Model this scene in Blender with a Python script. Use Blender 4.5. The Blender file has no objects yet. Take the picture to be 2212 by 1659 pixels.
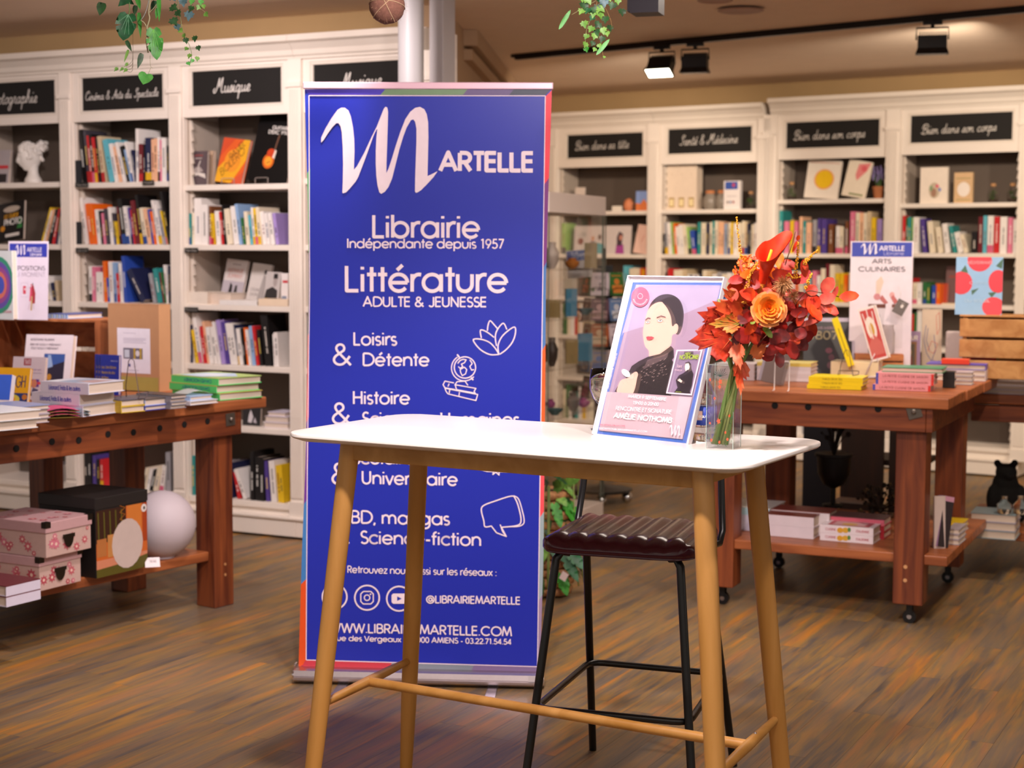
import bpy, bmesh, math, random
from mathutils import Vector, Matrix
from math import sin, cos, pi, atan2, sqrt, radians
random.seed(7)
SC = bpy.context.scene
COL = SC.collection
# ---------------------------------------------------------------- camera
FPX = 3450.0; EYE = 1.5; PITCH = math.atan((829.5 - 543) / FPX); ROLL = .004
cF = Vector((0, cos(PITCH), -sin(PITCH))); r0 = Vector((1, 0, 0)); u0 = Vector((0, sin(PITCH), cos(PITCH)))
cR = cos(ROLL) * r0 + sin(ROLL) * u0; cU = -sin(ROLL) * r0 + cos(ROLL) * u0
CAM = Vector((0, 0, EYE))
cam = bpy.data.cameras.new('camera'); camo = bpy.data.objects.new('camera', cam); COL.objects.link(camo)
camo.matrix_world = Matrix(((cR.x, cU.x, -cF.x, 0), (cR.y, cU.y, -cF.y, 0), (cR.z, cU.z, -cF.z, EYE), (0, 0, 0, 1)))
cam.sensor_width = 36; cam.lens = FPX / 2212 * 36; cam.clip_end = 60
cam.dof.use_dof = True; cam.dof.focus_distance = 4.1; cam.dof.aperture_fstop = 4.2
SC.camera = camo
# ---------------------------------------------------------------- world, lights, exposure
SC.view_settings.view_transform = 'Standard'; SC.view_settings.look = 'None'
SC.view_settings.gamma = 1; SC.view_settings.use_curve_mapping = False
SC.view_settings.exposure = 0.74
wd = bpy.data.worlds.new('world'); SC.world = wd; wd.use_nodes = True
wd.node_tree.nodes['Background'].inputs[0].default_value = (1.0, .88, .79, 1)
wd.node_tree.nodes['Background'].inputs[1].default_value = .36
def area(loc, tgt, sx, sy, power, col=(1, .86, .72)):
    l = bpy.data.lights.new('soft_area_fill', 'AREA'); l.shape = 'RECTANGLE'; l.size = sx; l.size_y = sy
    l.energy = power; l.color = col
    o = bpy.data.objects.new('soft_area_fill', l); COL.objects.link(o); o.location = loc
    o.rotation_euler = (Vector(tgt) - Vector(loc)).to_track_quat('-Z', 'Y').to_euler()
def spot(loc, tgt, power, ang=70, col=(1, .86, .72), rad=.06, blend=.6):
    l = bpy.data.lights.new('track_spot', 'SPOT'); l.spot_size = radians(ang); l.spot_blend = blend
    l.energy = power; l.color = col; l.shadow_soft_size = rad
    o = bpy.data.objects.new('track_spot', l); COL.objects.link(o); o.location = loc
    o.rotation_euler = (Vector(tgt) - Vector(loc)).to_track_quat('-Z', 'Y').to_euler()
WARM = (1, .86, .75); PINK = (1, .87, .86); CREAM = (1, .84, .68)
# key on the signing table and the banner
spot((-.2, 2.85, 2.68), (.0, 3.95, .95), 150, 74, PINK, .06)
spot((.95, 2.95, 2.68), (.4, 4.0, .9), 55, 72, PINK, .06)
spot((.15, 3.3, 2.68), (-.3, 5.4, 1.45), 105, 84, PINK, .10)
# left bookcase and left table
spot((-1.9, 6.4, 2.68), (-2.1, 8.6, 1.4), 62, 95, PINK, .08)
spot((-.95, 6.2, 2.68), (-1.05, 8.3, 1.3), 70, 95, PINK, .08)
spot((-.55, 5.3, 2.68), (-1.7, 6.3, .8), 80, 84, PINK, .08)
# right bookcase and right tables
spot((.9, 9.9, 2.62), (.6, 12.1, 1.3), 70, 95, CREAM, .08)
spot((2.5, 8.6, 2.62), (2.3, 11.3, 1.4), 85, 95, CREAM, .08)
spot((3.8, 7.6, 2.62), (3.5, 10.4, 1.4), 75, 95, CREAM, .08)
spot((1.9, 4.6, 2.68), (1.8, 6.9, .8), 75, 75, CREAM, .08)
spot((2.9, 6.2, 2.68), (2.7, 7.6, .8), 60, 80, CREAM, .08)
area((0, 1.2, 2.7), (0, 1.6, 0), 3.0, 2.0, 30, WARM)  # unseen soft areas added under the ceiling, standing in for track spots
area((1.3, 6.6, 2.7), (1.2, 6.7, 0), 1.5, 1.2, 24, WARM)
# ---------------------------------------------------------------- pixel rays: where a thing seen at (px,py) stands at a known height or on a known plane
def ray(x, y): return cF + cR * ((x - 1106) / FPX) - cU * ((y - 829.5) / FPX)
def P(x, y, z):
    d = ray(x, y); return CAM + d * ((z - EYE) / d.z)
def W(x, y, Y):
    d = ray(x, y); return CAM + d * (Y / d.y)
def PL(x, y, o, n):
    d = ray(x, y); return CAM + d * ((Vector(o) - CAM).dot(n) / d.dot(n))
# ---------------------------------------------------------------- materials
def lin(h):
    h = h.lstrip('#'); r = []
    for i in (0, 2, 4):
        c = int(h[i:i + 2], 16) / 255; r.append(c / 12.92 if c <= .04045 else ((c + .055) / 1.055) ** 2.4)
    return (r[0], r[1], r[2], 1)
MC = {}
def mat(h, rough=.5, metal=0, kind='', spec=.5, trans=0, emit=0, ior=1.45, alpha=1, coat=0):
    k = (h, rough, metal, kind, trans, emit, alpha, coat, spec)
    if k in MC: return MC[k]
    m = bpy.data.materials.new('mat_%03d' % len(MC)); m.use_nodes = True; MC[k] = m
    nt = m.node_tree; b = nt.nodes['Principled BSDF']; c = lin(h)
    b.inputs['Base Color'].default_value = c; b.inputs['Roughness'].default_value = rough
    b.inputs['Metallic'].default_value = metal; b.inputs['IOR'].default_value = ior
    b.inputs['Specular IOR Level'].default_value = spec
    b.inputs['Transmission Weight'].default_value = trans
    b.inputs['Coat Weight'].default_value = coat; b.inputs['Coat Roughness'].default_value = .1
    b.inputs['Alpha'].default_value = alpha
    if emit:
        b.inputs['Emission Color'].default_value = c; b.inputs['Emission Strength'].default_value = emit
    N = nt.nodes.new; L = nt.links.new
    if kind in ('paint', 'print', 'paper', 'fabric', 'leather', 'leaf', 'metal', 'cord'):
        sc, am, bm = {'paint': (6, .05, .02), 'print': (30, .06, .01), 'paper': (60, .06, .05), 'fabric': (200, .15, .2), 'leather': (90, .25, .12), 'leaf': (25, .35, .15), 'metal': (80, .06, .03), 'cord': (120, .4, .5)}[kind]
        tc = N('ShaderNodeTexCoord'); n = N('ShaderNodeTexNoise'); n.inputs['Scale'].default_value = sc; n.inputs['Detail'].default_value = 3
        mx = N('ShaderNodeMix'); mx.data_type = 'RGBA'
        mx.inputs[6].default_value = tuple(v * (1 - am) for v in c[:3]) + (1,); mx.inputs[7].default_value = tuple(min(1, v * (1 + am)) for v in c[:3]) + (1,)
        L(tc.outputs['Object'], n.inputs['Vector']); L(n.outputs['Fac'], mx.inputs[0]); L(mx.outputs[2], b.inputs['Base Color'])
        bp = N('ShaderNodeBump'); bp.inputs['Strength'].default_value = bm; bp.inputs['Distance'].default_value = .002
        L(n.outputs['Fac'], bp.inputs['Height']); L(bp.outputs['Normal'], b.inputs['Normal'])
    if kind == 'pages':
        tc = N('ShaderNodeTexCoord'); w = N('ShaderNodeTexNoise'); mp = N('ShaderNodeMapping'); mp.inputs['Scale'].default_value = (8, 8, 700)
        w.inputs['Scale'].default_value = 1
        mx = N('ShaderNodeMix'); mx.data_type = 'RGBA'
        mx.inputs[6].default_value = tuple(v * .72 for v in c[:3]) + (1,); mx.inputs[7].default_value = c
        L(tc.outputs['Object'], mp.inputs[0]); L(mp.outputs[0], w.inputs['Vector']); L(w.outputs['Fac'], mx.inputs[0]); L(mx.outputs[2], b.inputs['Base Color'])
    return m
def wood(h1, h2, scale=(3, 30, 30), rot=0, rough=.5, bump=.15, name='wood', axis_rot=(0, 0, 0)):
    k = ('wood', h1, h2, scale, rot, rough, axis_rot)
    if k in MC: return MC[k]
    m = bpy.data.materials.new(name); m.use_nodes = True; MC[k] = m
    nt = m.node_tree; b = nt.nodes['Principled BSDF']; N = nt.nodes.new; L = nt.links.new
    tc = N('ShaderNodeTexCoord'); mp = N('ShaderNodeMapping'); mp.vector_type = 'TEXTURE'
    mp.inputs['Rotation'].default_value = (axis_rot[0], axis_rot[1], rot)
    mp2 = N('ShaderNodeMapping'); mp2.inputs['Scale'].default_value = scale
    n = N('ShaderNodeTexNoise'); n.inputs['Scale'].default_value = 1; n.inputs['Detail'].default_value = 5; n.inputs['Distortion'].default_value = .6
    cr = N('ShaderNodeValToRGB'); cr.color_ramp.elements[0].position = .35; cr.color_ramp.elements[1].position = .68
    cr.color_ramp.elements[0].color = lin(h1); cr.color_ramp.elements[1].color = lin(h2)
    L(tc.outputs['Object'], mp.inputs[0]); L(mp.outputs[0], mp2.inputs[0]); L(mp2.outputs[0], n.inputs['Vector'])
    L(n.outputs['Fac'], cr.inputs[0]); L(cr.outputs[0], b.inputs['Base Color'])
    bp = N('ShaderNodeBump'); bp.inputs['Strength'].default_value = bump; bp.inputs['Distance'].default_value = .003
    L(n.outputs['Fac'], bp.inputs['Height']); L(bp.outputs['Normal'], b.inputs['Normal']); b.inputs['Roughness'].default_value = rough
    return m
# ---------------------------------------------------------------- mesh builder; geometry is given in world space (or in the frame M) and stored relative to its thing
ORG = {}
class MB:
    def __init__(s, M=None): s.v = []; s.f = []; s.m = []; s.M = M
    def add(s, vs, fs, mi=0, M=None):
        b = len(s.v)
        for p in vs:
            p = Vector(p)
            if M is not None: p = M @ p
            if s.M is not None: p = s.M @ p
            s.v.append(p)
        for f in fs: s.f.append([b + i for i in f]); s.m.append(mi)
        return s
    def box(s, x0, x1, y0, y1, z0, z1, mi=0, M=None):
        return s.add([(x0, y0, z0), (x1, y0, z0), (x1, y1, z0), (x0, y1, z0), (x0, y0, z1), (x1, y0, z1), (x1, y1, z1), (x0, y1, z1)],
              [(0, 3, 2, 1), (4, 5, 6, 7), (0, 1, 5, 4), (1, 2, 6, 5), (2, 3, 7, 6), (3, 0, 4, 7)], mi, M)
    def prism(s, poly, z0, z1, mi=0, M=None):
        n = len(poly)
        vs = [(x, y, z0) for x, y in poly] + [(x, y, z1) for x, y in poly]
        fs = [list(range(n))[::-1], list(range(n, 2 * n))] + [(i, (i + 1) % n, n + (i + 1) % n, n + i) for i in range(n)]
        return s.add(vs, fs, mi, M)
    def tube(s, pts, r, n=8, mi=0, M=None, caps=True):
        pts = [Vector(p) for p in pts]; k = len(pts); rr = r if isinstance(r, (list, tuple)) else [r] * k
        vs = []; fs = []; up = None
        for i, p in enumerate(pts):
            t = (pts[min(i + 1, k - 1)] - pts[max(i - 1, 0)]).normalized()
            if up is None:
                up = Vector((0, 0, 1)) if abs(t.z) < .9 else Vector((1, 0, 0))
            a = t.cross(up).normalized(); c = a.cross(t).normalized(); up = c
            for j in range(n):
                q = 2 * pi * j / n; vs.append(p + (a * cos(q) + c * sin(q)) * rr[i])
        for i in range(k - 1):
            for j in range(n):
                fs.append((i * n + j, i * n + (j + 1) % n, (i + 1) * n + (j + 1) % n, (i + 1) * n + j))
        if caps: fs += [list(range(n))[::-1], [(k - 1) * n + j for j in range(n)]]
        return s.add(vs, fs, mi, M)
    def lathe(s, prof, c=(0, 0, 0), n=20, mi=0, M=None, sx=1, sy=1):
        vs = []; fs = []; k = len(prof)
        for r, z in prof:
            for j in range(n):
                q = 2 * pi * j / n; vs.append((c[0] + r * cos(q) * sx, c[1] + r * sin(q) * sy, c[2] + z))
        for i in range(k - 1):
            for j in range(n): fs.append((i * n + j, i * n + (j + 1) % n, (i + 1) * n + (j + 1) % n, (i + 1) * n + j))
        if prof[0][0] > 1e-6: fs.append(list(range(n))[::-1])
        if prof[-1][0] > 1e-6: fs.append([(k - 1) * n + j for j in range(n)])
        return s.add(vs, fs, mi, M)
    def ball(s, c, r, n=12, mi=0, M=None, fn=None):
        if not isinstance(r, (list, tuple)): r = (r, r, r)
        h = max(5, n // 2 + 1); vs = [(0, 0, -1)]; fs = []
        for i in range(1, h):
            a = -pi / 2 + pi * i / h
            for j in range(n): q = 2 * pi * j / n; vs.append((cos(a) * cos(q), cos(a) * sin(q), sin(a)))
        vs.append((0, 0, 1)); e = len(vs) - 1
        for j in range(n):
            fs.append((0, 1 + (j + 1) % n, 1 + j)); fs.append((e, 1 + (h - 2) * n + j, 1 + (h - 2) * n + (j + 1) % n))
        for i in range(h - 2):
            for j in range(n): fs.append((1 + i * n + j, 1 + i * n + (j + 1) % n, 1 + (i + 1) * n + (j + 1) % n, 1 + (i + 1) * n + j))
        out = []
        for v in vs:
            v = Vector(v)
            if fn: v = Vector(fn(v))
            out.append((c[0] + v.x * r[0], c[1] + v.y * r[1], c[2] + v.z * r[2]))
        return s.add(out, fs, mi, M)
    def build(s, name, mats, parent=None, smooth=False, loc=None, bevel=0, seg=2):
        if not isinstance(mats, (list, tuple)): mats = [mats]
        if parent is not None: org = ORG[parent.name]
        elif loc is not None: org = Vector(loc)
        else:
            xs = [v.x for v in s.v]; ys = [v.y for v in s.v]
            org = Vector(((min(xs) + max(xs)) / 2, (min(ys) + max(ys)) / 2, min(v.z for v in s.v)))
        me = bpy.data.meshes.new(name); me.from_pydata([v - org for v in s.v], [], s.f)
        for m in mats: me.materials.append(m)
        for p, mi in zip(me.polygons, s.m): p.material_index = min(mi, len(mats) - 1)
        if smooth: me.polygons.foreach_set('use_smooth', [True] * len(me.polygons))
        me.update()
        o = bpy.data.objects.new(name, me); COL.objects.link(o)
        if parent is not None: o.parent = parent
        else: o.location = org
        ORG[o.name] = org
        if smooth == 'auto':
            try: me.set_sharp_from_angle(angle=radians(38))
            except Exception: pass
        if bevel:
            b = o.modifiers.new('bevel', 'BEVEL'); b.width = bevel; b.segments = seg; b.limit_method = 'ANGLE'
        return o
def tag(o, label=None, cat=None, group=None, kind=None):
    if label: o['label'] = label
    if cat: o['category'] = cat
    if group: o['group'] = group
    if kind: o['kind'] = kind
    return o
def thing(name, label, cat, loc, group=None, kind=None):
    o = bpy.data.objects.new(name, None); COL.objects.link(o); o.location = loc; o.empty_display_size = .05
    ORG[o.name] = Vector(loc)
    return tag(o, label, cat, group, kind)
def frame(o, ex, ey=None, ez=None):
    ex = Vector(ex).normalized(); ez = Vector(ez or (0, 0, 1)).normalized()
    ey = ez.cross(ex).normalized() if ey is None else Vector(ey).normalized()
    return Matrix(((ex.x, ey.x, ez.x, o[0]), (ex.y, ey.y, ez.y, o[1]), (ex.z, ey.z, ez.z, o[2]), (0, 0, 0, 1)))
def T(x, y, z): return Matrix.Translation((x, y, z))
def RZ(a): return Matrix.Rotation(a, 4, 'Z')
def RX(a): return Matrix.Rotation(a, 4, 'X')
def RY(a): return Matrix.Rotation(a, 4, 'Y')
# ---------------------------------------------------------------- lettering: a monoline geometric alphabet and a cursive chalk alphabet, drawn as strokes
def arc(cx, cy, rx, ry, a0, a1, n=12): return [(cx + rx * cos(radians(a0 + (a1 - a0) * i / n)), cy + ry * sin(radians(a0 + (a1 - a0) * i / n))) for i in range(n + 1)]
O_ = arc(.36, .35, .32, .33, 0, 360, 20)
SL = arc(.21, .51, .17, .165, 35, 270, 9) + arc(.21, .18, .18, .165, 90, -145, 9)[1:]
G = {
 'a': (.84, [O_, [(.69, .69), (.69, 0)]]), 'b': (.84, [arc(.38, .35, .32, .33, 0, 360, 20), [(.05, 1.02), (.05, 0)]]),
 'c': (.68, [arc(.36, .35, .32, .33, 42, 318, 16)]), 'd': (.84, [O_, [(.69, 1.02), (.69, 0)]]),
 'e': (.8, [arc(.36, .35, .32, .33, 0, 322, 18), [(.04, .35), (.68, .35)]]),
 'f': (.42, [arc(.32, .82, .17, .17, 80, 180, 6) + [(.15, 0)], [(.0, .66), (.34, .66)]]),
 'g': (.84, [O_, [(.69, .69), (.69, 0)] + arc(.37, 0, .32, .3, 0, -150, 8)]),
 'h': (.72, [[(.05, 1.02), (.05, 0)], arc(.32, .4, .26, .28, 180, 0, 10) + [(.58, 0)]]),
 'i': (.24, [[(.07, .68), (.07, 0)], [(.07, .86), (.07, .97)]]), 'j': (.24, [[(.07, .68), (.07, -.25)]]),
 'k': (.62, [[(.05, 1.02), (.05, 0)], [(.5, .68), (.07, .3)], [(.2, .42), (.55, 0)]]),
 'l': (.24, [[(.07, 1.02), (.07, 0)]]),
 'm': (1.14, [[(.05, .69), (.05, 0)], arc(.28, .42, .23, .26, 180, 0, 8) + [(.51, 0)], arc(.74, .42, .23, .26, 180, 0, 8) + [(.97, 0)]]),
 'n': (.72, [[(.05, .69), (.05, 0)], arc(.32, .4, .26, .28, 180, 0, 10) + [(.58, 0)]]),
 'o': (.8, [O_]), 'p': (.84, [arc(.38, .35, .32, .33, 0, 360, 20), [(.05, .69), (.05, -.3)]]), 'q': (.84, [O_, [(.69, .69), (.69, -.3)]]),
 'r': (.42, [[(.05, .69), (.05, 0)], arc(.3, .38, .25, .3, 180, 72, 6)]), 's': (.5, [SL]),
 't': (.4, [[(.17, .96), (.17, 0)], [(.0, .67), (.34, .67)]]),
 'u': (.72, [[(.05, .69)] + arc(.31, .29, .26, .27, 180, 360, 10) + [(.57, .69)]]),
 'v': (.62, [[(.0, .69), (.27, 0), (.54, .69)]]), 'w': (.95, [[(.0, .69), (.22, 0), (.43, .66), (.64, 0), (.86, .69)]]),
 'x': (.58, [[(.0, .69), (.48, 0)], [(.48, .69), (.0, 0)]]), 'y': (.6, [[(.0, .69), (.27, .05)], [(.54, .69), (.12, -.3)]]),
 'z': (.56, [[(.02, .67), (.46, .67), (.02, .03), (.48, .03)]]),
 'A': (.88, [[(.0, 0), (.38, 1), (.76, 0)], [(.13, .33), (.63, .33)]]),
 'B': (.7, [[(.05, .97), (.05, .03)], [(.05, .97)] + arc(.3, .75, .22, .22, 90, -90, 8) + [(.05, .53)], [(.05, .53)] + arc(.33, .28, .25, .25, 90, -90, 8) + [(.05, .03)]]),
 'C': (.95, [arc(.48, .5, .44, .48, 42, 318, 18)]), 'D': (.88, [[(.05, .97), (.05, .03)], [(.05, .97)] + arc(.32, .5, .46, .47, 90, -90, 14) + [(.05, .03)]]),
 'E': (.62, [[(.5, .97), (.05, .97), (.05, .03), (.5, .03)], [(.05, .53), (.48, .53)]]), 'F': (.58, [[(.48, .97), (.05, .97), (.05, 0)], [(.05, .53), (.44, .53)]]),
 'G': (1.0, [arc(.48, .5, .44, .48, 40, 345, 18) + [(.9, .46), (.55, .46)]]), 'H': (.78, [[(.05, 1), (.05, 0)], [(.62, 1), (.62, 0)], [(.05, .52), (.62, .52)]]),
 'I': (.25, [[(.07, 1), (.07, 0)]]), 'J': (.55, [[(.4, 1)] + arc(.2, .22, .2, .21, 0, -160, 9)]), 'K': (.7, [[(.05, 1), (.05, 0)], [(.56, 1), (.07, .45)], [(.2, .58), (.6, 0)]]),
 'L': (.56, [[(.05, 1), (.05, .03), (.48, .03)]]), 'M': (1.0, [[(.03, 0), (.16, 1), (.45, .1), (.74, 1), (.87, 0)]]), 'N': (.82, [[(.05, 0), (.05, .98), (.64, .02), (.64, 1)]]),
 'O': (1.02, [arc(.48, .5, .45, .48, 0, 360, 24)]), 'P': (.65, [[(.05, .97), (.05, 0)], [(.05, .97)] + arc(.3, .71, .25, .26, 90, -90, 9) + [(.05, .45)]]),
 'Q': (1.02, [arc(.48, .5, .45, .48, 0, 360, 24), [(.6, .25), (.95, -.03)]]), 'R': (.68, [[(.05, .97), (.05, 0)], [(.05, .97)] + arc(.3, .72, .24, .25, 90, -90, 9) + [(.05, .47)], [(.28, .47), (.56, 0)]]),
 'S': (.6, [arc(.27, .74, .21, .23, 35, 270, 9) + arc(.27, .26, .24, .24, 90, -150, 10)[1:]]), 'T': (.58, [[(.02, .97), (.52, .97)], [(.27, .97), (.27, 0)]]),
 'U': (.78, [[(.05, 1)] + arc(.33, .32, .28, .3, 180, 360, 10) + [(.61, 1)]]), 'V': (.8, [[(.0, 1), (.36, 0), (.72, 1)]]),
 'W': (1.14, [[(.0, 1), (.27, 0), (.52, .95), (.77, 0), (1.04, 1)]]), 'X': (.72, [[(.0, 1), (.62, 0)], [(.62, 1), (.0, 0)]]), 'Y': (.7, [[(.0, 1), (.3, .48), (.6, 1)], [(.3, .48), (.3, 0)]]),
 'Z': (.62, [[(.02, .97), (.52, .97), (.0, .03), (.54, .03)]]),
 '0': (.66, [arc(.29, .5, .25, .48, 0, 360, 20)]), '1': (.5, [[(.08, .88), (.26, .98), (.26, 0)]]), '2': (.64, [arc(.28, .7, .24, .27, 160, -30, 9) + [(.04, .03), (.54, .03)]]),
 '3': (.62, [arc(.27, .74, .2, .23, 150, -90, 9), arc(.27, .27, .24, .25, 90, -155, 9)]), '4': (.66, [[(.42, 0), (.42, .97), (.03, .25), (.56, .25)]]),
 '5': (.62, [[(.48, .97), (.16, .97), (.1, .55)] + arc(.26, .31, .25, .29, 120, -150, 10)]), '7': (.6, [[(.03, .97), (.5, .97), (.16, 0)]]),
 '8': (.64, [arc(.28, .74, .2, .22, 0, 360, 14), arc(.28, .27, .25, .25, 0, 360, 14)]), '9': (.64, [arc(.28, .67, .24, .29, 0, 360, 16), [(.51, .6), (.2, 0)]]),
 '6': (.64, [arc(.28, .31, .24, .29, 0, 360, 16), [(.05, .38), (.36, .98)]]),
 '&': (.92, [[(.76, .0), (.22, .62)] + arc(.32, .79, .17, .18, 215, -35, 10) + [(.12, .42)] + arc(.3, .25, .25, .23, 160, 300, 8) + [(.55, .16), (.72, .42)]]),
 ',': (.26, [[(.1, .08), (.04, -.14)]]), '.': (.24, [[(.08, .0), (.08, .1)]]), '-': (.42, [[(.03, .35), (.32, .35)]]), ':': (.24, [[(.08, .0), (.08, .1)], [(.08, .5), (.08, .6)]]),
 "'": (.2, [[(.08, 1), (.06, .76)]]), '@': (1.1, [arc(.5, .45, .2, .22, 0, 360, 14), arc(.5, .45, .46, .48, -50, 320, 18), [(.72, .65), (.72, .3), (.88, .3)]]), ' ': (.34, []), '"': (.3, [[(.05, 1), (.05, .8)], [(.16, 1), (.16, .8)]]),
}
def _acc(b, pts): w, s = G[b]; return (w, s + [pts])
G['é'] = _acc('e', [(.3, .84), (.5, 1.04)]); G['É'] = _acc('E', [(.2, 1.1), (.36, 1.26)]); G['è'] = _acc('e', [(.2, 1.04), (.4, .84)]); G['à'] = _acc('a', [(.25, 1.04), (.42, .84)])
bowl = [(.76, .8), (.45, 1.0), (.12, .62), (.18, .12), (.45, 0), (.7, .35), (.8, .95)]
K = {
 'a': (1.12, [bowl, [(.8, .95), (.78, .25), (.95, 0), (1.12, .15)]]), 'c': (.88, [[(.74, .8), (.48, 1), (.12, .6), (.2, .12), (.5, 0), (.88, .2)]]),
 'd': (1.12, [bowl, [(.86, 2.1), (.8, 1), (.78, .25), (.95, 0), (1.12, .15)]]), 'e': (.86, [[(0, .12), (.5, .45), (.68, .8), (.45, 1), (.15, .6), (.25, .1), (.5, 0), (.86, .2)]]),
 'g': (1.12, [bowl, [(.8, .95), (.76, -.6), (.5, -1.1), (.2, -.85), (.5, -.25), (1.12, .15)]]),
 'h': (1.1, [[(0, .1), (.45, 1.4), (.42, 2.1), (.22, 1.9), (.18, 0)], [(.18, .5), (.5, .95), (.72, .8), (.72, .2), (.9, 0), (1.1, .15)]]),
 'i': (.6, [[(0, .15), (.22, .95), (.22, .2), (.4, 0), (.6, .15)], [(.3, 1.5), (.36, 1.66)]]), 'l': (.62, [[(0, .1), (.45, 1.4), (.38, 2.1), (.18, 1.7), (.18, .2), (.4, 0), (.62, .15)]]),
 'm': (1.45, [[(0, .7), (.15, .95), (.2, 0)], [(.2, .5), (.45, .95), (.62, .8), (.65, 0)], [(.65, .5), (.9, .95), (1.08, .8), (1.1, .2), (1.28, 0), (1.45, .15)]]),
 'n': (1.05, [[(0, .7), (.15, .95), (.2, 0)], [(.2, .5), (.45, .95), (.68, .8), (.7, .2), (.88, 0), (1.05, .15)]]),
 'o': (.9, [[(.5, 1), (.15, .7), (.18, .15), (.45, 0), (.76, .35), (.72, .85), (.5, 1), (.9, .85)]]),
 'p': (1.0, [[(0, .7), (.2, 1), (.15, -1.05)], [(.18, .5), (.5, 1), (.78, .65), (.6, .05), (.25, .1)], [(.6, .05), (1.0, .15)]]),
 'q': (1.12, [bowl, [(.8, .95), (.74, -1.1)], [(.76, -.3), (1.12, .15)]]), 'r': (.84, [[(0, .15), (.2, 1.05), (.5, .88), (.48, .2), (.66, 0), (.84, .15)]]),
 's': (.74, [[(0, .1), (.42, 1.02), (.55, .4), (.35, 0), (.1, .15)], [(.35, 0), (.74, .15)]]), 't': (.64, [[(.28, 1.75), (.22, .2), (.42, 0), (.64, .15)], [(0, 1.2), (.55, 1.2)]]),
 'u': (1.08, [[(0, .8), (.15, .9), (.14, .25), (.38, 0), (.72, .4), (.78, .95)], [(.78, .95), (.76, .2), (.92, 0), (1.08, .15)]]),
 'P': (1.3, [[(.5, 0), (.6, 2)], [(0, 1.4), (.3, 2.1), (1.2, 2.1), (1.25, 1.3), (.6, 1.0)]]), 'C': (1.35, [[(.7, 1.6), (1.1, 2.2), (.3, 1.9), (.1, .6), (.7, 0), (1.35, .4)]]),
 'A': (1.45, [[(-.1, .4), (.25, 0), (.8, 1.3), (1.1, 2.2), (1.12, .5), (1.4, 0)], [(.5, .9), (1.35, .9)]]), 'S': (1.35, [[(.9, 1.5), (1.25, 2.1), (.8, 2.2), (.55, 1.7), (.9, 1.1), (.95, .4), (.5, 0), (.05, .35)]]),
 'M': (2.1, [[(.15, .7), (-.15, .35), (.1, 0), (.5, .5), (.8, 2.2), (.95, 1.0), (1.1, 1.1), (1.5, 2.25), (1.5, .5), (1.75, 0), (2.1, .2)]]),
 'B': (1.4, [[(.35, 0), (.5, 2)], [(0, 1.2), (.25, 2.1), (1.1, 2.1), (1.05, 1.3), (.6, 1.1), (1.2, .85), (1.1, .1), (.4, 0), (-.1, .3)]]),
 '&': (1.4, [[(1.1, .7), (.7, 0), (.1, .3), (.3, 1.0), (.8, 1.6), (.6, 2.1), (.3, 1.7), (.6, 1.0), (1.2, 0)]]), ' ': (.7, []),
}
K['é'] = (.86, K['e'][1] + [[(.45, 1.3), (.7, 1.75)]]); K['ê'] = (.86, K['e'][1] + [[(.25, 1.3), (.5, 1.65), (.72, 1.3)]])
def cat_rom(p, n=5):
    if len(p) < 3: return p
    q = [p[0]] + list(p) + [p[-1]]; o = []
    for i in range(1, len(q) - 2):
        a, b, c, d = q[i - 1], q[i], q[i + 1], q[i + 2]
        for k in range(n):
            t = k / n
            o.append(tuple(.5 * (2 * b[j] + (c[j] - a[j]) * t + (2 * a[j] - 5 * b[j] + 4 * c[j] - d[j]) * t * t + (-a[j] + 3 * b[j] - 3 * c[j] + d[j]) * t ** 3) for j in range(len(a))))
    o.append(q[-2]); return o
def layout(txt, cursive=False):
    x = 0; out = []
    for ch in txt:
        w, ss = (K if cursive else G).get(ch, G.get(ch, (.4, [])))
        for s in ss:
            if cursive: s = [(px + py * .22, py) for px, py in cat_rom(s, 5)]
            out.append([(x + px, py) for px, py in s])
        x += w
    return out, x - (0 if cursive else .12)
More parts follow.
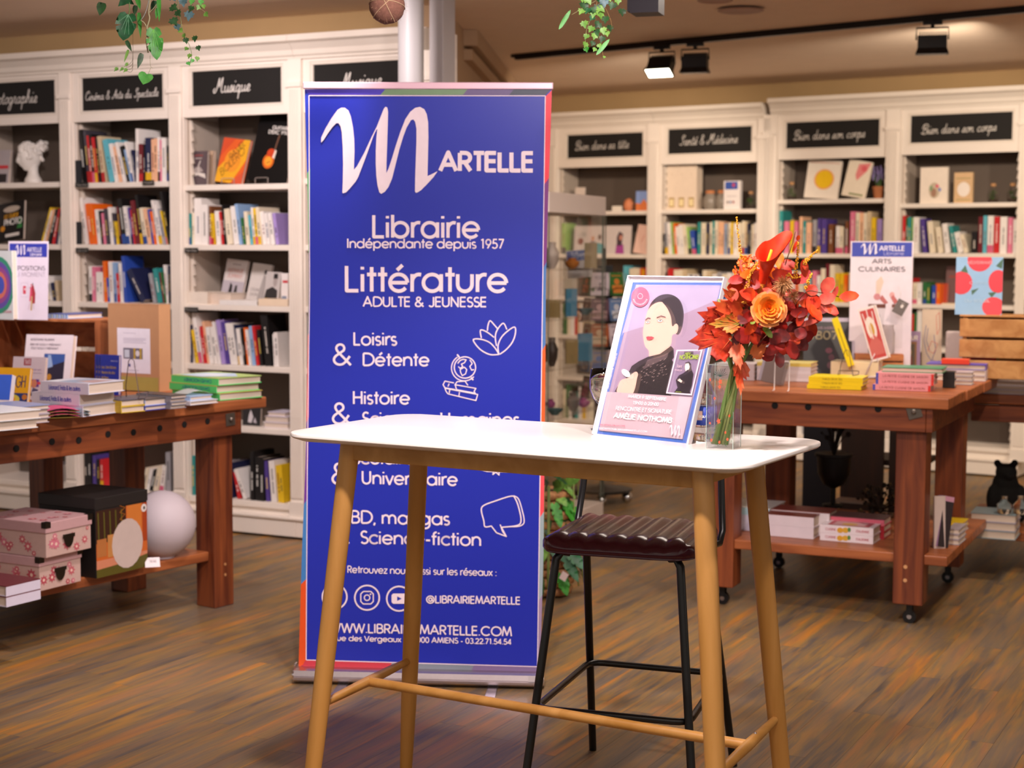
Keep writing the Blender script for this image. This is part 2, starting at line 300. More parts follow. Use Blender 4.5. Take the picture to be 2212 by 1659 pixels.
class Art:
    """flat print on one plane: polygons, discs, strokes and lettering in metres (u right, v up) or from pixels"""
    def __init__(s, O, X, Y, off=.0006):
        s.clip = False; s.jit = 0; s.O = Vector(O); s.X = Vector(X).normalized(); s.Y = Vector(Y).normalized(); s.N = s.X.cross(s.Y); s.off = off; s.k = 1
        s.mb = MB(); s.mats = []; s.su = s.sv = 1
    def size(s, w, h): s.su = w; s.sv = h; return s
    def px(s, x, y):
        q = PL(x, y, s.O, s.N) - s.O; return (q.dot(s.X) / s.su, q.dot(s.Y) / s.sv)
    def mi(s, c):
        m = mat(c, .45, kind='print') if isinstance(c, str) else c
        if m not in s.mats: s.mats.append(m)
        return s.mats.index(m)
    def pt(s, u, v, z): return s.O + s.X * (u * s.su) + s.Y * (v * s.sv) + s.N * z
    def poly(s, pts, c, px=None):
        if px: pts = [s.px(*px(x, y)) if callable(px) else s.px(x, y) for x, y in pts]
        if s.clip:
            for ax, lim, sg in ((0, 0, 1), (0, 1, -1), (1, 0, 1), (1, 1, -1)):
                out = []; n = len(pts)
                for i in range(n):
                    p, q = pts[i - 1], pts[i]; dp, dq = sg * (p[ax] - lim), sg * (q[ax] - lim)
                    if (dp >= 0) != (dq >= 0): t = dp / (dp - dq); out.append((p[0] + (q[0] - p[0]) * t, p[1] + (q[1] - p[1]) * t))
                    if dq >= 0: out.append(q)
                pts = out
                if len(pts) < 3: return s
        z = s.off + s.k * .00004; s.k += 1
        a = sum(pts[i][0] * pts[(i + 1) % len(pts)][1] - pts[(i + 1) % len(pts)][0] * pts[i][1] for i in range(len(pts)))
        if a < 0: pts = pts[::-1]
        s.mb.add([s.pt(u, v, z) for u, v in pts], [list(range(len(pts)))], s.mi(c)); return s
    def rect(s, a, b, c, d, col): return s.poly([(a, b), (c, b), (c, d), (a, d)], col)
    def disc(s, u, v, ru, rv, col, n=20): return s.poly([(u + ru * cos(2 * pi * i / n), v + rv * sin(2 * pi * i / n)) for i in range(n)], col)
    def stroke(s, pts, w, c, px=None, joint=True, z=None):
        """pts in u,v; w in metres"""
        if px: pts = [s.px(*px(x, y)) if callable(px) else s.px(x, y) for x, y in pts]
        if z is None: z = s.off + s.k * .00004; s.k += 1
        mi = s.mi(c); P2 = [Vector((u * s.su, v * s.sv)) for u, v in pts]
        cnt = [s.jit]
        def q(p): return s.O + s.X * p.x + s.Y * p.y + s.N * (z + (cnt[0] % 16) * 1.2e-5)
        for a, b in zip(P2, P2[1:]):
            d = b - a
            if d.length < 1e-7: continue
            n = Vector((-d.y, d.x)).normalized() * w / 2; cnt[0] += 1
            s.mb.add([q(a + n), q(a - n), q(b - n), q(b + n)], [(0, 1, 2, 3)], mi)
        if joint:
            for i in range(1, len(P2) - 1):
                d1 = (P2[i] - P2[i - 1]); d2 = (P2[i + 1] - P2[i])
                if d1.length < 1e-7 or d2.length < 1e-7 or d1.angle(d2) < .12: continue
                cnt[0] += 1
                s.mb.add([q(P2[i] + Vector((cos(pi * k / 4), sin(pi * k / 4))) * w / 2) for k in range(8)], [list(range(8))], mi)
        s.jit = cnt[0]; return s
    def text(s, t, u0, u1, v, h, c, w=None, cursive=False, v1=None):
        ss, L = layout(t, cursive); z = s.off + s.k * .00004; s.k += 1
        w = w or h * s.sv * .13
        for st in ss:
            s.stroke([(u0 + (u1 - u0) * x / L, v + ((v1 - v) * x / L if v1 is not None else 0) + y * h) for x, y in st], w, c, z=z)
        return s
    def ptext(s, t, a, b, hpx, c, w=None, cursive=False):
        """text between two baseline pixels, height in pixels"""
        p = s.px(*a); q = s.px(*b); r = s.px(a[0], a[1] - hpx)
        return s.text(t, p[0], q[0], p[1], r[1] - p[1], c, w, cursive, v1=q[1])
    def build(s, name, parent): return s.mb.build(name, s.mats, parent)
LOGO = [(205,565),(205,525),(240,450),(290,365),(340,295),(370,277),(400,277),(430,300),(450,350),(468,440),(478,540),(480,640),(475,788),(500,760),(560,650),(620,520),(665,430),(700,340),(722,285),(735,270),(750,275),(757,310),(755,400),(750,560),(745,700),(742,815),(760,780),(790,690),(820,590),(860,470),(900,370),(940,310),(980,278),(1020,270),(1055,290),(1075,330),(1087,400),(1089,520),(1085,700),(1082,840),(1110,828),(1165,800),(1130,850),(1080,905),(1030,955),(1000,975),(985,978),(978,965),(980,860),(985,700),(990,560),(990,450),(980,395),(965,374),(945,380),(910,440),(880,520),(850,620),(815,760),(790,860),(760,930),(730,970),(700,987),(685,975),(670,920),(660,840),(655,740),(655,640),(660,530),(668,455),(662,455),(640,500),(600,610),(560,720),(510,850),(490,885),(440,945),(410,975),(385,983),(380,975),(384,860),(386,740),(383,600),(375,480),(365,430),(348,405),(330,405),(300,435),(260,490),(225,545)]
def logo(a, u0, u1, v0, v1, c): a.poly([(u0 + (u1 - u0) * (x - 205) / 960, v1 - (v1 - v0) * (y - 270) / 717) for x, y in LOGO], c)
# ================================================================ SETTING
E1 = Vector((.891, -.454, 0)); E2 = Vector((.454, .891, 0))
WHITE = mat('#efe4d8', .42, kind='paint'); WHITE2 = mat('#e4d9cc', .5, kind='paint'); TAUPE = mat('#66594f', .75, kind='paint')  # TAUPE backs darkened so their colour carries the shade inside the shelves
BLACKB = mat('#14110f', .75, kind='paint'); CHALK = mat('#ded8d0', .9); WALLM = mat('#b39468', .85, kind='paint'); WALL2 = mat('#b79877', .85, kind='paint'); CEILM = mat('#f2dcc4', .9, kind='paint')
def floor_mat():
    m = bpy.data.materials.new('floor_boards'); m.use_nodes = True; nt = m.node_tree; b = nt.nodes['Principled BSDF']; N = nt.nodes.new; L = nt.links.new
    g = N('ShaderNodeNewGeometry'); mp = N('ShaderNodeMapping'); mp.vector_type = 'TEXTURE'; mp.inputs['Rotation'].default_value = (0, 0, -radians(27))
    L(g.outputs['Position'], mp.inputs[0])
    oi = N('ShaderNodeObjectInfo'); ad = N('ShaderNodeMath'); L(oi.outputs['Random'], ad.inputs[0]); L(g.outputs['Random Per Island'], ad.inputs[1])
    cb = N('ShaderNodeCombineXYZ'); mu = N('ShaderNodeMath'); mu.operation = 'MULTIPLY'; mu.inputs[1].default_value = 7.3; L(ad.outputs[0], mu.inputs[0]); L(mu.outputs[0], cb.inputs[2])
    va = N('ShaderNodeVectorMath'); L(mp.outputs[0], va.inputs[0]); L(cb.outputs[0], va.inputs[1])
    def noi(sx, sy, det, dist):
        m2 = N('ShaderNodeMapping'); m2.inputs['Scale'].default_value = (sx, sy, .25); L(va.outputs[0], m2.inputs[0])
        n = N('ShaderNodeTexNoise'); n.inputs['Scale'].default_value = 1; n.inputs['Detail'].default_value = det; n.inputs['Distortion'].default_value = dist; L(m2.outputs[0], n.inputs['Vector']); return n
    n1 = noi(16, 1.3, 3, .5); n2 = noi(55, 3.6, 5, 1.0); n3 = noi(9, 1.0, 2, .5)
    c1 = N('ShaderNodeValToRGB'); e = c1.color_ramp; e.elements[0].position = .34; e.elements[0].color = lin('#51483f'); e.elements[1].position = .66; e.elements[1].color = lin('#ba7628')
    for p, h in ((.42, '#6e5c48'), (.48, '#7e6540'), (.54, '#8c7040'), (.60, '#9c7038')):
        q = e.elements.new(p); q.color = lin(h)
    L(n1.outputs['Fac'], c1.inputs[0])
    c2 = N('ShaderNodeValToRGB'); e = c2.color_ramp; e.elements[0].position = .38; e.elements[0].color = lin('#565254'); e.elements[1].position = .62; e.elements[1].color = lin('#b27a36'); q = e.elements.new(.5); q.color = lin('#8a6e46')
    L(n2.outputs['Fac'], c2.inputs[0])
    mx = N('ShaderNodeMix'); mx.data_type = 'RGBA'; mx.inputs[0].default_value = .36; L(c1.outputs[0], mx.inputs[6]); L(c2.outputs[0], mx.inputs[7])
    c3 = N('ShaderNodeValToRGB'); e = c3.color_ramp; e.elements[0].position = .4; e.elements[0].color = (0, 0, 0, 1); e.elements[1].position = .62; e.elements[1].color = (.5, .5, .5, 1); L(n3.outputs['Fac'], c3.inputs[0])
    m3 = N('ShaderNodeMix'); m3.data_type = 'RGBA'; m3.inputs[7].default_value = lin('#6e6258'); L(c3.outputs[0], m3.inputs[0]); L(mx.outputs[2], m3.inputs[6])
    hs = N('ShaderNodeHueSaturation'); mr = N('ShaderNodeMapRange'); mr.inputs[1].default_value = 0; mr.inputs[2].default_value = 2; mr.inputs[3].default_value = .86; mr.inputs[4].default_value = 1.12
    L(ad.outputs[0], mr.inputs[0]); L(mr.outputs[0], hs.inputs['Value']); L(m3.outputs[2], hs.inputs['Color']); L(hs.outputs[0], b.inputs['Base Color'])
    b.inputs['Roughness'].default_value = .42; b.inputs['Specular IOR Level'].default_value = .3
    bp = N('ShaderNodeBump'); bp.inputs['Strength'].default_value = .08; bp.inputs['Distance'].default_value = .002; L(n2.outputs['Fac'], bp.inputs['Height']); L(bp.outputs['Normal'], b.inputs['Normal'])
    return m
FLM = floor_mat()
fl = MB().box(-10, 11, -3, 18, -.06, -.012).build('floor', mat('#3a2a20', .8, kind='paint'), loc=(0, 0, 0)); tag(fl, kind='structure')
pl = []
PW, PLN = .095, 1.15
for i in range(-150, 90):
    for j in range(0, 16):
        a = i * PW; bb = j * PLN + (i * .47 % 1) * PLN
        c = E1 * a + E2 * bb
        if c.y < 2.4 or c.y > 15: continue
        d = c + E2 * .6 - CAM; z = d.dot(cF); xx = FPX * d.dot(cR) / z; 
        if abs(xx) > 2900: continue
        pl.append((z + max(0, abs(xx) - 1150) / 100, a, bb))
pl.sort()
pm = MB().box(.0003, PW - .0003, .0004, PLN - .0004, -.012, 0, M=RZ(-radians(27.0)))
pme = None
far = MB()
for k, (_, a, bb) in enumerate(pl):
    c = E1 * a + E2 * bb
    if k < 300:
        if pme is None:
            o = pm.build('plank', FLM, parent=fl); pme = o.data
        else: o = bpy.data.objects.new('plank', pme); COL.objects.link(o); o.parent = fl
        o.location = (c.x, c.y, 0)
    else: far.box(.0003, PW - .0003, .0004, PLN - .0004, -.012, 0, M=T(c.x, c.y, 0) @ RZ(-radians(27.0)))
tag(far.build('far_planks', FLM, parent=fl), kind='stuff')
CH = 2.75
tag(MB().box(-10, 11, -1.0, 18, CH, CH + .1).build('ceiling', CEILM), kind='structure')
class Fr:
    def __init__(s, o, e1): s.o = Vector((o[0], o[1], 0)); s.x = Vector((e1[0], e1[1], 0)).normalized(); s.y = Vector((-s.x.y, s.x.x, 0)); s.M = frame(s.o, s.x)
    def V(s, px, py, d=0):
        q = PL(px, py, s.o + s.y * d, s.y) - s.o; return q.dot(s.x), q.z
    def w(s, x, y, z): return s.o + s.x * x + s.y * y + Vector((0, 0, z))
LB = Fr((-1.277, 8.333), (.8944, -.4472)); RB = Fr((1.856, 11.6), (.8384, -.545))
sx = LB.V(957, 300, .36)[0]
tag(MB(LB.M).box(-8, sx, .36, .46, 0, CH).build('wall_left', WALLM), kind='structure')
tag(MB(RB.M).box(-2.5, 8.5, .40, .5, 0, CH).build('wall_right', WALLM), kind='structure')
pa = LB.w(sx, .36, 0); pb = RB.w(-2.4, .40, 0); fw = frame(pa, pb - pa); Lw = (pb - pa).length
tag(MB(fw).box(0, Lw, .0, .1, 0, CH).build('wall_back', WALL2), kind='structure')
tag(MB(fw).box(.9, Lw, -.05, 0, CH - .17, CH - .11).box(.9, Lw, -.08, 0, CH - .09, CH - .001).build('trim_1', WALL2), kind='structure')
# white upright trim at the end of the left wall and the round pillar
q0 = W(927, 300, 7.62); q1 = W(957, 300, 7.62)
tag(MB(frame((q0.x, q0.y, 0), LB.x)).box(0, .075, 0, .12, 0, CH).build('trim_2', mat('#aea8a8', .5, kind='paint'), bevel=.004), kind='structure')
q0 = W(888, 300, 7.25)
MB().lathe([(.058, 0), (.058, CH)], (q0.x, q0.y, 0), 32).build('pillar', mat('#a9a5a6', .45, kind='paint'), smooth='auto')
tag(bpy.data.objects['pillar'], 'slim round white pillar behind the blue banner, rising to the ceiling', 'pillar')
# ================================================================ BOOKCASES
def bookcase(F, x0, x1, shelves, sgn, top, cz, label, sign=None, left_post=True, right_post=True, pw=.088, open_top=2.2, base=.115):
    """one bay: opening x0..x1, shelves = top heights, sgn = (x0,x1,z0,z1) of its black sign"""
    h = pw / 2; D = .32
    r = thing('bookcase', label, 'bookcase', F.w((x0 + x1) / 2, .15, 0), 'white panelled bookcases')
    b = MB(F.M)
    b.box(x0 - h, x0, .004, D, base, cz - .12); b.box(x1, x1 + h, .004, D, base, cz - .12)
    b.box(x0, x1, .02, D, base, shelves[-1] - .012)
    b.build('side_panel', WHITE, r)
    MB(F.M).box(x0, x1, D - .015, D, base, cz - .12).build('back_panel', TAUPE, r)
    MB(F.M).box(x0, x0 + .004, .03, D - .016, shelves[-1], open_top).box(x1 - .004, x1, .03, D - .016, shelves[-1], open_top).build('side_lining', mat('#b9aa9c', .7, kind='paint'), r)
    for z in shelves: MB(F.M).box(x0 + .001, x1 - .001, .004, D - .016, z - .03, z).build('shelf', WHITE, r, bevel=.003)
    # serrated shelf racks in the opening's corners
    for xa, s_ in ((x0 + .004, 1), (x1 - .004, -1)):
        m = MB(F.M); n = 34
        pts = [(0, shelves[-1])]
        for k in range(n):
            z = shelves[-1] + (open_top - shelves[-1]) * k / n; dz = (open_top - shelves[-1]) / n
            pts += [(.022, z), (.010, z + dz * .9)]
        pts += [(0, open_top)]
        vs = [(xa + s_ * a, .045, z) for a, z in pts] + [(xa + s_ * a, .06, z) for a, z in pts]; k = len(pts)
        m.add(vs, [list(range(k)), list(range(k, 2 * k))[::-1]] + [(i, (i + 1) % k, k + (i + 1) % k, k + i) for i in range(k)])
        m.build('shelf_rack', mat('#d8cbbd', .6, kind='paint'), r)
    # header board with a recessed frame round the sign
    a0, a1, z0, z1 = sgn
    hd = MB(F.M)
    hd.box(x0, x1, -.004, .018, open_top, z0 - .016).box(x0, x1, -.004, .018, z1 + .016, cz - .11).box(x0, a0 - .016, -.004, .018, z0 - .016, z1 + .016).box(a1 + .016, x1, -.004, .018, z0 - .016, z1 + .016)
    hd.build('header_board', WHITE, r)
    fm = MB(F.M)
    for q in ((a0 - .016, a1 + .016, z1, z1 + .016), (a0 - .016, a1 + .016, z0 - .016, z0), (a0 - .016, a0, z0, z1), (a1, a1 + .016, z0, z1)): fm.box(q[0], q[1], -.001, .018, q[2], q[3])
    fm.build('sign_frame', WHITE2, r, bevel=.003)
    sg = MB(F.M).box(a0, a1, .010, .018, z0, z1).build('chalkboard_sign', BLACKB, r)
    if sign:
        t, pa_, pb_, xh, w = sign
        A = Art(F.w(0, .010, 0), F.x, (0, 0, 1)); A.ptext(t, pa_, pb_, xh, CHALK, w, True); A.build('chalk_lettering', sg)
    # cornice
    c = MB(F.M); prof = [(0, 0), (-.02, 0), (-.02, .012), (-.03, .02), (-.035, .045), (-.06, .075), (-.085, .085), (-.085, .115), (0, .115)]
    n = len(prof); vs = [(x0 - h, y, cz - .12 + z) for y, z in prof] + [(x1 + h, y, cz - .12 + z) for y, z in prof]
    c.add(vs, [list(range(n)), list(range(n, 2 * n))[::-1]] + [(i, n + i, n + (i + 1) % n, (i + 1) % n) for i in range(n)]); c.box(x0 - h, x1 + h, 0, D, cz - .12, cz)
    c.build('cornice', WHITE2, r)
    # plinth
    MB(F.M).box(x0 - h, x1 + h, -.035, D, 0.012, base - .012).box(x0 - h, x1 + h, -.045, D, base - .014, base).build('plinth', WHITE, r, bevel=.003)
    for xc, on in ((x0 - h, left_post), (x1 + h, right_post)):
        if not on: continue
        p = MB(F.M); w2 = h - .004
        p.box(xc - w2, xc + w2, -.018, .006, base, cz - .115)
        for k in (-2, -1, 0, 1, 2): p.box(xc + k * .014 - .0045, xc + k * .014 + .0045, -.024, -.017, base + .1, cz - .27)
        p.box(xc - w2 - .006, xc + w2 + .006, -.032, -.01, cz - .26, cz - .235).box(xc - w2 - .004, xc + w2 + .004, -.028, -.01, base, base + .08)
        p.build('pilaster', WHITE, r)
    return r
SH = [1.868, 1.529, 1.211, .893, .567, .174]; SH3 = [1.845] + SH[1:]; SH1 = [1.876] + SH[1:]
sz = (2.259, 2.438)
bookcase(LB, -2.03, -1.377, SH1, (-1.975, -1.419, *sz), 0, 2.59, 'leftmost white bookcase, cut by the photo edge, signed Photographie', ('Photographie', (-27, 226), (80, 221), 13, .0048))
bookcase(LB, -1.288, -.618, SH, (-1.226, -.667, *sz), 0, 2.59, 'white bookcase with black sign reading Cinéma & Arts du Spectacle', ('Cinéma & Arts du Spectacle', (184, 217), (342, 207), 8.5, .0036), left_post=False)
bookcase(LB, -.531, .145, SH3, (-.473, .096, *sz), 0, 2.59, 'white bookcase with Musique sign, just left of the blue banner', ('Musique', (462, 201), (540, 196), 14, .0055), left_post=False)
bookcase(LB, .235, .905, SH, (.292, .85, *sz), 0, 2.59, 'white bookcase mostly hidden behind the blue banner, second Musique sign', ('Musique', (734, 190), (824, 183), 14, .0055), left_post=False)
RS = [1.815, 1.481, 1.15, .85, .52, .19]
rs = lambda a, b: [a, b] + RS[2:]
bookcase(RB, -1.794, -.996, rs(1.812, 1.481), (-1.711, -1.047, 2.223, 2.40), 0, 2.575, 'far white bookcase signed Bien dans sa tête, right of the banner', ('Bien dans sa tête', (1242, 325), (1358, 319), 9, .004), pw=.105, open_top=2.15)
bookcase(RB, -.888, -.097, rs(1.815, 1.483), (-.831, -.153, 2.23, 2.412), 0, 2.575, 'far white bookcase signed Santé & Médecine, behind the bouquet', ('Santé & Médecine', (1467, 314), (1593, 308), 9.5, .0042), left_post=False, pw=.105, open_top=2.152)
bookcase(RB, .058, .861, rs(1.877, 1.493), (.117, .808, 2.241, 2.424), 0, 2.60, 'far white bookcase signed Bien dans son corps, holding the sun book', ('Bien dans son corps', (1714, 303), (1868, 296), 9.5, .0042), pw=.11, left_post=True, open_top=2.162)
bookcase(RB, .97, 1.773, rs(1.838, 1.50), (1.031, 1.722, 2.25, 2.434), 0, 2.60, 'rightmost white bookcase signed Bien dans son corps, at photo edge', ('Bien dans son corps', (1990, 290), (2152, 282), 9.5, .0042), left_post=False, pw=.11, open_top=2.17)
# ================================================================ BOOKS
CN = {'K': ('black', '#1b1819'), 'N': ('navy', '#23274a'), 'B': ('blue', '#2f4fae'), 'b': ('pale blue', '#8fb0d8'), 'A': ('aqua', '#62b8c8'), 'T': ('teal', '#2f8f8c'), 'G': ('green', '#2f6b3a'), 'g': ('light green', '#9ac36a'),
      'Y': ('yellow', '#e8c022'), 'O': ('orange', '#ee6a14'), 'P': ('peach', '#eeb892'), 'R': ('red', '#c9262b'), 'M': ('maroon', '#6f1f28'), 'p': ('pink', '#e07a98'), 'V': ('violet', '#54408f'), 'v': ('lilac', '#a890cf'),
      'W': ('white', '#efe8e2'), 'C': ('cream', '#eadcc2'), 'E': ('beige', '#d3bd9a'), 'S': ('grey', '#a3a0a4'), 'D': ('dark grey', '#46414a'), 'X': ('brown', '#7a4a2c')}
PAGES = mat('#e6d3c2', .8, kind='pages'); PAGEF = mat('#dccabf', .8, kind='pages')
ORD = 'first second third fourth fifth sixth seventh eighth ninth tenth eleventh twelfth thirteenth fourteenth fifteenth sixteenth seventeenth eighteenth nineteenth twentieth'.split()
ORD += ['twenty-' + x for x in ORD[:9]] + ['thirtieth'] + ['thirty-' + x for x in ORD[:9]] + ['fortieth']
def ordn(i): return ORD[i] if i < len(ORD) else 'later'
RB_ = random.Random(3)
STF = MB(); STM = []
def shelf_book(F, x0, x1, z, zt, lean, depth, setb, c, label, group, titled=True, stuff=False):
    t = x1 - x0; h = (zt - z)
    L = math.hypot(h, lean); a = math.atan2(lean, h)
    b = MB(F.M); ct = min(.0025, t * .2); piv = x0 if lean < 0 else x1
    hh = max(.05, h * cos(a) if abs(a) < .5 else L * .9) if lean == 0 else max(.05, (L * cos(0)) - t * abs(sin(a)))
    M = T(piv, 0, z) @ RY(a) @ T(x0 - piv, 0, 0)
    y0 = setb
    b.box(0, t, y0, y0 + ct, 0, hh, 0, M); b.box(0, ct, y0 + ct, y0 + depth, 0, hh, 0, M); b.box(t - ct, t, y0 + ct, y0 + depth, 0, hh, 0, M)
    b.box(ct, t - ct, y0 + ct, y0 + depth - .004, .004, hh - .004, 1, M)
    ms = [mat(CN[c][1], .4, kind='print'), PAGES]
    if titled and t > .007:
        dark = c in 'WCEPYbgvSA'; tc = RB_.choice(['#2a2320', '#7a2020', '#27406e', '#3a3a3a']) if dark else RB_.choice(['#f0e6da', '#e8c860', '#f2f0ea'])
        u = RB_.uniform(.2, .35); v = RB_.uniform(.6, .85); n = int((v - u) * hh / .007); w = min(t * .45, .009)
        for k in range(n):
            if RB_.random() < .16: continue
            zz = hh * u + k * .007; b.add([(t / 2 - w / 2, y0 - .0004, zz), (t / 2 + w / 2 * RB_.uniform(.6, 1), y0 - .0004, zz), (t / 2 + w / 2, y0 - .0004, zz + .0045), (t / 2 - w / 2, y0 - .0004, zz + .0045)], [(0, 1, 2, 3)], 2, M)
        ms.append(mat(tc, .5))
        if RB_.random() < .22:
            q = RB_.choice(['#b42a2a', '#e0b020', '#2b4a90', '#d06080', '#222222']); zz = hh * .22; b.add([(0, y0 - .0003, .001), (t, y0 - .0003, .001), (t, y0 - .0003, zz), (0, y0 - .0003, zz)], [(0, 1, 2, 3)], 3, M); ms.append(mat(q, .45, kind='print'))
    if stuff:
        k0 = len(STF.v); STF.v += b.v
        for f, mi in zip(b.f, b.m):
            if ms[mi] not in STM: STM.append(ms[mi])
            STF.f.append([k0 + q for q in f]); STF.m.append(STM.index(ms[mi]))
        return None
    o = b.build('book', ms, loc=F.w((x0 + x1) / 2, setb, z)); tag(o, label, 'book', group)
    return o
CNT = {}
def row(F, z, yb, spec, where, setb=.03, dep=(.15, .2), xmin=-9, xmax=9, stuff=False):
    """spec: 'x0 x1 ytop lean letters; ...' in photo pixels along the shelf's front"""
    last = xmin
    for tok in spec.split(';'):
        f = tok.split(); a, b_, yt, ln = map(float, f[:4]); ls = f[4]
        s0 = F.V(a, yb, setb)[0]; s1 = F.V(b_, yb, setb)[0]; n = len(ls)
        for k, c in enumerate(ls):
            x0 = s0 + (s1 - s0) * k / n; x1 = s0 + (s1 - s0) * (k + 1) / n - .0012
            x0 = max(x0, last + .0006, xmin + .001); x1 = min(x1, xmax - .001)
            if x1 - x0 < .004: continue
            last = x1
            zt = F.V((a + b_) / 2, yt + (RB_.uniform(-3, 3) if n > 1 else 0), setb)[1]
            lm = ln / abs(b_ - a) * (s1 - s0) if b_ != a else 0
            if abs(lm) > .0: lm = F.V(a + ln, yb, setb)[0] - s0
            i = CNT.get(where, 0); CNT[where] = i + 1
            st = 'leaning' if abs(ln) > 4 else 'upright'
            shelf_book(F, x0, x1, z, zt, lm, RB_.uniform(*dep), setb + RB_.uniform(0, .012), c, '%s %s book, %s from left, %s' % (CN[c][0], st, ordn(i), where), 'books on ' + where, stuff=stuff)
WH = {1: 'Photographie bookcase', 2: 'Cinéma bookcase', 3: 'left Musique bookcase', 4: 'banner-hidden Musique bookcase', 5: 'Bien dans sa tête bookcase', 6: 'Santé bookcase', 7: 'first Bien dans son corps bookcase', 8: 'last Bien dans son corps bookcase'}
def wh(sh, n): return '%s shelf of %s' % (sh, WH[n])
row(LB, 1.529, 528, '86 90 448 22 Y;91 94 455 20 W;95 99 452 20 P;100 106 452 20 K;110 115 450 16 R;117 121 452 13 N;123 128 465 8 W;129 133 475 4 G', wh('second', 1), xmax=-1.38)
row(LB, 1.211, 652, '98 104 600 -8 C;106 112 596 -10 W;114 120 610 -6 N;122 128 606 -4 E', wh('third', 1), xmax=-1.38)
row(LB, .174, 1065, '120 126 1000 0 S;127 133 1006 0 W', wh('bottom', 1), xmax=-1.38)
row(LB, 1.868, 393, '178 186 279 -10 K;187 193 281 -9 D;193 199 292 -8 R;199 206 289 -8 K;206 212 296 -8 R;212 217 297 -8 K;218 226 293 -10 E;236 247 299 -15 A;248 255 309 -13 W;256 263 315 -13 P;265 271 306 -17 W;272 279 314 -16 K;280 284 322 -13 b;285 289 305 -16 W;290 293 323 -8 N;293 300 278 0 W;300 309 311 0 M;309 312 312 0 K;312 325 297 0 N;326 340 301 0 PP;340 345 296 0 W;345 350 302 0 p;350 359 298 0 W;359 367 314 0 KC', wh('top', 2), xmin=-1.288, xmax=-.624)
row(LB, 1.529, 529, '182 188 426 -11 W;192 209 440 -9 OO;210 217 452 -6 W;218 222 455 -6 K;223 229 460 -5 p;230 236 450 -6 D;238 245 447 -6 W;246 250 460 -5 D;251 255 478 -5 Y;256 260 446 -6 M;262 272 428 -11 K;274 281 445 -9 W;282 286 448 -8 V;287 292 452 -8 R;294 303 432 -12 M;304 310 420 -12 K;311 319 448 -11 C;320 327 450 -11 P;328 332 452 -10 B;333 337 456 -10 O;338 343 432 -13 W;344 352 441 -13 W;353 359 450 -14 S;360 363 455 -14 Y;363 369 413 -18 K', wh('second', 2), xmin=-1.288, xmax=-.62)
row(LB, 1.211, 655, '190 204 575 0 Wp;207 221 587 0 WW;224 231 564 -3 O;232 237 600 -3 B;238 246 565 -3 W;247 252 567 -3 b;253 258 590 -3 R;259 265 568 -4 W;266 273 553 -5 B;304 316 580 -34 N;331 337 590 -10 S;341 350 579 -11 T;351 355 588 -9 M;355 358 588 -9 G;359 364 572 -7 W;364 368 574 0 N', wh('third', 2), xmin=-1.288, xmax=-.62)
row(LB, .174, 1068, '160 172 980 0 DD;173 180 985 0 D;181 197 978 0 KK;198 206 985 0 V;207 222 992 0 KR;305 312 1010 9 C;313 320 1012 9 W;321 328 1014 11 K;330 339 1008 11 C;341 350 1005 8 W;356 366 978 0 S', wh('bottom', 2), xmin=-1.288, xmax=-.62)
row(LB, 1.529, 529, '400 405 458 0 R;406 412 461 0 T;413 418 460 0 C;418 434 428 0 W;436 449 442 0 W;451 456 445 0 X;457 463 461 -2 Y;466 476 455 -4 W;478 483 457 -6 R;484 488 442 -6 K;489 501 450 -8 C;503 515 444 -8 W;517 523 440 -10 b;524 529 470 -6 G;530 538 456 -6 C;539 544 464 -6 A;545 551 448 -6 W;551 558 449 -6 Y;558 565 447 -6 C;566 574 456 -7 W;575 582 460 -7 W;585 593 459 -8 W;594 601 460 -8 v', wh('second', 3), xmin=-.531, xmax=.14)
row(LB, .893, 788, '400 408 705 0 R;409 414 702 0 N;423 429 712 -10 Y;430 438 676 -15 W;439 445 705 -8 R;446 452 694 -12 P;453 461 706 -9 W;463 470 706 -9 W;472 477 695 -14 W;478 486 691 -12 v;486 495 695 -11 V;497 505 698 -12 W;505 513 700 -11 W;514 517 702 -11 N;518 526 709 -9 W;527 531 709 -8 K;532 536 708 -8 O;537 542 712 -8 W;543 550 704 -8 b;552 558 704 -10 R;561 567 712 -8 K;572 587 680 -11 K;590 593 722 -3 W;594 602 718 -4 W', wh('fourth', 3), xmin=-.531, xmax=.14)
row(LB, .174, 1086, '402 407 975 -3 R;408 412 985 -2 W;413 421 984 0 T;470 500 1000 0 KSN;512 519 1020 -10 R;525 532 1014 -22 W;541 549 976 0 K;550 571 990 0 KK;574 582 996 -5 V;585 597 996 -6 W;599 614 1007 -6 YY', wh('bottom', 3), xmin=-.531, xmax=.14)
row(LB, 1.868, 393, '656 661 320 0 O;662 700 310 0 KRNM', wh('top', 4), xmin=.235, xmax=.9)
row(LB, .893, 788, '660 664 690 0 K;665 668 682 -2 R;669 690 690 0 KDN', wh('fourth', 4), xmin=.235, xmax=.9)
row(RB, 1.481, 550, '1203 1210 478 0 C;1213 1222 482 0 g', wh('second', 5), xmin=-1.79, xmax=-1)
row(RB, 1.15, 660, '1345 1356 574 0 A;1358 1380 578 0 CCC;1381 1396 580 0 OYR', wh('third', 5), xmin=-1.79, xmax=-1.0, stuff=True)
row(RB, 1.483, 550, '1431 1435 505 0 K;1436 1443 480 -3 S;1444 1452 481 -5 W;1452 1457 480 -5 g;1458 1462 482 -5 O;1463 1486 486 -6 WWC;1487 1493 490 -7 g;1494 1503 497 -6 B;1506 1512 480 0 T;1513 1524 481 0 C;1525 1530 482 0 N;1531 1550 480 0 CTC;1551 1562 478 0 PP;1563 1572 483 0 bS;1573 1582 482 0 CY;1583 1600 480 0 WC;1601 1612 478 0 CE;1613 1620 480 0 NK;1621 1634 482 0 CW', wh('second', 6), xmin=-.887, xmax=-.098, stuff=True)
